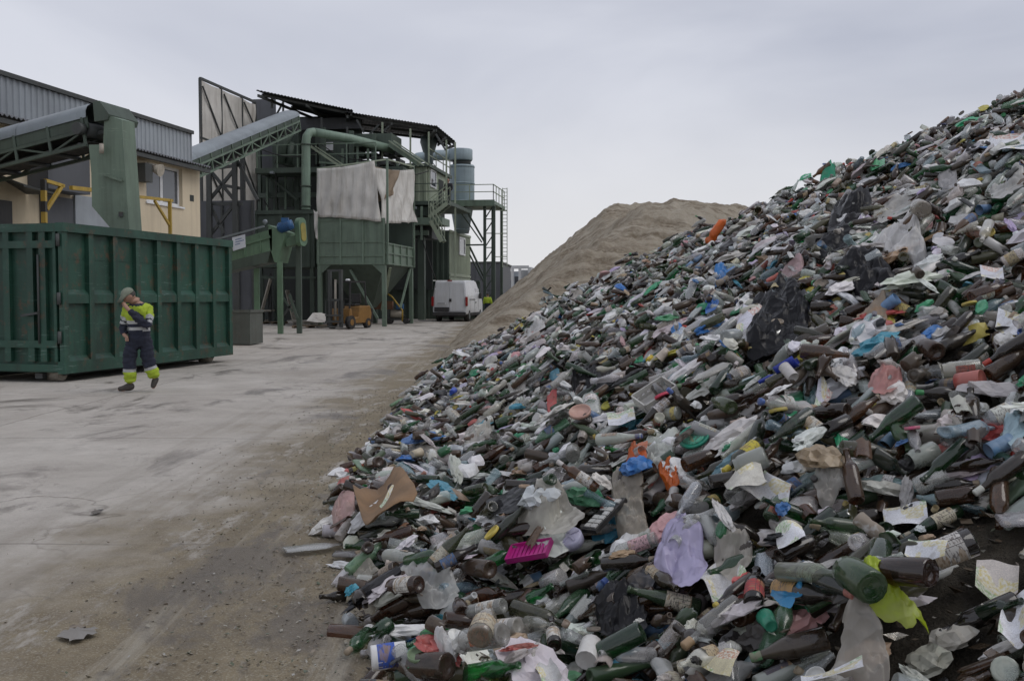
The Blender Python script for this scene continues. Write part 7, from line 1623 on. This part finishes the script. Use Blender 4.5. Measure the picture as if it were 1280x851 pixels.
mb = MB(); mb.box(-1.0, .75, -.1, 1.0, .26, .30, tf=lambda a, b, z: Vector((g.x + a, g.y + b, z))); mb.box(-.6, .5, .1, .8, .127, .258, tf=lambda a, b, z: Vector((g.x + a, g.y + b, z))); top(mb, 'steel_sheet', paint('bare_sheet', (.27, .26, .235), .5, metal=.2, rust=.2, streak=False, scale=2), 'flat grey steel sheet lying on the pallet', 'sheet')
mb = MB(); mb.prism([at(383, 401, 47.6), at(391, 391, 48.2), at(397, 393, 48.2), at(397, 403, 47.4)], (.3, .5, 0)); top(mb, 'folded_cover', TRPB, 'folded grey canvas cover on the steel sheet', 'cover')

# ---------------------------------------------------------------- forklift
g = gnd(432, 411); FK = Fr((g.x, g.y + .6), R(203)); ORG = paint('forklift_orange', (.24, .125, .03), .5, dirt=(.13, .07, .03), rust=.1, scale=2.5, streak=False)
# FK: b points forward of the truck
fk = thing('forklift_truck', 'orange forklift with dark mast parked under the hopper', 'forklift', FK(0, 0, 0))
mb = MB(); mb.prism([FK(-.52, -1.25, .25), FK(-.52, -1.35, .7), FK(-.52, -1.2, 1.08), FK(-.52, -.25, 1.05), FK(-.52, -.15, .55), FK(-.52, .35, .5), FK(-.52, .45, .95), FK(-.52, .6, .95), FK(-.52, .7, .25)], FK.r * 1.04); mb.build('chassis', ORG, fk, None, .04)
part(fk, 'counterweight', BLK, (-.5, .5, -1.52, -1.36, .25, .95), tf=FK, bevel=.04); part(fk, 'seat', BLK, (-.25, .25, -.75, -.25, 1.06, 1.18), (-.25, .25, -.82, -.72, 1.181, 1.65), tf=FK, bevel=.03)
part(fk, 'steering_column', BLK, (-.03, .03, .30, .36, .95, 1.35), tf=FK); mb = MB(); mb.lathe([(.16, -.012), (.17, 0), (.16, .012)], FK(0, .24, 1.38), 14); mb.build('steering_wheel', BLK, fk)
for (a, b) in ((-.46, .55), (.46, .55), (-.46, -.95), (.46, -.95)): stick(fk, 'guard_post', BLK, [(FK(a, b, .95), FK(a * .9, b - .15 if b > 0 else b + .1, 2.18))], .07)
part(fk, 'overhead_guard', BLK, (-.45, .45, -.9, -.82, 2.17, 2.24), (-.45, .45, .32, .40, 2.17, 2.24), (-.45, -.38, -.82, .32, 2.17, 2.24), (.38, .45, -.82, .32, 2.17, 2.24), *[(-.38, .38, -.7 + k * .2, -.66 + k * .2, 2.18, 2.22) for k in range(5)], tf=FK)
for a in (-.30, .30): part(fk, 'mast_rail', DKS, (a - .07, a + .07, .95, 1.10, .08, 2.75), tf=FK); part(fk, 'fork', DKS, (a - .06, a + .06, 1.14, 2.1, .10, .15), tf=FK)
for z in (.3, 1.3, 2.66): part(fk, 'mast_cross', DKS, (-.37, .37, 1.101, 1.13, z, z + .1), tf=FK)
part(fk, 'load_backrest', DKS, (-.5, .5, 1.131, 1.16, .3, .38), (-.5, .5, 1.131, 1.16, .6, .68), *[(-.48 + k * .23, -.44 + k * .23, 1.131, 1.155, .69, 1.35) for k in range(5)], tf=FK)
mb = MB(); mb.tube([FK(0, 1.02, .3), FK(0, 1.02, 2.3)], .05, 8); mb.build('lift_cylinder', ROL, fk)
for (a, b, r) in ((-.50, .55, .31), (.50, .55, .31), (-.46, -1.0, .24), (.46, -1.0, .24)):
    w0 = FK(a - .1, b, r); w1 = FK(a + .1, b, r); mb = MB(); mb.tube([w0, w1], r, 18); w = mb.build('wheel', RUB, fk); mb = MB(); mb.tube([FK(a - .105, b, r), FK(a + .105, b, r)], r * .5, 12); mb.build('rim', ORG, w)
mb = MB(); mb.lathe([(.10, 0), (.12, .05), (.08, .10)], FK(.1, -.2, 2.245), 12); mb.build('beacon', WHT, fk)

# ---------------------------------------------------------------- cart with yellow frame under the hopper
g = gnd(497, 405); hc = thing('compressor_cart', 'small wheeled compressor cart with bent yellow handle by the hopper', 'cart', g); hq = lambda px, py, k=0: at(px, py, g.y) + Vector((.15, .99, 0)) * k
mb = MB(); mb.tube([hq(484, 367), hq(490, 371), hq(503, 388), hq(503, 402)], .045, 8); mb.build('handle', YEL, hc); mb = MB(); mb.tube([hq(484, 380, .6), hq(490, 384, .6), hq(503, 396, .6)], .03, 8); mb.build('handle', DKS, hc)
part(hc, 'tray', DKS, (-.6, .6, 0, .7, .20, .28), tf=lambda a, b, z: g + Vector((a, b, z))); mb = MB(); mb.tube([g + Vector((-.4, .35, .55)), g + Vector((.25, .35, .55))], .24, 14); mb.build('tank', ROL, hc); part(hc, 'engine', BLU, (-.1, .3, .1, .5, .80, 1.1), tf=lambda a, b, z: g + Vector((a, b, z)), bevel=.03)
for a, b in ((-.45, -.06), (.45, -.06), (-.45, .72), (.45, .72)): mb = MB(); mb.tube([g + Vector((a, b, .16)), g + Vector((a, b + .06, .16))], .16, 14); mb.build('wheel', RUB, hc)
# orange pipe bundle behind forklift
mb = MB(); mb.box(-.9, .9, 0, .5, 1.05, 1.5, tf=lambda a, b, z: Vector((at(470, 380, 54.5).x + a, 54.5 + b, z - .25))); top(mb, 'rusty_box', paint('rusty_iron', (.16, .075, .04), .8, rust=.6, streak=False, scale=3), 'rusty iron box on the ground under the hopper cone', 'box')
for k in (-.7, .7): mb = MB(); x0 = at(470, 380, 54.5).x; mb.box(x0 + k - .1, x0 + k + .1, 54.55, 54.95, 0, .798); top(mb, 'box_stand', DKS, 'dark stand foot carrying the rusty box, ' + ('left' if k < 0 else 'right') + ' one', 'stand', 'box stands')

# ---------------------------------------------------------------- van
VF = Fr((gnd(562, 402).x, gnd(562, 402).y), R(8.5)); VW = 1.02; VWH = paint('van_white', (.62, .63, .645), .3, dirt=(.36, .34, .31), dirt_amt=.35, scale=1.0, bump=.0, var=.04)
vn_ = thing('panel_van', 'white panel van parked with its rear doors towards the viewer', 'van', VF(0, 2.6, 0))
prof = [(.0, .42), (.02, .9), (.05, 1.55), (.16, 2.36), (.30, 2.46), (3.3, 2.48), (3.75, 2.40), (4.55, 1.62), (5.25, 1.32), (5.42, 1.05), (5.45, .42)]
V = []; F = []; n = len(prof)
def vx(z): return VW - (.0 if z < 1.3 else .13 * ((z - 1.3) / 1.2) ** 1.5)
mb = MB(); Lr = [VF(-vx(z), b, z) for b, z in prof]; Rr_ = [VF(vx(z), b, z) for b, z in prof]
mb.add(Lr + Rr_, [list(range(n))[::-1], [n + i for i in range(n)]] + [[i, (i + 1) % n, n + (i + 1) % n, n + i] for i in range(n)]); mb.build('body', VWH, vn_, None, .07)
BLKP = solid('black_trim', (.03, .03, .032), .6, .4, 3)
for (a0, a1) in ((-.90, -.008), (.008, .90)):
    mb = MB(); mb.prism([VF(a0, -.005, .62), VF(a1, -.005, .62), VF(a1, .03, 1.5), VF(a1 * .93, .115, 2.28), VF(a0 * .93, .115, 2.28), VF(a0, .03, 1.5)], -VF.b * .03); d = mb.build('rear_door', VWH, vn_)
    for z in (.95, 1.9): mb = MB(); s_ = a1 if a1 > .5 else a0; mb.box(min(s_, s_ * .94), max(s_, s_ * .94), -.06 + (.06 if z > 1.5 else 0), -.03 + (.08 if z > 1.5 else 0), z, z + .08, tf=VF); mb.build('hinge', VWH, d)
mb = MB(); mb.box(-.02, .13, -.075, -.041, 1.18, 1.36, tf=VF); mb.build('door_handle', BLKP, vn_, None, .015)
part(vn_, 'rear_bumper', BLKP, (-1.0, 1.0, -.13, -.04, .36, .56), (-.92, -.01, -.075, -.041, .60, .86), tf=VF, bevel=.02)
part(vn_, 'number_plate', WHT, (-.75, -.22, -.085, -.05, 1.02, 1.15), tf=VF); pl_ = part(vn_, 'plate_marks', BLKP, *[(-.71 + k * .065, -.67 + k * .065, -.089, -.0851, 1.05, 1.12) for k in range(7)], tf=VF)
LMP = glassy('lamp_red', (.30, .02, .02), .15)
for a in (-1, 1): part(vn_, 'tail_light', LMP, (a * 1.03 - .07, a * 1.03 + .07, -.06, .1, .92, 1.48) if a > 0 else (-1.10, -.96, -.06, .1, .92, 1.48), tf=VF, bevel=.03)
part(vn_, 'brake_light', LMP, (-.14, .14, .06, .13, 2.40, 2.47), tf=VF)
part(vn_, 'slide_rail', BLKP, (VW + .002, VW + .03, 1.0, 2.7, 1.30, 1.34), tf=VF)
for b in (1.15, 2.72, 3.85): part(vn_, 'door_seam', BLKP, (VW - .05, VW + .004, b, b + .02, .6, 1.3), tf=VF)
part(vn_, 'side_skirt', BLKP, (VW - .03, VW + .02, 1.4, 4.1, .34, .52), (-VW - .02, -VW + .03, 1.4, 4.1, .34, .52), tf=VF)
part(vn_, 'side_window', PANE, (VW - .10, VW - .03, 3.0, 4.2, 1.45, 1.98), tf=VF); part(vn_, 'mirror', BLKP, (VW + .01, VW + .2, 3.95, 4.1, 1.35, 1.7), (-VW - .2, -VW - .01, 3.95, 4.1, 1.35, 1.7), tf=VF, bevel=.03)
mb = MB(); mb.prism([VF(-.78, 3.86, 2.34), VF(.78, 3.86, 2.34), VF(.88, 4.5, 1.70), VF(-.88, 4.5, 1.70)], Vector((0, 0, .03))); mb.build('windscreen', PANE, vn_)
part(vn_, 'side_handle', BLKP, (VW + .002, VW + .04, 2.9, 3.1, 1.1, 1.16), tf=VF)
for a in (-.86, .86):
    for b in (.95, 4.55):
        mb = MB(); mb.tube([VF(a - .11 if a < 0 else a - .13, b, .335), VF(a + .13 if a < 0 else a + .17, b, .335)], .335, 20); w = mb.build('wheel', RUB, vn_); mb = MB(); mb.tube([VF(a - .12 if a < 0 else a, b, .335), VF(a + .1 if a < 0 else a + .175, b, .335)], .2, 14); mb.build('rim', SHT, w)
part(vn_, 'underbody', BLKP, (-.85, .85, .3, 5.2, .28, .419), tf=VF)

# ---------------------------------------------------------------- far buildings at the right of the plant
fb = thing('grey_shed', 'grey corrugated shed far behind the platform tower', 'shed', at(608, 395, 92)); f0 = at(586, 300, 92.0); FB = Fr((f0.x, 92.0), R(4)); zf = lambda py: at(608, py, 92).z; wdt = (at(627, 300, 92).x - f0.x)
mb = MB(); corr(mb, FB, 0, wdt, 0, zf(329), 0, .45, .05); mb.build('front_sheet', DGY, fb); part(fb, 'shed_body', DGY, (0, wdt, .02, 12, 0, zf(329)), tf=FB); part(fb, 'roof_edge', DKS, (-.1, wdt + .1, -.1, 12.1, zf(329) + .002, zf(329) + .14), tf=FB)
wb = thing('white_warehouse', 'pale distant warehouse with open frame and large openings', 'warehouse', at(645, 362, 118)); g0 = at(627, 300, 118.0); WB = Fr((g0.x, 118.0), R(6)); wz = lambda py: at(645, py, 118).z; ww = at(661, 300, 118).x - g0.x
PALE = paint('pale_panel', (.52, .53, .54), .7, dirt=(.3, .3, .3), dirt_amt=.4, scale=.3)
part(wb, 'roof_beam', PALE, (0, ww, 0, .5, wz(336), wz(332)), tf=WB)
for f in (0, .35, .62, .97): part(wb, 'column', PALE, (ww * f, ww * f + .3, 0.01, .49, 0, wz(336) - .002), tf=WB)
part(wb, 'wall_panel', PALE, (0, ww * .36, 2, 2.3, 0, wz(340)), (ww * .62, ww, 1.4, 1.7, 0, wz(337)), tf=WB); part(wb, 'opening_shade_panel', DGY, (ww * .4, ww * .6, 2.5, 2.6, 0, wz(345)), (ww * .05, ww * .3, 1.9, 1.99, wz(362), wz(350)), tf=WB)  # openings are dark slabs, their colour standing in for inner shade
part(wb, 'back_wall', GRY, (0, ww + .2, 9, 9.3, 0, wz(337)), tf=WB); part(wb, 'side_wall', PALE, (ww + .01, ww + .3, 0, 9, 0, wz(334)), tf=WB)
eb = thing('earth_bank', 'low brown earth bank in front of the distant warehouse', 'earth bank', at(632, 372, 96)); mb = MB(); V = []; n_, m_ = 26, 8
for j in range(m_ + 1):
    for i in range(n_ + 1): u, v = i / n_, j / m_; x = at(612, 370, 96).x + 9 * u; h = 1.5 * math.sin(math.pi * v) ** .7 * (.8 + .6 * mnoise.noise(Vector((u * 5, v * 3, 4)))) * min(1, 6 * u, 6 * (1 - u)); V.append((x, 94 + 6 * v, h - .05))
mb.add(V, [(j * (n_ + 1) + i, j * (n_ + 1) + i + 1, (j + 1) * (n_ + 1) + i + 1, (j + 1) * (n_ + 1) + i) for j in range(m_) for i in range(n_)], 0, True); mb.build('bank', paint('brown_earth', (.13, .085, .055), .95, streak=False, scale=1.5, bump=.5), eb)
mb = MB(); p = gnd(624, 390); mb.box(p.x - .6, p.x + .9, p.y, p.y + .5, 0, 1.1); top(mb, 'concrete_block', paint('pale_concrete', (.36, .36, .34), .9, streak=False, scale=2), 'pale concrete block beside the tower foot', 'block', None, None, .04)
mb = MB(); p = gnd(626, 384); mb.tube([(p.x, p.y, 0), (p.x, p.y, 2.3)], .12, 10); top(mb, 'marker_post', paint('terracotta_post', (.36, .20, .13), .8, streak=False, scale=2), 'thin terracotta coloured post right of the tower', 'post')

# ---------------------------------------------------------------- people
SKIN = paint('skin', (.36, .21, .15), .6, dirt=(.25, .14, .1), dirt_amt=.3, streak=False, scale=8, bump=.05, var=.1)
NAVY = paint('navy_cloth', (.020, .024, .042), .9, dirt=(.012, .013, .02), streak=False, scale=5, bump=.4); LIME = paint('hi_vis_lime', (.36, .48, .03), .75, dirt=(.30, .36, .06), dirt_amt=.35, streak=False, scale=5, bump=.3, var=.1)
REFL = paint('reflective_tape', (.42, .43, .43), .45, dirt=(.25, .25, .25), dirt_amt=.3, streak=False, scale=6); BOOT = paint('boot_leather', (.045, .040, .036), .7, dirt=(.14, .12, .10), streak=False, scale=8); CAPM = paint('cap_cloth', (.20, .22, .17), .9, dirt=(.10, .11, .09), streak=False, scale=8)
def skin_mesh(verts, edges, radii, root=0, sub=2):
    me = bpy.data.meshes.new('tmp'); me.from_pydata([tuple(v) for v in verts], edges, []); ob = bpy.data.objects.new('tmp', me); COL.objects.link(ob)
    ob.modifiers.new('skin', 'SKIN'); me.skin_vertices[0].data[root].use_root = True
    for i, r in enumerate(radii): me.skin_vertices[0].data[i].radius = (r, r) if not isinstance(r, tuple) else r
    s = ob.modifiers.new('sub', 'SUBSURF'); s.levels = sub; s.render_levels = sub
    dg = bpy.context.evaluated_depsgraph_get(); m2 = bpy.data.meshes.new_from_object(ob.evaluated_get(dg)); bpy.data.objects.remove(ob); return m2
def chain_mesh(chains, sub=2, root=0):
    """chains: lists of (point, radius); equal points are welded"""
    vs = []; rs = []; es = []; key = {}
    for ch in chains:
        prev = None
        for p, r in ch:
            k = tuple(round(c, 4) for c in p)
            if k not in key: key[k] = len(vs); vs.append(p); rs.append(r)
            if prev is not None: es.append((prev, key[k]))
            prev = key[k]
    return skin_mesh(vs, es, rs, root, sub)
def place(me, name, mats, parent, slot=None):
    for m in mats: me.materials.append(m)
    for p in me.polygons:
        p.use_smooth = True
        if slot: p.material_index = slot(p.center, p.normal)
    o = bpy.data.objects.new(name, me); COL.objects.link(o); o.parent = parent; return o
def person(loc, yaw, J, label, jacket_slot, trouser_slot, jm, tm, scale=1.0, cap=True, fingers=None, head_tilt=(0, 0, 0), hair=None, lowpoly=False, trouser_r=1.0):
    """J: joints in metres (x right in the view, y away, z up)"""
    root = thing('person', label, 'person', loc); root.rotation_euler = (0, 0, yaw); root.scale = (scale,) * 3; v = {k: Vector(p) for k, p in J.items()}; sub = 1 if lowpoly else 2
    mid = v['pelvis'].lerp(v['neck'], .5)
    body = [[(v['pelvis'], .12), (mid, .13), (v['neck'] + Vector((0, 0, -.10)), .12), (v['neck'], .055), (v['head'] + Vector((0, 0, -.06)), .06)]]
    for s in 'LR':
        body += [[(v['neck'] + Vector((0, 0, -.10)), .12), (v['sh' + s], .06), (v['el' + s], .045), (v['wr' + s], .032), (v['ha' + s], .036)], [(v['pelvis'], .12), (v['hip' + s], .085), (v['kn' + s], .06), (v['an' + s], .042), (v['an' + s].lerp(v['to' + s], .5) - Vector((0, 0, .03)), .04), (v['to' + s], .03)]]
        for fg in (fingers or {}).get(s, []): body.append([(v['ha' + s], .036)] + [(Vector(q), r) for q, r in fg])
    me = chain_mesh(body, sub); bm = bmesh.new(); bm.from_mesh(me); bpy.data.meshes.remove(me)
    hm_ = Matrix.Translation(v['head']) @ Matrix.Rotation(head_tilt[2], 4, 'Z') @ Matrix.Rotation(head_tilt[0], 4, 'X')      # face looks along -Y locally
    b2 = bmesh.new(); bmesh.ops.create_uvsphere(b2, u_segments=20, v_segments=16, radius=1)
    for q in b2.verts:
        x, y, z = q.co; jaw = 1 - .28 * max(0, -z) ** 1.2; fx = .077 * x * jaw; fy = .098 * y * (1 - .10 * max(0, -z)); fz = .118 * z
        if y < -.5:
            nose = math.exp(-(x / .16) ** 2 - ((z + .12) / .22) ** 2); eye = math.exp(-((abs(x) - .38) / .18) ** 2 - ((z - .08) / .12) ** 2); lip = math.exp(-(x / .3) ** 2 - ((z + .5) / .10) ** 2); brow = math.exp(-((abs(x) - .35) / .3) ** 2 - ((z - .26) / .09) ** 2)
            fy += -.030 * nose + .010 * eye - .006 * lip - .006 * brow
        ear = math.exp(-((z - .0) / .25) ** 2 - ((y - .08) / .18) ** 2) if abs(x) > .8 else 0; fx += .018 * ear * (1 if x > 0 else -1)
        q.co = Vector((fx, fy, fz))
    tmp = bpy.data.meshes.new('h'); b2.transform(hm_); b2.to_mesh(tmp); b2.free(); bm.from_mesh(tmp); bpy.data.meshes.remove(tmp); me = bpy.data.meshes.new('body'); bm.to_mesh(me); bm.free()
    place(me, 'body', [SKIN], root)
    hem = v['pelvis'] + Vector((0, 0, -.13))
    jk = [[(hem, (.185, .15)), (v['pelvis'] + Vector((0, 0, .05)), (.19, .16)), (mid, (.20, .165)), (v['neck'] + Vector((0, .01, -.14)), (.185, .15)), (v['neck'] + Vector((0, 0, -.01)), .085)]]
    for s in 'LR': jk.append([(v['neck'] + Vector((0, .01, -.14)), (.185, .15)), (v['sh' + s], .098), (v['sh' + s].lerp(v['el' + s], .5), .088), (v['el' + s], .08), (v['el' + s].lerp(v['wr' + s], .55), .068), (v['wr' + s], .055)])
    ctx = dict(v)
    def crease(me, amp):
        if lowpoly: return me
        for q in me.vertices:
            c = q.co; q.co = c + q.normal * amp * (mnoise.noise(Vector((c.x * 9, c.y * 9, c.z * 22))) + .7 * mnoise.noise(Vector((c.x * 22, c.y * 20, c.z * 34))))
        return me
    place(crease(chain_mesh(jk, sub + (0 if lowpoly else 1)), .018), 'jacket', jm, root, lambda c, n: jacket_slot(c, ctx))
    tj = [[(v['pelvis'] + Vector((0, 0, .06)), .15), (v['pelvis'] + Vector((0, 0, -.03)), .15)]]
    for s in 'LR': tj.append([(v['pelvis'] + Vector((0, 0, -.03)), .15), (v['hip' + s] + Vector((0, 0, -.10)), .112 * trouser_r), (v['hip' + s].lerp(v['kn' + s], .6), .10 * trouser_r), (v['kn' + s], .092 * trouser_r), (v['kn' + s].lerp(v['an' + s], .55), .092 * trouser_r), (v['an' + s].lerp(v['kn' + s], .06), .086 * trouser_r)])
    place(crease(chain_mesh(tj, sub + (0 if lowpoly else 1)), .022), 'trousers', tm, root, lambda c, n: trouser_slot(c, ctx))
    for s in 'LR':
        a, t = v['an' + s], v['to' + s]; d = (t - a); heel = a - Vector((d.x, d.y, 0)) * .28 + Vector((0, 0, -.055 + .4 * d.z * 0)); place(chain_mesh([[(a + Vector((0, 0, .05)), .055), (a + Vector((0, 0, -.02)), .055), (a.lerp(t, .5) + Vector((0, 0, -.01)), .05), (t, .04)], [(a + Vector((0, 0, -.02)), .055), (heel, .042)]], sub), 'boot', [BOOT], root)
    if cap:
        b2 = bmesh.new(); bmesh.ops.create_uvsphere(b2, u_segments=20, v_segments=12, radius=1)
        for q in b2.verts:
            x, y, z = q.co; q.co = Vector((.093 * x, .113 * y + .004, (.098 * z if z > 0 else .012 * z) + .045))
            if y < -.6 and -.35 < z < .22: q.co.y -= .13 * (1 - .6 * x * x); q.co.z = .030 - .012 * abs(x) + (.012 if z > 0 else 0)
        b2.transform(hm_); me = bpy.data.meshes.new('cap'); b2.to_mesh(me); b2.free(); place(me, 'cap', [CAPM], root)
    if hair:
        b2 = bmesh.new(); bmesh.ops.create_uvsphere(b2, u_segments=14, v_segments=10, radius=1)
        for q in b2.verts: x, y, z = q.co; q.co = Vector((.084 * x, (.104 if y > -.1 else .05) * y + .014, .118 * max(z, -.35) + .012))
        b2.transform(hm_); me = bpy.data.meshes.new('hair'); b2.to_mesh(me); b2.free(); place(me, 'hair', [hair], root)
    return root
# main worker: walking to the left, head bowed, left hand raised to the face
g = gnd(172, 489)
J = dict(pelvis=(.05, 0, .93), neck=(.03, -.05, 1.47), head=(-.06, -.14, 1.555), shL=(.20, .02, 1.335), elL=(.25, -.16, 1.06), wrL=(-.01, -.29, 1.335), haL=(-.085, -.265, 1.41), shR=(-.13, -.02, 1.34), elR=(-.22, .04, 1.07), wrR=(-.17, -.10, .93), haR=(-.10, -.13, .90),
         hipL=(.13, .03, .88), knL=(.17, .02, .49), anL=(.26, .10, .18), toL=(.23, .03, .045), hipR=(-.04, -.03, .88), knR=(-.11, -.06, .48), anR=(-.10, -.04, .095), toR=(-.27, -.14, .045))
ha = Vector(J['haL']); F_ = []
for k in range(4):      # four fingers curled against the mouth
    o_ = Vector((-.002 + .006 * k, .012 + .0 * k, .030 - .019 * k)); F_.append([(ha + o_ + Vector((-.035, .01, .012)), .0115), (ha + o_ + Vector((-.058, .028, .012)), .0105), (ha + o_ + Vector((-.056, .048, .008)), .0095)])
F_.append([(ha + Vector((.0, .028, .028)), .013), (ha + Vector((-.022, .048, .045)), .011), (ha + Vector((-.04, .052, .052)), .010)])
hr = Vector(J['haR']); FR = [[(hr + Vector((-.02 + .014 * k, -.03, -.04)), .011), (hr + Vector((-.015 + .014 * k, -.035, -.075)), .010)] for k in range(4)] + [[(hr + Vector((.02, -.035, -.01)), .012), (hr + Vector((.025, -.05, -.04)), .010)]]
HAIRG = solid('grey_hair', (.05, .045, .04), .7, .1)
def jslot(c, v):
    for s in 'LR':           # sleeves: navy forearm, tape above the elbow, lime shoulder
        e, w, sh = v['el' + s], v['wr' + s], v['sh' + s]
        def tdist(a, b): ab = b - a; t = max(0, min(1, (c - a).dot(ab) / ab.length_squared)); return t, (c - a - ab * t).length
        tf_, df_ = tdist(e, w); tu, du_ = tdist(sh, e)
        if min(df_, du_) < .098 and (abs(c.x - v['neck'].x) > .17 or c.y < -.15):
            if df_ < du_ : return 1
            return 0 if tu < .42 else (2 if tu < .62 else 1 if tu < .70 else 2 if tu < .86 else 1)
    z = c.z
    if z > v['neck'].z - .075 and abs(c.x - v['neck'].x) < .12: return 1
    if z > 1.165: return 0
    if z > 1.105: return 2
    if z > 1.06: return 1
    if z > .995: return 2
    return 1
def tslot(c, v):
    if c.z > .56: return 0
    for s in 'LR':
        k, a = v['kn' + s], v['an' + s]; ab = a - k; t = (c - k).dot(ab) / ab.length_squared; dd = (c - k - ab * max(0, min(1, t))).length
        if dd < .13: return 0 if t < .26 else (2 if t < .40 else 1 if t < .92 else 2)
    return 0
person((g.x, g.y, 0), 0, J, 'worker in lime and navy jacket and cap walking past the container, hand at face', jslot, tslot, [LIME, NAVY, REFL], [NAVY, LIME, REFL], 1.0, True, dict(L=F_, R=FR), (R(36), 0, R(-44)), HAIRG, False, 1.2)
# far worker in hi-vis by the van, and a person in dark clothes at the cabin door
JS = dict(pelvis=(0, 0, .93), neck=(0, -.02, 1.45), head=(0, -.03, 1.60), shL=(.19, 0, 1.38), elL=(.25, -.02, 1.10), wrL=(.20, -.18, .98), haL=(.18, -.24, .98), shR=(-.19, 0, 1.38), elR=(-.25, -.02, 1.10), wrR=(-.20, -.18, .98), haR=(-.18, -.24, .98), hipL=(.09, 0, .88), knL=(.10, -.02, .48), anL=(.11, .02, .10), toL=(.13, -.16, .045), hipR=(-.09, 0, .88), knR=(-.10, -.02, .48), anR=(-.11, .02, .10), toR=(-.13, -.16, .045))
HAIR = solid('dark_hair', (.02, .016, .013), .6, .1)
g = gnd(609.5, 400.8); person((g.x, g.y, 0), R(160), JS, 'worker in hi-vis lime top and navy trousers standing beside the white van', lambda c, v: 0 if c.z > 1.05 else 1, lambda c, v: 0, [LIME, NAVY], [NAVY], 1.0, False, None, (R(10), 0, 0), HAIR, True)
DARKC = paint('dark_clothes', (.03, .03, .038), .9, streak=False, scale=5)
pc = Pf(ca1 + .55, (db0 + db1) / 2 - .3, cz0); person(pc, R(-20), JS, 'person in dark clothes standing at the control cabin door', lambda c, v: 0, lambda c, v: 0, [DARKC], [NAVY], 1.02, False, None, (R(6), 0, 0), HAIR, True)
print('done', round(time.time() - T0, 1))
